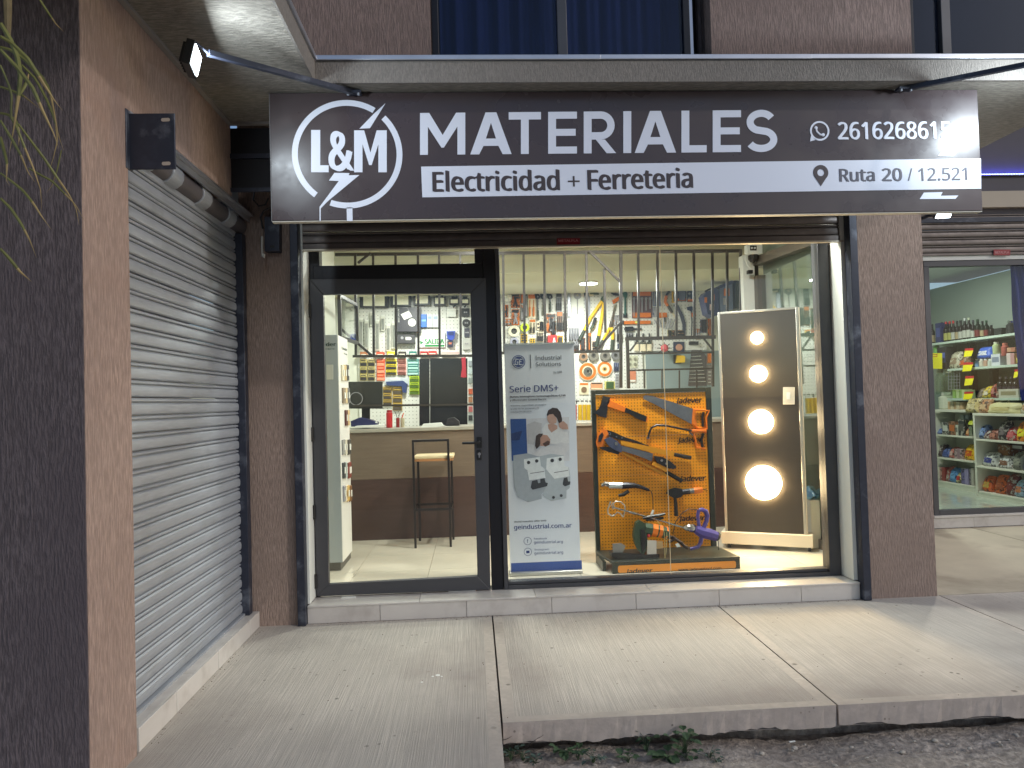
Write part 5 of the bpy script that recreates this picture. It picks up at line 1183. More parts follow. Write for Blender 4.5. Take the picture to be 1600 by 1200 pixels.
pack('second navy and orange carded set beside the drill set', G7, (544, 382, 604, 490), navy, [(gry, 'dots', 2), (orp, 'low', 1)], header=orp)
tool('machete', 'long dark curved machete blade hanging point down', 'machete', PB_, G7, [('blade', pc(74, 76, 92), [('p', [(474, 510), (486, 530), (520, 600), (534, 660), (530, 735), (508, 720), (508, 660), (490, 600), (470, 545)], .012, .006)]), ('handle', blk, [('l', [(440, 518), (466, 512)], .016, .012)])])
tool('garden_tool', 'long handled dark hoe head hanging beside the machete', 'hoe', PB_, G7, [('head', navy, [('p', [(540, 530), (566, 524), (600, 524), (600, 546), (570, 560), (545, 550)], .012, .02)]), ('handle', dk_tool, [('l', [(572, 556), (578, 640), (574, 745)], .009, .014)]), ('grip', orp, [('r', 574, 572, 604, 602, .012, .03)]), ('stay', dk_tool, [('l', [(598, 546), (602, 745)], .007, .014)])])
PBr = PLY(9.4)
nv = mat('navy_tool_case', S(62, 70, 104), .45, var=.06, vs=10)
def toolcase(label, body, extra): return tool('tool_case', label, 'tool case', PBr, G7, [('body', body[0], [('p', body[1], 0, .22)])]+extra)
toolcase('navy tool bag with three orange tags on the right wall', (nv, [(630, 460), (648, 432), (720, 402), (740, 420), (742, 600), (700, 612), (660, 590)]), [('tag', orp, [('r', 636, 472, 654, 512, .221, .004)]), ('tag', orp, [('r', 686, 450, 708, 494, .221, .004)]), ('tag', pc(214, 190, 190), [('r', 674, 522, 706, 566, .221, .004)]), ('handle', blk, [('l', [(660, 420), (690, 404), (722, 396)], .012, .1)])])
toolcase('blue grey tool case with an orange clasp', (pc(104, 116, 140), [(745, 400), (840, 362), (846, 560), (750, 575)]), [('clasp', orp, [('r', 778, 408, 816, 462, .221, .01)]), ('lid', nv, [('p', [(745, 385), (842, 345), (842, 372), (745, 410)], .0, .24)]), ('latch', gry, [('r', 772, 476, 800, 526, .221, .008)])])
toolcase('black tool box with orange lid trim above the lamp board', (pc(52, 58, 50), [(862, 362), (985, 362), (985, 556), (862, 556)]), [('lid', blk, [('p', [(848, 338), (988, 340), (988, 362), (852, 362)], 0, .24)]), ('lid_trim', orp, [('r', 930, 340, 985, 360, .241, .004)]), ('tray', pc(72, 80, 72), [('p', [(880, 520), (940, 504), (980, 530), (980, 554), (880, 554)], .221, .01)])])
pack('orange packed respirator hanging under the tool bag', G7, (698, 616, 744, 742), orp, [(pc(150, 90, 50), 'block', 1)])
tool('clamp', 'dark sash clamp hung level below the orange level', 'clamp', PB_, G7, [('bar', dk_tool, [('l', [(70, 692), (200, 692)], .012, .012)]), ('jaw', dk_tool, [('p', [(76, 676), (136, 674), (138, 710), (76, 712)], .012, .03)])])
for k, (x0, x1, y1) in enumerate(((146, 180, 856), (190, 232, 858), (240, 276, 858))):
    tool('paint_brush', 'paint brush with pale bristles, %s of three above the serving gate' % ('first', 'second', 'third')[k], 'paint brush', PB_, G7, [
        ('handle', dk_tool, [('l', [((x0+x1)/2, 725), ((x0+x1)/2, 790)], [.008, .018], .012)]), ('ferrule', sil, [('r', x0, 788, x1, 806, .012, .02)]), ('bristles', crm, [('r', x0+2, 806, x1-2, y1, .014, .016)])])
pack('dark cards of clips at the left of the paint brushes', G7, (84, 722, 140, 760), gry, [(blk, 'bars', 3)])
tool('cup_brush', 'pink red cup brush with dark bristles over the serving gate', 'wire brush', PLY(9.9), G7, [('bristles', blk, [('l', [(372, 836), (372+56*math.cos(k*.785), 836+44*math.sin(k*.785))], .006, .01) for k in range(8)]), ('cup', pc(206, 92, 100), [('b', 372, 836, 30, .0)])])
pack('dark card with a red target sticker right of the cup brush', G7, (440, 788, 524, 872), navy, [(pc(200, 150, 130), 'dots', 1)])
tool('tape_measure', 'yellow tape measure hanging on a dark card', 'tape measure', PB_, G7, [('card', blk, [('r', 442, 886, 500, 950, .008, .004)]), ('case', yel, [('p', [(462, 892), (512, 892), (522, 904), (520, 944), (456, 946)], .0125, .05)])])
tool('socket_tray', 'small black socket tray on the right wall above the spanner rack', 'socket set', PB_, G7, [('tray', white_paint, [('r', 540, 778, 628, 832, .004, .006)]), ('socket', blk, [('r', 556, 786, 624, 812, .0105, .03)])])
rk = tool('spanner_rack', 'tall dark rack of many steel spanners on the blue grey door', 'spanner rack', PB_, G7, [('back', pc(84, 80, 84), [('p', [(576, 850), (650, 850), (690, 900), (690, 1118), (552, 1118)], .002, .01)])]+[('spanner', chrome, [('l', [(572-i*2, 872+i*27), (640+i*5, 868+i*27)], .008, .013)]) for i in range(9)])
pack('clear pack of pale bits beside the gate post', G7, (96, 892, 172, 982), pc(196, 196, 176), [(pc(130, 130, 116), 'dots', 2)])
pack('red and white pack below the pale bits', G7, (102, 1006, 160, 1090), pc(206, 130, 100), [(white_paint, 'low', 1)])
pack('orange card of fittings at the right end of the gate', G7, (692, 860, 740, 950), pc(150, 110, 80), [(orp, 'block', 1)])
tool('tool_strip', 'grey strip of hex keys beside the spanner rack', 'hex key set', PB_, G7, [('strip', pc(120, 112, 112), [('r', 694, 960, 726, 1110, .004, .008)]), ('key', chrome, [('r', 700, 985+i*26, 720, 992+i*26, .0125, .006) for i in range(5)])])

# ------------------------------------------------------------------ goods behind the door glass
def flood(label, x0, y0, x1, y1, yoke):
    w = x1-x0
    pr = [('housing', blk, [('r', x0, y0, x1, y1, .04, .05)]), ('lens', pc(226, 226, 206), [('r', x0+w*.13, y0+8, x1-w*.13, y1-10, .0905, .004)]), ('yoke', blk, [('r', x0+w*.2, y0-14, x1-w*.2, y0-3, .05, .01)])]
    if yoke: pr.append(('bracket', blk, [('l', [(x0+w*.6, y1), (x0+w*.4, y1+16)], .012, .05)]))
    tool('led_floodlight', label, 'floodlight', PB_, G4, pr)
for b, lb_, yk in (((374, 362, 552, 448), 'largest unlit black floodlight in the row behind the door', 0), ((566, 366, 692, 440), 'second largest unlit floodlight in the row behind the door', 0), ((708, 368, 810, 432), 'middle sized unlit floodlight above the blue socket packs', 0),
                 ((832, 380, 906, 434), 'fourth floodlight from the left behind the door', 0), ((930, 390, 990, 430), 'small floodlight with tilted bracket near the door edge', 1), ((1004, 390, 1052, 430), 'smallest floodlight at the right end of the row', 1)): flood(lb_, *b, yk)
tool('lamp_carton', 'black BELLALUX carton with pictures of a square and a round lamp', 'box', PB_, G4, [
    ('carton', pc(52, 50, 58), [('r', 604, 448, 752, 598, .01, .12)]), ('picture', white_paint, [('p', [(630, 492), (682, 468), (702, 506), (652, 526)], .1305, .0008)]), ('picture', white_paint, [('d', 700, 542, 24, .1305, .0008)]), ('cable_picture', gry, [('l', [(642, 452), (672, 450), (684, 476)], .005, .1300)])])
mb = MB()
a_ = PB_.at(*G4(618, 542), .1312)
lt = bpy.data.objects['lamp_carton'] if 'lamp_carton' in bpy.data.objects else None
def vtext(s, root, zb, zt, x, y, w, m):
    cu = bpy.data.curves.new('lettering', 'FONT'); cu.body = s; cu.extrude = .5; cu.font = FONTS[0] or cu.font; o = bpy.data.objects.new('lettering', cu); COL.objects.link(o)
    me = bpy.data.meshes.new_from_object(o.evaluated_get(bpy.context.evaluated_depsgraph_get())); bpy.data.objects.remove(o)
    X0 = min(v.co.x for v in me.vertices); X1 = max(v.co.x for v in me.vertices); off = WL[root.name]
    for v in me.vertices: v.co = Vector((x-v.co.y/.727*w, y-.001*(v.co.z+.5), zb+(zt-zb)*(v.co.x-X0)/(X1-X0))) - off
    me.materials.clear(); me.materials.append(m); q = link(bpy.data.objects.new('lettering', me)); q.parent = root
zb_, zt_3 = PB_.at(*G4(618, 540)).z, PB_.at(*G4(618, 458)).z
vtext('BELLALUX', lt, zb_, zt_3, a_.x+.01, a_.y-.0, .025, white_paint)
tool('lamp_carton', 'black carton with a long white bulkhead lamp picture under the BELLALUX one', 'box', PB_, G4, [('carton', pc(60, 58, 62), [('r', 606, 616, 716, 668, .01, .10)]), ('picture', white_paint, [('d', 686, 640, 10, .1105, .0008), ('r', 660, 631, 690, 649, .1105, .0006)]), ('picture', gry, [('d', 638, 636, 9, .1105, .0008)])])
tool('outlet_pack', 'bright blue pack beside the BELLALUX carton', 'pack', PB_, G4, [('pack', pc(30, 110, 206), [('r', 753, 487, 788, 567, .01, .05)]), ('label', pc(120, 180, 230), [('r', 757, 520, 784, 532, .0605, .0006)])])
for k, (x0, x1) in enumerate(((791, 824), (826, 860))):
    tool('outlet_pack', 'white box pack, %s of the two beside the bright blue pack' % ('left', 'right')[k], 'pack', PB_, G4, [('pack', pc(214, 220, 222), [('r', x0, 488, x1, 567, .01, .05)]), ('label', pc(150, 170, 190), [('r', x0+4, 500, x1-4, 520, .0605, .0006)])])
tool('junction_pack', 'white square surface box under the fourth floodlight', 'pack', PB_, G4, [('pack', white_paint, [('r', 915, 454, 970, 502, .01, .05)]), ('lid', pc(206, 210, 206), [('r', 920, 459, 965, 497, .0605, .004)])])
ex = tool('exit_sign', 'white SALIDA exit sign with green letters and arrow', 'exit sign', PB_, G4, [('panel', white_paint, [('r', 742, 600, 902, 692, .01, .02)]), ('arrow', pc(24, 130, 66), [('p', [(746, 650), (768, 662), (748, 676)], .0305, .001)]), ('line', pc(24, 130, 66), [('r', 776, 676, 898, 688, .0305, .001)])])
text('SALIDA', 'lettering', pc(24, 130, 66), ex, PB_, G4(776, 671), G4(898, 669), 30/4, .0305, .001, .035)
tool('blue_socket', 'blue industrial socket hanging on the pegboard by the exit sign', 'socket', PB_, G4, [('body', pc(40, 70, 170), [('p', [(912, 594), (966, 592), (960, 640), (944, 650), (918, 642)], .01, .07)]), ('lid', pc(26, 46, 110), [('r', 922, 598, 955, 618, .0805, .008)])])
tool('plug_pack', 'dark plug hanging below the blue socket', 'plug', PB_, G4, [('body', pc(40, 44, 70), [('r', 918, 652, 952, 690, .01, .05)]), ('label', pc(190, 110, 80), [('r', 924, 662, 944, 674, .0605, .001)])])
for k, (b, sh_) in enumerate((((1005, 450, 1055, 500), 'square black twin socket at the top of the right column'), ((1010, 516, 1060, 566), 'round black switch under the square twin socket'), ((1022, 574, 1056, 628), 'narrow dark pack under the round switch'), ((1014, 634, 1060, 706), 'clear silver pack at the foot of the right column'))):
    x0, y0, x1, y1 = b; m_ = (blk, blk, pc(60, 60, 74), pc(176, 176, 172))[k]
    shp = [('d', (x0+x1)/2, (y0+y1)/2, 25, .01, .05)] if k == 1 else [('r', x0, y0, x1, y1, .01, .04)]
    tool('switch_pack', sh_, 'switch', PB_, G4, [('body', m_, shp), ('face', gry, [('d', (x0+x1)/2-6, (y0+y1)/2, 5, .0605, .003), ('d', (x0+x1)/2+6, (y0+y1)/2, 5, .0605, .003)])])
for k in range(7):
    x = 366+k*34; y0 = (520, 530, 480, 530, 500, 560, 540)[k]; y1 = (718, 700, 560, 712, 590, 716, 700)[k]
    tool('white_fitting', ('wide pale pack of cable duct at the left end', 'pale pack of short ducts, second at the left', 'grey pack of metal hooks over the ducts', 'slim white pack of elbows', 'grey pack of tees near the carton', 'slim white pack of wall plugs', 'clear pack of pale conduit clips by the carton')[k], 'pack', PB_, G4, [
        ('pack', pc(190+k*4, 194+k*3, 184+k*3), [('r', x, y0, x+26, y1, .008, .03)]), ('header', white_paint, [('r', x, y0-12, x+26, y0-1, .008, .012)]), ('content', pc(150, 152, 146), [('l', [(x+7+6*(j % 3), y0+14), (x+7+6*(j % 3), y1-10)], .006, .038) for j in range(3)])])
ylb = pc(214, 196, 70)
for b, m_, m2, lb_ in (((370, 765, 416, 900), pc(190, 176, 110), blk, 'leftmost yellow and black strip of carded bulbs'), ((420, 765, 466, 900), pc(190, 176, 120), blk, 'second yellow and black strip of carded bulbs'),
        ((475, 765, 526, 900), pc(226, 96, 60), pc(236, 150, 120), 'orange red strip of carded bulbs'), ((532, 762, 600, 865), pc(226, 206, 40), blk, 'wide bright yellow strip of carded bulbs'),
        ((606, 762, 660, 865), pc(214, 150, 140), pc(120, 70, 64), 'pink strip of carded bulbs'), ((667, 762, 738, 865), pc(60, 132, 130), pc(170, 214, 206), 'teal strip of carded bulbs'),
        ((679, 870, 741, 986), pc(170, 196, 50), pc(80, 110, 40), 'lime green strip of carded bulbs'), ((515, 936, 570, 1056), pc(180, 150, 70), pc(70, 64, 60), 'gold strip of carded batteries on the left'), ((575, 936, 635, 1086), pc(186, 156, 76), pc(84, 76, 66), 'gold strip of carded batteries on the right')):
    x0, y0, x1, y1 = b; h = (y1-y0)/6
    tool('bulb_strip', lb_, 'blister strip', PB_, G4, [('card', m_, [('r', x0, y0, x1, y1, .008, .005)])]+[('pack', m2 if i % 2 else m_, [('r', x0+4, y0+h*i+2, x1-4, y0+h*i+h-3, .0135, .02)]) for i in range(6)]+[('print', m2, [('r', x0+8, y0+h*i+h*.35, x1-8, y0+h*i+h*.6, .034, .001) for i in range(6)])])
for b, m_, lb_ in (((378, 722, 420, 750), pc(170, 110, 70), 'brown box over the first bulb strip'), ((478, 722, 525, 750), pc(220, 90, 64), 'orange box over the orange strip'), ((545, 720, 592, 748), pc(222, 200, 50), 'yellow box over the yellow strip'), ((614, 720, 660, 748), pc(60, 52, 50), 'black box over the pink strip'), ((680, 718, 726, 748), pc(44, 110, 104), 'green box over the teal strip'),
                   ((748, 718, 796, 748), pc(170, 40, 40), 'dark red box right of the green box'), ((800, 716, 850, 746), pc(196, 50, 46), 'bright red box beside the dark red one'), ((880, 722, 990, 746), pc(200, 170, 166), 'long pale pink box at the top of the black panel')):
    x0, y0, x1, y1 = b
    tool('bulb_carton', lb_, 'box', PB_, G4, [('carton', m_, [('r', x0, y0, x1, y1, .01, .09)]), ('label', pc(220, 214, 200), [('r', x0+5, y0+14, x1-5, y0+20, .1005, .0008)])])
tool('drill_pack', 'blue and white packed cordless tool between the strips', 'tool pack', PB_, G4, [('card', pc(196, 204, 210), [('r', 524, 880, 682, 930, .008, .004)]), ('tool_body', pc(44, 62, 110), [('p', [(536, 906), (640, 900), (668, 920), (662, 976), (640, 974), (632, 934), (540, 928)], .0125, .05)]), ('label', white_paint, [('r', 560, 884, 620, 894, .0125, .002)])])
tool('display_panel', 'big black glossy panel behind the counter with a thin joint', 'panel', PLY(9.5), G4, [('panel', mat('gloss_black_panel', S(36, 38, 42), .15, var=.1, vs=4), [('r', 742, 762, 806, 1180, 0, .04), ('r', 809, 760, 1042, 1180, 0, .04)]), ('joint_bar', dk_tool, [('r', 742, 1046, 1042, 1052, .041, .01)])])
tool('monitor', 'dark computer monitor standing at the left of the counter', 'monitor', PLY(7.95), G4, [('screen', mat('screen_off', S(46, 50, 52), .25), [('r', 300, 906, 512, 1066, 0, .03)]), ('bezel', ink, [('r', 298, 1066, 514, 1074, -.002, .036)]), ('stand', ink, [('r', 380, 1074, 430, 1180, -.04, .03)])])
tool('cable_coil', 'grey cable looped in front of the monitor', 'cable', PLY(7.88), G4, [('cable', gry, [('o', 346, 1012, 37, 42, 0, .008)])])
tool('shop_bag', 'navy blue bag lying on the counter behind the switch column', 'bag', PLY(7.75), G4, [('bag', pc(40, 46, 92), [('p', [(328, 1150), (380, 1128), (440, 1140), (490, 1156), (486, 1180), (330, 1184)], 0, .16)]), ('paper_tag', white_paint, [('p', [(478, 1160), (486, 1138), (492, 1162)], .161, .002)])])
tool('white_tray', 'flat white tray on the counter by the navy bag', 'tray', PLY(7.6), G4, [('tray', white_paint, [('p', [(355, 1180), (530, 1172), (530, 1184), (356, 1190)], 0, .16)])])
tool('thermos', 'red thermos flask standing on the counter', 'thermos', PLY(7.62), G4, [('body', red_, [('l', [(556, 1098), (556, 1192)], .034, 0)]), ('lid', pc(150, 30, 36), [('l', [(556, 1082), (556, 1097)], [.027, .032], .002)])])
tool('pen_cup', 'jar with pens on the counter beside the red thermos', 'pen cup', PLY(7.66), G4, [('jar', pc(190, 180, 150), [('l', [(637, 1132), (637, 1192)], .022, 0)]), ('jar', pc(150, 50, 50), [('l', [(608, 1132), (608, 1192)], .020, .0)]), ('pen', blk, [('l', [(606, 1135), (592, 1096)], .004, .015), ('l', [(612, 1135), (618, 1104)], .004, .018)]), ('pen', pc(220, 96, 60), [('l', [(632, 1135), (644, 1102)], .006, .02)])])
tool('paper_stack', 'loose white papers on the counter top', 'papers', PLY(7.55), G4, [('paper', white_paint, [('p', [(756, 1186), (770, 1168), (880, 1160), (896, 1180), (758, 1194)], 0, .12)])])
tool('black_case', 'black device lying on the counter right of the papers', 'device', PLY(7.7), G4, [('case', blk, [('p', [(905, 1178), (920, 1134), (960, 1128), (990, 1150), (994, 1176)], 0, .14)])])
tool('red_ribbon', 'red ribbon hanging down over the black panel', 'ribbon', PLY(9.4), G4, [('ribbon', pc(170, 36, 56), [('p', [(1004, 756), (1030, 752), (1036, 878), (1016, 880), (1000, 876), (1008, 820)], 0, .01)])])
rk2 = tool('parts_rack', 'pale rack of small articles at the right edge of the door glass', 'rack', PLY(9.3), G4, [('back', pc(206, 214, 214), [('r', 1044, 752, 1080, 1178, 0, .01)])]+[('pack', m_, [('r', 1048, y, 1074, y+34, .0105, .03)]) for y, m_ in ((775, pc(150, 160, 170)), (825, pc(180, 196, 200)), (880, pc(140, 150, 150)), (950, pc(190, 90, 60)), (1000, pc(170, 120, 90)), (1060, pc(190, 110, 110)), (1115, pc(60, 64, 66)))])
# white column with the pan-tilt security camera
wc = thing('white_column', 'white square column at the right end of the grille', 'column', (2.9, 7.35, ZF))
ca = PLY(7.35).at(1164, 500).x; cb = PLY(7.35).at(1182, 500).x
mb = MB(); mb.box(ca, cb, 7.35, 7.47, ZF, 2.97); mb.build('shaft', white_paint, wc); mb = MB(); mb.box(cb+.004, cb+.045, 7.36, 7.42, ZF, 3.0); mb.build('pipe', gm, wc)
G8 = Zm(1100, 370, 4.8); PK = PLY(7.22)
tool('security_camera', 'white pan and tilt security camera on the white column', 'security camera', PK, G8, [
    ('housing', white_paint, [('p', [(310, 66), (420, 64), (420, 130), (400, 138), (328, 138), (312, 128)], -.03, .09)]),
    ('lens_window', ink, [('r', 328, 76, 376, 112, .061, .004)]), ('lens', pc(200, 204, 206), [('d', 340, 94, 8, .0655, .004), ('d', 362, 94, 8, .0655, .004)]),
    ('dome', mat('dark_dome', S(40, 38, 40), .12), [('b', 369, 156, 42, -.03)]), ('cable', white_paint, [('l', [(318, 130), (302, 170), (320, 220), (352, 245)], .006, .02)]),
    ('bracket', ink, [('r', 330, 250, 364, 276, -.04, .05)])])
# ================================================================== neighbouring shop on the right
YR = 7.45; PR = PLY(YR)
nb = thing('neighbour_shop', 'neighbouring grocery shop front set back on the right', 'building', (6, YR, 0))
zr0 = PR.at(1460, 806).z; zr1 = PR.at(1460, 406).z; xw0 = PR.at(1443, 600).x
mb = MB(); mb.box(3.319, 6.9, YR+.06, YR+.3, -.05, .10); mb.box(3.319, 4.90, YR, YR+.12, 0, 3.9); mb.box(3.319, 10.5, YR+.02, YR+.2, 3.34, 4.6); mb.box(6.90, 10.5, YR, YR+.2, -.05, 3.339); mb.build('wall', mat('dim_grey_wall', S(96, 92, 96), .8, var=.06, vs=2), nb)
xs = [4.902, 5.35, 5.95, 6.55, 6.9]
for a, b in zip(xs, xs[1:]):
    mb = MB(); mb.box(a+.001, b-.001, YR, YR+.058, .002, .112); mb.build('tile', tile_w, nb, bevel=.0015)
mb = MB(); mb.box(4.902, 6.899, YR-.012, YR+.3, .113, .135); mb.build('sill', tile_w, nb, bevel=.002)
mb = MB(); mb.box(3.6, 10.5, YR-.04, YR+.019, PR.at(1560, 325).z, PR.at(1560, 300).z); mb.build('beige_beam', mat('beige_beam', S(190, 178, 160), .7, var=.05, vs=2), nb)
mb = MB(); mb.box(4.905, 6.899, YR-.001, YR+.05, 2.97+.34, 3.36); mb.build('shutter_case', steel_blk, nb)
mb = MB(); mb.box(6.84, 6.899, YR+.0, YR+.11, .136, 3.3); mb.build('end_post', alu_dk, nb)
nf = thing('neighbour_window', 'dark framed shop window of the grocery on the right', 'window', (6, YR+.05, .13))
mb = MB(); mb.box(4.93, 4.99, YR+.03, YR+.10, .136, zr1-.07); mb.build('post', alu_dk, nf, bevel=.003)
mb = MB(); mb.box(4.991, 6.839, YR+.03, YR+.10, .136, .19); mb.build('bottom_rail', alu_dk, nf, bevel=.003)
mb = MB(); mb.box(4.93, 6.839, YR+.03, YR+.10, zr1-.069, zr1-.005); mb.build('top_rail', alu_dk, nf, bevel=.003)
mb = MB(); mb.box(4.991, 6.839, YR+.06, YR+.066, .191, zr1-.07); mb.build('pane', glass('grocery_glass', (.95, .97, .955), .014), nf, smooth=0)
mb = MB(); mb.box(4.905, 6.839, YR+.02, YR+.09, zr1-.004, zr1+.04); mb.build('pale_lintel', white_paint, nf)
rs2 = thing('rolling_shutter', 'raised grey rolling shutter over the grocery window', 'shutter', (6, YR, 2.97))
zb2 = PR.at(1500, 399).z
base = slat_mesh('slat', (4.905, YR+.02, zb2+.03), (6.839, YR+.02, zb2+.03), galv_dark).build('slat', galv_dark, rs2, smooth=25)
for k in (1, 2, 3, 4):
    c = base.copy(); COL.objects.link(c); c.location.z += .085*k; c.parent = rs2
mb = MB(); mb.box(4.905, 6.839, YR+.005, YR+.03, zb2, zb2+.028); mb.build('bottom_bar', galv_dark, rs2, bevel=.003)
Pq = PLY(YR-.0)
MB().rect(Pq, 1552, 390, 1578, 399, .004, .002).build('maker_plate', MC['maker_red'], rs2)
text('METALPLA', 'lettering', MC['maker_text'], rs2, Pq, (1554, 396.5), (1576, 396.2), 3.6, .0062, .0006, .02)
# blue LED strip
led = thing('led_strip', 'blue LED strip glowing above the grocery shutter', 'led strip', (6, YR, 3.83))
zl = PR.at(1566, 272).z
mb = MB(); mb.box(4.6, 7.3, YR-.002, YR+.018, zl-.02, zl+.006); mb.build('channel', ink, led)
mb = MB()
for k in range(150): x = 4.61+k*.018; mb.box(x, x+.009, YR-.006, YR-.0025, zl-.006, zl+.003)
o = mb.build('diode', mat('blue_diode', (.1, .1, 1), .4, emit=(.10, .12, 1.0), es=18), led); o['kind'] = 'stuff'
light('led_strip_light', 'AREA', (5.9, YR-.02, zl+.01), 2.4, (.06, .08, 1.0), 2.6, (0, .35, .6), 'RECTANGLE', .02)
# room
xr = 6.86; YRB = 10.35
grn_w = mat('pale_green_wall', S(146, 158, 148), .75, var=.03, vs=1)
rw = setting('neighbour_wall')
mb = MB(); mb.box(xr, xr+.1, YR+.2, YRB, 0, 2.99); mb.build('side_wall', grn_w, rw)
mb = MB(); mb.box(4.0, xr, YRB, YRB+.1, 0, 2.99); mb.build('far_wall', grn_w, rw)
mb = MB(); mb.box(3.99, 4.0, YR+.2, YRB, 0, 2.99); mb.build('left_wall', grn_w, rw)
zc_ = PLY(YRB).at(1474, 440).z
mb = MB(); mb.box(3.9, 7.4, YR+.2, YRB+.1, zc_+.0, zc_+.1); o = mb.build('neighbour_ceiling', white_paint); o['kind'] = 'structure'
nfl = setting('neighbour_floor')
tm2 = None
for i in range(6):
    for j in range(5):
        if tm2 is None: mb = MB(); mb.box(0, .597, 0, .597, -.02, 0); tm2 = mb.build('floor_tile', mat('pale_green_tile', S(190, 200, 186), .12, var=.04, vs=3, coat=.3), nfl); o = tm2
        else: o = tm2.copy(); COL.objects.link(o); o.parent = nfl
        o.location = (4.0+.6*i, YR+.31+.6*j, ZF)
mb = MB(); mb.box(3.9, 7.4, YR+.25, YRB+.1, -.05, ZF-.02); mb.build('floor_bed', grout, nfl)
t = thing('ceiling_lamp', 'lit lamp on the ceiling of the grocery', 'ceiling lamp', (5.4, 8.7, zc_-.03))
mb = MB(); mb.lathe((5.4, 8.7, zc_), (0, 0, -1), [(.14, 0), (.14, .018), (.13, .022)], 24); mb.build('rim', white_paint, t)
mb = MB(); mb.lathe((5.4, 8.7, zc_-.022), (0, 0, -1), [(.125, 0), (.125, .003)], 24); mb.build('diffuser', disc_m, t)
light('ceiling_lamp_light', 'AREA', (5.4, 8.7, zc_-.03), 34, (.95, 1.0, .92), .25, (0, 0, -1), 'DISK')
# shelving along the right wall: uprights, glass shelves above, white gondola below
R4 = Zm(1440, 500, 7.5); R5 = Zm(1440, 640, 7.5)
XA, XB = 6.52, 6.32
PA, PBx = PLX(XA), PLX(XB)
su = thing('wall_shelving', 'pale green shelves on dark uprights along the grocery wall', 'shelving', (6.7, 9, 1.4))
shelf_m = mat('pale_glass_shelf', S(190, 206, 192), .3, var=.04, vs=3)
def yz(pl, p): q = pl.at(*p); return q.y, q.z
def shelf(pl, a, b, th, xback, m, nm, root):
    (ya, za), (yb, zb) = yz(pl, a), yz(pl, b); z = (za+zb)/2
    x0 = pl.p0.x
    mb = MB(); mb.box(x0, xback, min(ya, yb), max(ya, yb), z-th, z); return mb.build(nm, m, root, bevel=.002), z
_, zS1 = shelf(PA, R4(118, 270), R4(1110, 152), .03, xr-.002, shelf_m, 'shelf', su)
_, zS2 = shelf(PA, R4(300, 570), R4(1140, 520), .03, xr-.002, shelf_m, 'shelf', su)
_, zS3 = shelf(PA, R4(300, 930), R4(1140, 900), .03, xr-.002, shelf_m, 'shelf', su)
for px in (578, 822):
    y = yz(PLX(xr-.06), R4(px+14, 600))[0]
    mb = MB(); mb.box(xr-.09, xr-.003, y-.03, y+.03, ZF+.9, zS1+.03); mb.build('upright', ink, su)
mb = MB(); y0_, y1_ = yz(PA, R4(118, 600))[0], yz(PA, R4(1140, 600))[0]; mb.box(xr-.01, xr-.001, y1_, y0_, 1.3, zS1); mb.build('back_panel', mat('shelf_back_green', S(84, 92, 82), .8), su)
wm = mat('cream_shelving', S(222, 220, 204), .45, var=.02, vs=3)
ga = thing('shelf_unit', 'white shelf unit of small packs farther from the window', 'shelf unit', (6.7, 9.4, ZF)); gb = thing('shelf_unit', 'white shelf unit of big bags nearer the window', 'shelf unit', (6.5, 8.3, ZF))
yA0, yA1 = yz(PA, R5(155, 500))[0], yz(PA, R5(612, 500))[0]
_, zA0 = shelf(PA, R4(150, 1050), R4(580, 1050), .035, xr-.02, wm, 'top_shelf', ga)
zA = []
for a, b in (((160, 290), (595, 318)), ((180, 555), (605, 607)), ((190, 838), (610, 895))): _, z = shelf(PA, R5(*a), R5(*b), .022, xr-.02, wm, 'shelf', ga); zA.append(z)
mb = MB(); mb.box(XA+.004, XA+.03, min(yA0, yA1), max(yA0, yA1), ZF, zA[2]-.023); mb.build('kick_board', wm, ga)
mb = MB(); mb.box(xr-.019, xr-.003, yA1, yA0, ZF, zA0); mb.build('back', wm, ga)
mb = MB(); mb.box(XA, xr-.003, yA0+.001, yA0+.03, ZF, zA0); mb.build('end_panel', wm, ga)
yB0, yB1 = yz(PBx, R5(640, 500))[0], yz(PBx, R5(1290, 500))[0]
_, zB0 = shelf(PBx, R4(595, 1098), R4(1290, 1098), .03, xr-.02, wm, 'top_shelf', gb)
zBs = []
for a, b in (((630, 342), (1290, 392)), ((645, 655), (1290, 738)), ((670, 957), (1290, 1060))): _, z = shelf(PBx, R5(*a), R5(*b), .022, xr-.02, wm, 'shelf', gb); zBs.append(z)
mb = MB(); mb.box(XB+.004, XB+.03, yB1, yB0, ZF, zBs[2]-.023); mb.build('kick_board', wm, gb)
mb = MB(); mb.box(XB, xr-.003, yB0+.001, yB0+.035, ZF, zB0-.031); mb.build('end_panel', wm, gb)
mb = MB(); mb.box(xr-.019, xr-.003, yB1, yB0, ZF, zB0-.031); mb.build('back', wm, gb)
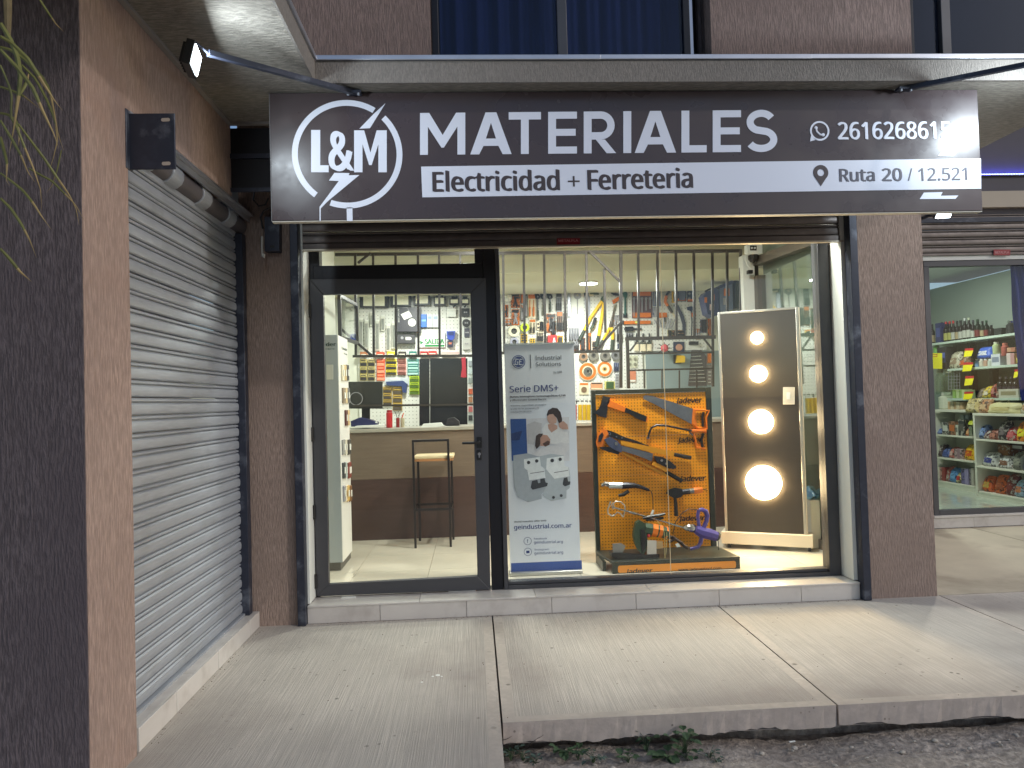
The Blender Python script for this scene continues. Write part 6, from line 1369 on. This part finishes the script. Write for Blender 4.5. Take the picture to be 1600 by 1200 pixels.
# bottles on the top shelf
brown_g = mat('dark_bottle_glass', S(26, 17, 16), .3, spec=.25); green_g = mat('green_bottle_glass', S(22, 32, 20), .3, spec=.25)
PBt = PLX(6.66)
def bottle(cx_, ty, by, r, gm_, lab, cap, label, z=R4, pl=PBt, zbase=None, group=None):
    b = pl.at(*z(cx_, by)); 
    if zbase is not None: b.z = zbase
    tz = pl.at(*z(cx_, ty)).z; H = tz-b.z
    R = abs((pl.at(*z(cx_+r, by))-pl.at(*z(cx_-r, by))).y)*.0 + 1.6*r/z.k*(b.y/FPX)
    t = thing('bottle', label, 'bottle', b, group)
    mb = MB(); mb.lathe(b, (0, 0, 1), [(R*.95, 0), (R, H*.02), (R, H*.58), (R*.85, H*.66), (R*.38, H*.76), (R*.34, H*.88)], 14); mb.build('glass_body', gm_, t)
    mb = MB(); mb.lathe(b+Vector((0, 0, H*.881)), (0, 0, 1), [(R*.40, 0), (R*.40, H*.12)], 12); mb.build('cap', cap, t)
    if lab: mb = MB(); mb.lathe(b+Vector((0, 0, H*.10)), (0, 0, 1), [(R*1.015, 0), (R*1.015, H*.34)], 14); mb.build('paper_label', lab, t)
lw, ly, lc, lr = pc(176, 176, 166), pc(164, 160, 88), pc(160, 142, 110), pc(110, 34, 34)
caps = (ink, red_, pc(60, 60, 66))
bl = [(132, 48, 262, 17, brown_g, lc, caps[0], 'leftmost dark bottle with low tan label beside the blue carton'), (246, 24, 250, 19, brown_g, lc, caps[0], 'dark bottle with tan label right of the blue carton'),
      (294, 18, 236, 20, brown_g, ly, caps[1], 'red capped bottle with yellow green label, left of the pair'), (338, 14, 230, 20, brown_g, ly, caps[1], 'red capped bottle with yellow green label, right of the pair'),
      (380, 8, 222, 19, brown_g, lw, caps[1], 'red capped bottle with tall white label'), (424, 10, 216, 18, brown_g, lc, caps[0], 'dark capped bottle with cream label'),
      (466, 4, 210, 21, brown_g, lw, caps[0], 'wide bottle with the biggest white label'), (513, -24, 204, 19, brown_g, lw, pc(200, 204, 200), 'tall pale capped bottle with white label'),
      (562, -30, 200, 20, brown_g, lw, pc(190, 196, 170), 'tallest bottle with a pale cream cap'), (610, 0, 196, 18, brown_g, lw, caps[2], 'dark bottle with small white and red label'),
      (664, -10, 190, 24, green_g, lr, pc(40, 70, 44), 'stout green bottle with dark red label'), (720, 10, 186, 20, green_g, lc, caps[0], 'green bottle with gold label in the middle of the shelf'),
      (766, 4, 184, 20, green_g, lr, pc(40, 80, 50), 'green capped bottle with small red label'), (822, 60, 180, 22, brown_g, None, caps[0], 'short unlabelled dark bottle near the shelf end')]
for a in bl: bottle(*a, zbase=zS1+.001)
PX6 = PLX(6.60)
def goods(name, label, cat, pl, z, box, m, kind='box', zb=None, depth=.16, m2=None, group=None):
    """packed article on a shelf: front traced on the shelf front, with real depth; its base sits on the shelf"""
    x0, y0, x1, y1 = box; (ya, za) = yz(pl, z(x0, (y0+y1)/2)); (yb, _) = yz(pl, z(x1, (y0+y1)/2)); x = pl.p0.x
    cy_ = z((x0+x1)/2, 0)[0]; zt = pl.at(*z((x0+x1)/2, y0)).z; zz = pl.at(*z((x0+x1)/2, y1)).z if zb is None else zb
    if zt-zz < .03: zt = zz+.03
    ya, yb = max(ya, yb), min(ya, yb); h = zt-zz; w = ya-yb
    t = thing(name, label, cat, (x+depth/2, (ya+yb)/2, zz), group)
    mb = MB()
    if kind == 'bag':
        n = 12; m_ = 8
        def f(u, v, s):
            b_ = (max(0, 1-abs(2*u-1)**4)**.5)*(min(1, v*7+.55))*(max(0, 1-max(0, (v-.5)/.5)**2.6)**.6)
            cr = math.sin(u*17+v*23+cy_)*.5+math.sin(u*31-v*19+cy_*2)*.35+math.sin(v*41+u*7)*.25
            return Vector((x+depth*.4+v*depth*.25 - s*depth*.42*b_ + .012*cr*b_, ya-w*(.5+(u-.5)*(1-.12*v+.05*math.sin(v*7+cy_))), zz+h*(v-.03*abs(2*u-1)**3*(1 if v > .9 else 0)+.012*cr*v)))
        mb.grid(lambda u, v: f(u, v, 1), n, m_); mb.grid(lambda u, v: f(u, v, -1), n, m_); mb.build('bag', m, t, smooth=80)
        if m2:
            q = MB(); q.grid(lambda u, v: f(.22+.56*u, .26+.36*v, 1.03)-Vector((.002, 0, 0)), 6, 4); q.build('print', m2, t, smooth=80)
    elif kind == 'jar':
        R = w/2*.9; q = Vector((x+R, (ya+yb)/2, zz)); mb.lathe(q, (0, 0, 1), [(R*.9, 0), (R, h*.05), (R, h*.7), (R*.6, h*.82), (R*.6, h*.84)], 14); mb.build('jar', m, t)
        q2 = MB(); q2.lathe(q+Vector((0, 0, h*.841)), (0, 0, 1), [(R*.68, 0), (R*.68, h*.15)], 12); q2.build('lid', m2 or white_paint, t)
    elif kind == 'row':
        k = max(2, int(round(w/.07)))
        for i in range(k):
            q = MB(); yy = ya-w*(i+.5)/k; jit = random.uniform(.86, 1)
            q.box(x+random.uniform(0, .02), x+depth, yy-w/k*.45, yy+w/k*.45, zz, zz+h*jit); q.build('packet', m if i % 2 == 0 else (m2 or m), t, bevel=.003)
    else:
        mb.box(x, x+depth, yb+.003, ya-.003, zz, zt); mb.build('carton', m, t, bevel=.003)
        if m2: q = MB(); q.box(x-.0015, x-.0002, yb+.003+w*.12, ya-.003-w*.12, zz+h*.3, zz+h*.75); q.build('print', m2, t)
    return t
goods('carton', 'dark blue gift carton between the bottles', 'box', PX6, R4, (160, 36, 222, 262), pc(44, 48, 100), zb=zS1+.001, m2=pc(70, 80, 140))
goods('carton', 'low black boxes at the end of the bottle shelf', 'box', PX6, R4, (845, 95, 935, 168), pc(40, 42, 42), zb=zS1+.001)
t = goods('shaker', 'tall black and steel bucket at the end of the bottle shelf', 'bucket', PX6, R4, (955, 10, 1048, 150), pc(38, 38, 40), 'jar', zb=zS1+.001, m2=sil)
# second shelf
g_ = lambda *a, **k: goods(*a, **k)
PA2 = PLX(6.56)
g_('jar', 'small green jar beside the big yellow price card', 'jar', PA2, R4, (122, 290, 166, 392), pc(110, 170, 90), 'jar', m2=pc(150, 200, 130))
g_('carton', 'black stack with a blue band beside the yellow price card', 'box', PA2, R4, (182, 320, 290, 566), pc(44, 44, 48), zb=zS2+.001, m2=pc(90, 106, 180))
g_('garlic_bag', 'pale lumpy net bag on the second shelf', 'bag', PA2, R4, (296, 370, 420, 566), busy((186, 180, 156), (93, 90, 78), (214, 208, 190)), 'bag', zb=zS2+.001, m2=pc(150, 130, 110))
g_('onion_bag', 'small brown and orange bag right of the pale net bag', 'bag', PA2, R4, (420, 420, 500, 566), busy((150, 120, 90), (75, 60, 45), (214, 208, 190)), 'bag', zb=zS2+.001, m2=pc(196, 90, 50))
g_('plastic_bag', 'bright blue and white plastic bag on the second shelf', 'bag', PA2, R4, (612, 310, 790, 450), pc(60, 100, 200), 'bag', m2=pc(210, 214, 224))
for k, (x0, x1, m_) in enumerate(((608, 650, pc(120, 160, 200)), (654, 704, pc(200, 196, 180)), (706, 752, pc(186, 150, 130)), (754, 806, pc(190, 196, 186)))):
    g_('food_tin', ('pale blue', 'cream', 'tan', 'grey white')[k]+' food tin in the row under the blue bag', 'tin', PA2, R4, (x0, 456, x1, 538), m_, 'jar', zb=zS2+.001)
g_('jar', 'tall pale green bottle shaped jar on the second shelf', 'jar', PA2, R4, (806, 255, 872, 400), pc(186, 200, 150), 'jar', m2=pc(210, 214, 190))
g_('carton', 'white carton with red corner under the pale green jar', 'box', PA2, R4, (812, 400, 920, 520), pc(206, 210, 216), zb=zS2+.001, m2=pc(130, 140, 160))
g_('sauce_bottle', 'pink red sauce bottle beside the white carton', 'bottle', PA2, R4, (908, 268, 974, 420), pc(180, 96, 86), 'jar', m2=pc(200, 120, 100))
g_('carton', 'stack of white and pink striped packets', 'packets', PA2, R4, (982, 376, 1086, 515), pc(206, 190, 186), 'row', zb=zS2+.001, m2=pc(186, 140, 140))
g_('food_tin', 'wide pinkish tins above the striped packets', 'tin', PA2, R4, (982, 318, 1086, 374), pc(196, 150, 120), 'row', m2=pc(180, 120, 96))
g_('snack_bag', 'yellow green packet at the right end of the second shelf', 'packet', PA2, R4, (1092, 340, 1142, 518), busy((206, 196, 60), (103, 98, 30), (214, 208, 190)), 'bag', zb=zS2+.001)
# price cards
def pcard(label, a, b, c=pc(232, 222, 30)):
    x0, y0, x1, y1 = a[0], a[1], b[0], b[1]; P_ = PLX(XA-.03)
    q = [P_.at(*R4(x0, y0)), P_.at(*R4(x1, y0-4)), P_.at(*R4(x1-6, y1-10)), P_.at(*R4(x0+4, y1))]
    h = [q[0]*.72+q[3]*.28, q[1]*.72+q[2]*.28]
    o1 = Vector((-.02, 0, 0))
    t = thing('price_card', label, 'price card', sum(q, Vector())/4)
    MB().prism([q[0], q[1], h[1], h[0]], [p+Vector((.003, 0, 0)) for p in (q[0], q[1], h[1], h[0])]).build('red_header', red_, t, smooth=0)
    MB().prism([h[0]-o1*.0, h[1], q[2]+o1, q[3]+o1], [p+Vector((.003, 0, 0)) for p in (h[0], h[1], q[2]+o1, q[3]+o1)]).build('card', c, t, smooth=0)
    l0 = h[0]*.6+q[3]*.4; l1 = h[1]*.6+q[2]*.4
P_ = PLX(XA-.03)
bc = tool('price_card', 'large square yellow price card hanging at the left edge of the grocery shelves', 'price card', P_, R4, [('card', pc(232, 222, 30), [('r', 120, 388, 242, 572, 0, .003)]), ('print', red_, [('r', 122, 400, 186, 406, .0031, .0008), ('r', 122, 424, 186, 430, .0031, .0008), ('r', 180, 406, 186, 424, .0031, .0008)])])
pcard('yellow and red price card on the upright, topmost', (505, 335), (606, 432)); pcard('yellow and red price card below the topmost one', (488, 498), (602, 604)); pcard('yellow and red price card above the green packs', (512, 658), (612, 770)); pcard('yellow and red price card just above the bread', (498, 842), (606, 934))
pcard('yellow price card hanging near the blue curtain', (1088, 580), (1142, 680))
# third shelf
clear = glass('clear_jar', (.86, .92, .84), .12)
g_('glass_jar', 'large clear glass demijohn at the left of the third shelf', 'jar', PA2, R4, (210, 572, 312, 835), clear, 'jar', zb=zS3+.06, m2=pc(170, 176, 150))
g_('glass_jar', 'second clear jar half hidden by the window post', 'jar', PA2, R4, (132, 580, 204, 835), clear, 'jar', zb=zS3+.06, m2=pc(170, 176, 150))
wr = MB()
for k in range(7): wr.line(PA2, R4.L([(318, 585+k*38), (452, 582+k*38)]), .003, 0, 5)
for k in range(5): wr.line(PA2, R4.L([(318+k*33, 580), (318+k*33, 820)]), .003, 0, 5)
wr.solo('wire_basket', galv, 'wire grid stand beside the glass demijohn', 'wire rack')
g_('salad_pack', 'flat green packs lying under the wire grid', 'packet', PA2, R4, (350, 812, 498, 910), pc(150, 180, 100), 'row', zb=zS3+.001, m2=pc(190, 204, 150))
g_('snack_bag', 'small dark packet at the left of the third shelf bay', 'packet', PA2, R4, (628, 800, 690, 900), pc(130, 116, 100), 'bag', zb=zS3+.001)
g_('snack_bag', 'yellow and white bag leaning on the third shelf', 'bag', PA2, R4, (686, 775, 782, 898), busy((214, 186, 60), (107, 93, 30), (214, 208, 190)), 'bag', zb=zS3+.001, m2=pc(220, 210, 190))
g_('snack_bag', 'red packet standing before the dark upright', 'packet', PA2, R4, (788, 738, 850, 898), busy((150, 50, 46), (75, 25, 23), (214, 208, 190)), 'bag', zb=zS3+.001, m2=pc(190, 130, 120))
g_('snack_bag', 'brown and white packet right of the red packet', 'packet', PA2, R4, (852, 746, 902, 898), busy((160, 120, 100), (80, 60, 50), (214, 208, 190)), 'bag', zb=zS3+.001)
for k, x in enumerate((930, 1000, 1060, 1110)):
    bottle(x, 664, 832, 26, mat('black_bottle', S(30, 26, 30), .2), pc(54, 46, 60), pc(90, 86, 90), ('first', 'second', 'third', 'last')[k]+' small black drink bottle in the printed tray', pl=PLX(6.62), zbase=zS3+.045)
g_('bottle_tray', 'white printed carton tray holding the small black bottles', 'tray', PA2, R4, (898, 810, 1136, 872), pc(196, 192, 176), zb=zS3+.001, depth=.02, m2=pc(150, 140, 110))
# on top of the white units
g_('plastic_tub', 'white plastic tub standing on the far white unit', 'tub', PA2, R4, (148, 848, 282, 1030), pc(206, 208, 188), 'jar', zb=zA0+.001, m2=pc(214, 214, 200))
g_('bread_pack', 'flat brown bread packs beside the white tub', 'bread', PA2, R4, (290, 950, 478, 1030), pc(190, 160, 124), 'row', zb=zA0+.001, m2=pc(206, 190, 160))
PB2 = PLX(6.36)
g_('noodle_bag', 'shiny striped bag of pasta on the near white unit', 'bag', PB2, R4, (478, 918, 650, 1080), busy((196, 176, 120), (98, 88, 60), (214, 208, 190)), 'bag', zb=zB0+.001, m2=pc(214, 200, 160))
g_('noodle_bag', 'orange brown bag of biscuits behind the long clear bag', 'bag', PB2, R4, (640, 926, 760, 1080), busy((190, 140, 100), (95, 70, 50), (214, 208, 190)), 'bag', zb=zB0+.001, m2=pc(210, 180, 140))
g_('noodle_bag', 'pale dotted bag lying towards the blue curtain', 'bag', PLX(6.5), R4, (740, 926, 940, 1050), busy((206, 200, 160), (103, 100, 80), (214, 208, 190)), 'bag', zb=zB0+.002)
g_('noodle_bag', 'long clear bag of pale noodles on the near white unit', 'bag', PB2, R4, (716, 972, 1100, 1080), pc(206, 198, 150), 'bag', zb=zB0+.001, m2=pc(196, 180, 124))
g_('noodle_bag', 'pale bag under the end of the blue curtain', 'bag', PB2, R4, (1140, 930, 1240, 1090), pc(206, 200, 176), 'bag', zb=zB0+.001, m2=pc(190, 150, 110))
# far white unit
Uz = [zA[0]+.001, zA[1]+.001, zA[2]+.001]
fa = [((165, 215, 236, 284), (90, 110, 170), 'bag', (130, 150, 190), 0, 'small blue packet at the left of the upper shelf', 'packet'),
      ((236, 150, 314, 286), (70, 66, 64), 'box', (206, 206, 196), 0, 'dark carton with white panel on the upper shelf', 'box'), ((316, 140, 394, 290), (150, 112, 86), 'box', (196, 110, 60), 0, 'brown carton with orange base on the upper shelf', 'box'),
      ((396, 180, 426, 292), (206, 206, 190), 'box', (120, 120, 110), 0, 'narrow white carton on the upper shelf', 'box'), ((428, 120, 500, 296), (52, 54, 52), 'box', (96, 92, 84), 0, 'black tall carton below the white pots', 'box'),
      ((502, 205, 546, 300), (196, 116, 70), 'bag', (214, 170, 120), 0, 'orange packet near the unit divider', 'packet'), ((548, 200, 590, 302), (110, 120, 96), 'box', None, 0, 'grey green carton at the unit divider', 'box'),
      ((182, 400, 220, 548), (80, 64, 64), 'bag', None, 1, 'dark packet at the left of the middle shelf', 'packet'), ((216, 448, 304, 556), (96, 112, 170), 'bag', (70, 84, 140), 1, 'blue packet on the middle shelf', 'packet'),
      ((306, 440, 362, 562), (186, 110, 100), 'bag', (214, 180, 170), 1, 'pinkish packet on the middle shelf', 'packet'), ((364, 450, 472, 572), (186, 160, 160), 'row', (150, 120, 130), 1, 'row of pale pink packets on the middle shelf', 'packets'),
      ((474, 408, 602, 596), (230, 186, 36), 'bag', (206, 96, 40), 1, 'bright yellow bag with orange dots', 'bag'),
      ((190, 660, 266, 846), (186, 150, 140), 'row', (150, 70, 64), 2, 'white and red packets on the bottom shelf', 'packets'), ((268, 660, 322, 850), (146, 70, 60), 'bag', None, 2, 'red brown packet on the bottom shelf', 'packet'),
      ((300, 684, 402, 856), (90, 140, 196), 'bag', (120, 170, 214), 2, 'sky blue bag on the bottom shelf', 'bag'), ((386, 728, 444, 866), (206, 200, 150), 'bag', (190, 60, 60), 2, 'cream packet with red top on the bottom shelf', 'packet'),
      ((446, 690, 540, 878), (110, 104, 150), 'row', (150, 140, 180), 2, 'row of purple packets on the bottom shelf', 'packets'), ((542, 670, 606, 890), (130, 124, 130), 'row', (176, 170, 160), 2, 'grey packets beside the divider on the bottom shelf', 'packets')]
for b, c, kd, c2, lv, lb_, cat in fa: g_('food_packet' if kd != 'box' else 'carton', lb_+' of the far unit', cat, PA2, R5, b, busy(c, tuple(int(q*.45) for q in c) if sum(c) > 300 else (170, 166, 156), c2 or (206, 200, 186)), kd, zb=Uz[lv], m2=pc(*c2) if c2 else None)
g_('plastic_pot', 'two white pots standing on the black tall carton', 'pots', PLX(6.70), R5, (440, 60, 540, 118), pc(196, 204, 204), 'row', m2=pc(170, 184, 190))
g_('crisp_bag', 'small yellow green bag hanging under the top of the far unit', 'bag', PA2, R5, (526, 112, 584, 184), pc(196, 204, 60), 'bag')
fb = [((650, 180, 722, 332), (110, 136, 184), 'bag', (150, 170, 206), 0, 'pale blue bag at the left of the upper shelf', 'bag'), ((704, 236, 780, 340), (90, 50, 54), 'bag', None, 0, 'dark red packet beside the pale blue bag', 'packet'),
      ((764, 230, 872, 346), (150, 96, 80), 'bag', (190, 130, 110), 0, 'brown pink sausage pack on the upper shelf', 'packet'), ((866, 128, 976, 352), (50, 44, 46), 'bag', (120, 110, 110), 0, 'large black bag leaning on the upper shelf', 'bag'),
      ((962, 204, 1084, 358), (160, 36, 46), 'bag', (200, 110, 110), 0, 'crimson bag on the upper shelf', 'bag'), ((1078, 140, 1220, 376), (226, 130, 36), 'bag', (230, 220, 60), 0, 'large orange and yellow bag on the upper shelf', 'bag'),
      ((680, 502, 842, 652), (206, 206, 200), 'bag', (60, 66, 140), 1, 'white pack with a blue oval on the middle shelf', 'pack'), ((888, 412, 1032, 560), (130, 84, 54), 'box', (170, 120, 80), 1, 'brown carton behind the white pack', 'box'),
      ((858, 545, 1032, 684), (206, 206, 204), 'bag', (130, 90, 66), 1, 'white bag with a brown disc on the middle shelf', 'bag'), ((1032, 500, 1164, 694), (120, 120, 110), 'bag', (150, 150, 136), 1, 'grey see-through pack on the middle shelf', 'pack'),
      ((1170, 560, 1260, 716), (80, 84, 150), 'bag', None, 1, 'blue bag at the window edge of the middle shelf', 'bag'),
      ((684, 780, 800, 968), (206, 96, 40), 'bag', (190, 160, 80), 2, 'orange bag with green window on the bottom shelf', 'bag'), ((822, 768, 968, 978), (214, 104, 44), 'bag', (150, 80, 50), 2, 'second orange bag on the bottom shelf', 'bag'),
      ((962, 758, 1064, 990), (110, 46, 40), 'bag', (130, 60, 50), 2, 'maroon bag between orange and blue bags', 'bag'), ((1060, 826, 1174, 1026), (150, 180, 200), 'bag', (190, 120, 80), 2, 'white blue bag with orange picture', 'bag'), ((1176, 826, 1280, 1030), (150, 160, 180), 'bag', (190, 120, 90), 2, 'last pale bag on the bottom shelf', 'bag')]
Uz = [z+.001 for z in zBs]
for b, c, kd, c2, lv, lb_, cat in fb: g_('food_packet' if kd != 'box' else 'carton', lb_+' of the near unit', cat, PB2 if kd != 'box' else PLX(6.52), R5, b, busy(c, tuple(int(q*.45) for q in c) if sum(c) > 300 else (170, 166, 156), c2 or (206, 200, 186)), kd, zb=Uz[lv], m2=pc(*c2) if c2 else None)
g_('egg_tray', 'flat black trays under the top of the near unit', 'tray', PLX(6.5), R5, (1000, 76, 1142, 128), pc(44, 50, 46), 'box')
g_('carton', 'dark brown carton under the upper shelf of the near unit', 'box', PLX(6.56), R5, (1032, 402, 1200, 480), pc(70, 44, 44), 'box', m2=pc(200, 196, 196))
# blue curtain inside the window
Pc = PLY(YR+.16)
mb = MB(); ct0 = Pc.at(1579, 415); cb0 = Pc.at(1597, 626)
mb.grid(lambda u, v: Vector((ct0.x*(v)+cb0.x*(1-v)+u*.5, YR+.17+.018*math.sin(u*30+v*3)+.008*math.sin(v*12+u*9), cb0.z+(ct0.z-cb0.z)*v)), 60, 20)
mb.solo('curtain', mat('royal_blue_cloth', S(26, 44, 128), .8, var=.1, vs=8), 'blue cloth curtain hanging at the right of the grocery window', 'curtain', smooth=80)
# ================================================================== plants and street side
leaf_g = mat('strap_leaf', S(112, 112, 58), .5, var=.35, vs=9)
leaf_d = mat('dry_leaf_tip', S(160, 138, 92), .7, var=.25, vs=14)
Lm = [leaf_g, leaf_d]
hp = thing('hanging_plant', 'arching strap leaved plant with dry tips hanging at the top left', 'plant', (-1.75, 2.2, 2.3))
GL = Zm(0, 0, 2.665)
leaves = [([(0, 95), (40, 160), (70, 230), (85, 310), (78, 400), (60, 540), (45, 640)], 16, 2.15), ([(0, 195), (60, 215), (130, 270), (200, 340), (240, 400), (262, 470), (300, 600), (330, 665)], 11, 2.22),
          ([(0, 150), (50, 180), (110, 240), (165, 330), (215, 410), (246, 450)], 12, 2.10), ([(0, 205), (80, 290), (140, 370), (180, 460), (230, 560), (252, 620)], 12, 2.05),
          ([(90, 270), (150, 330), (200, 420), (240, 510), (252, 590), (240, 660), (220, 740)], 9, 2.25), ([(0, 270), (30, 340), (45, 400), (36, 480), (60, 520), (90, 600), (130, 700), (158, 790), (158, 870)], 8, 2.18),
          ([(0, 500), (50, 580), (90, 650), (120, 720), (150, 760)], 9, 2.12), ([(0, 570), (40, 640), (75, 700), (105, 790), (130, 815)], 12, 2.02), ([(0, 720), (60, 760), (130, 810), (190, 870), (240, 930), (296, 990)], 8, 2.16),
          ([(0, 825), (50, 870), (105, 940), (150, 1010), (188, 1085)], 10, 2.08), ([(0, 1035), (40, 1080), (80, 1130), (128, 1172)], 10, 2.13), ([(75, 515), (120, 580), (170, 650), (220, 730), (260, 790), (290, 850), (300, 925)], 8, 2.2),
          ([(120, 700), (180, 735), (230, 760), (290, 815), (350, 870), (400, 945)], 7, 2.24), ([(0, 360), (60, 385), (120, 415), (180, 460), (205, 480)], 8, 2.28), ([(160, -10), (180, 30), (205, 75), (230, 100)], 7, 2.2),
          ([(0, 470), (40, 480), (75, 510), (95, 560), (100, 620)], 9, 2.3), ([(85, 390), (95, 330), (92, 270)], 10, 2.24), ([(255, 625), (230, 710), (205, 770), (178, 800)], 5, 2.22), ([(-30, 640), (10, 690), (0, 780), (20, 850)], 10, 2.1)]
for pts, wpx, y in leaves:
    pl = PLY(y); q = [pl.at(*GL(*p)) for p in pts]
    # resample
    seg = [0]
    for a, b in zip(q, q[1:]): seg.append(seg[-1]+(b-a).length)
    n = 14; res = []
    for i in range(n+1):
        s = seg[-1]*i/n
        for k in range(len(q)-1):
            if s <= seg[k+1]+1e-9: f_ = (s-seg[k])/max(1e-9, seg[k+1]-seg[k]); res.append(q[k].lerp(q[k+1], f_)); break
    mb = MB(); w0 = wpx/2.665*y/FPX*1.15; tw = random.uniform(-.6, .6); vs = []
    dep = random.uniform(-.10, .05)
    for i, p in enumerate(res):
        u = i/n; t_ = (res[min(i+1, n)]-res[max(i-1, 0)]).normalized(); sd = t_.cross(Vector((0, 1, 0))).normalized()
        sd = (sd*math.cos(tw*u)+Vector((0, 1, 0))*math.sin(tw*u)); w_ = w0*.5*(.45+.75*math.sin(math.pi*min(.95, u*.75+.18)))*(1-u**3*.92)
        nr = sd.cross(t_)*w_*.35; pp = p+Vector((0, dep*u, 0))
        vs.append((pp-sd*w_+nr, pp-nr*.3, pp+sd*w_+nr))
    for i in range(n):
        mb.mi = 0 if i < n*.55 else 1
        a, b = vs[i], vs[i+1]
        mb.face([a[0], a[1], b[1], b[0]]); mb.face([a[1], a[2], b[2], b[1]])
    mb.build('leaf', Lm, hp, smooth=60)
pl = PLY(2.25); mb = MB(); mb.tube([pl.at(9, -70), pl.at(11, -20), pl.at(12, 20), pl.at(12, 60)], [.014, .013, .011, .008], 8); mb.build('stem', mat('plant_stem', S(110, 98, 70), .8, var=.2, vs=20), hp)
mb = MB(); mb.tube([(-1.80, 2.25, 2.8), (-1.80, 2.25, 3.3)], .02, 8); mb.build('stem', mat('plant_stem', S(150, 138, 104)), hp)
# weeds at the slab edge
wd = [mat('weed_leaf', S(62, 84, 54), .6, var=.25, vs=30), mat('weed_leaf_blue', S(74, 92, 80), .6, var=.2, vs=30)]
rw_ = random.Random(11)
PZd = PLZ(-.172)
WZ = Zm(780, 1120, 3.8095)
def weed(cx_, cy_, n, hgt, lf, spread, kind, label):
    b = PZd.at(*WZ(cx_, cy_)); b.z = -.172
    t = thing('weed', label, 'weed', b)
    for k in range(n):
        a = rw_.uniform(0, 6.28); r = rw_.uniform(.2, 1)*spread; h = hgt*1.2*rw_.uniform(.3, 1)
        tip = b+Vector((math.cos(a)*r, math.sin(a)*r*.7, h)); mid = b+Vector((math.cos(a)*r*.35, math.sin(a)*r*.25, h*.75))
        mb = MB(); mb.mi = 0; mb.tube([b, mid, tip], [.0018, .0014, .001], 4)
        l = lf*1.12*rw_.uniform(.6, 1.2); d = Vector((math.cos(a), math.sin(a)*.7, rw_.uniform(-.35, .5))).normalized(); s = d.cross(Vector((0, 0, 1))).normalized(); u_ = s.cross(d)
        mb.mi = 1 if kind == 0 else 2; wv = (.55, .40)[kind]
        pts_l = [tip, tip+d*l*.3+s*l*wv*.8+u_*l*.12, tip+d*l*.7+s*l*wv*.7+u_*l*.1, tip+d*l-u_*l*.1]; pts_r = [tip, tip+d*l-u_*l*.1, tip+d*l*.7-s*l*wv*.7+u_*l*.1, tip+d*l*.3-s*l*wv*.8+u_*l*.12]
        mb.face(pts_l); mb.face(pts_r); mb.build('leaf', [wd[0], wd[0], wd[1]], t, smooth=0)
for a in ((70, 262, 16, .05, .028, .045, 1, 'blue green weed tuft at the slab corner by the joint'), (140, 270, 12, .045, .026, .04, 1, 'small weed tuft second from the slab corner'), (215, 285, 9, .03, .02, .035, 1, 'thin low weed under the cracked slab edge'),
          (395, 255, 16, .055, .032, .05, 0, 'weed with rounded leaves left of the bare dirt'), (470, 262, 10, .045, .028, .04, 0, 'leafy weed beside the rounded one'), (560, 275, 14, .05, .026, .05, 1, 'grey green weed standing alone on the dirt'),
          (770, 275, 10, .035, .032, .06, 0, 'spreading flat weed in the middle of the verge'), (880, 215, 12, .085, .03, .04, 0, 'upright weed rising against the slab edge'), (1010, 265, 8, .035, .05, .04, 0, 'broad leaved weed below the tallest one'),
          (1105, 235, 26, .10, .034, .075, 0, 'tallest bushy weed growing up the slab edge'), (1110, 262, 8, .03, .03, .04, 0, 'low leaves spreading in front of the bushy weed'), (1255, 262, 10, .045, .024, .05, 1, 'sparse grey weed right of the bushy weed'), (1290, 290, 8, .04, .022, .04, 1, 'small sprig at the lower right of the weeds')):
    weed(*a)
li = MB(); b = PZd.at(1238, 1161); li.tube([b+Vector((-.015, 0, .006)), b+Vector((.015, .004, .006))], .004, 8); li.solo('cigarette_end', white_paint, 'white cigarette end lying on the dirt', 'litter')
for k, (px, py, s) in enumerate(((1460, 1158, .014), (1515, 1170, .01), (1190, 1178, .012), (1330, 1168, .01), (1410, 1176, .012), (1560, 1160, .009))):
    b = PZd.at(px, py); mb = MB(); mb.ball(b+Vector((0, 0, s*.2)), s, 8, (1.3, .9, .6)); mb.solo('stone', mat('pale_pebble', S(176, 168, 156)), ('flat pale stone at the right of the verge', 'small stone beside the flat pale one', 'stone near the bushy weed', 'small stone in the middle of the bare dirt', 'pale stone lying among the gravel', 'tiny stone near the right end of the verge')[k], 'stone', smooth=80)
# litter on the slab, crack in the slab edge
wspot = mat('paint_spot', S(222, 222, 218), .8)
mb = MB(); P0 = PLZ(.0005)
for px, py, r in ((684, 1055, .014), (676, 1057, .008), (690, 1057, .007), (659, 1066, .008)): 
    c = P0.at(px, py); mb.lathe(c, (0, 0, 1), [(r, 0), (r*.9, .001)], 9)
mb.solo('paint_spot', wspot, 'white paint drops on the left concrete slab', 'stain')
# street cables across the road, seen mirrored in the upper window
cm = ink
pole_x = (-14, 16)
for k, (y, z0, z1, lab) in enumerate(((-9, 7.0, 9.3, 'thick overhead cable across the street, highest of three'), (-9.4, 6.6, 8.2, 'thin overhead cable across the street, middle of three'), (-9.2, 6.4, 7.7, 'thin overhead cable across the street, lowest of three'))):
    mb = MB(); mb.tube([Vector((-14+30*i/20, y, z0+(z1-z0)*i/20-.4*math.sin(math.pi*i/20))) for i in range(21)], .022 if k == 0 else .012, 6); mb.solo('overhead_cable', cm, lab, 'cable')
for x, h, lab in ((-14, 7.4, 'timber pole carrying the cables at their low end'), (16, 9.8, 'tall timber pole carrying the cables at their high end')):
    mb = MB(); mb.tube([(x, -9.2, -.25), (x, -9.2, h)], [.15, .10], 12); mb.solo('utility_pole', mat('weathered_pole', S(92, 78, 66), .9, var=.2, vs=6), lab, 'utility pole')
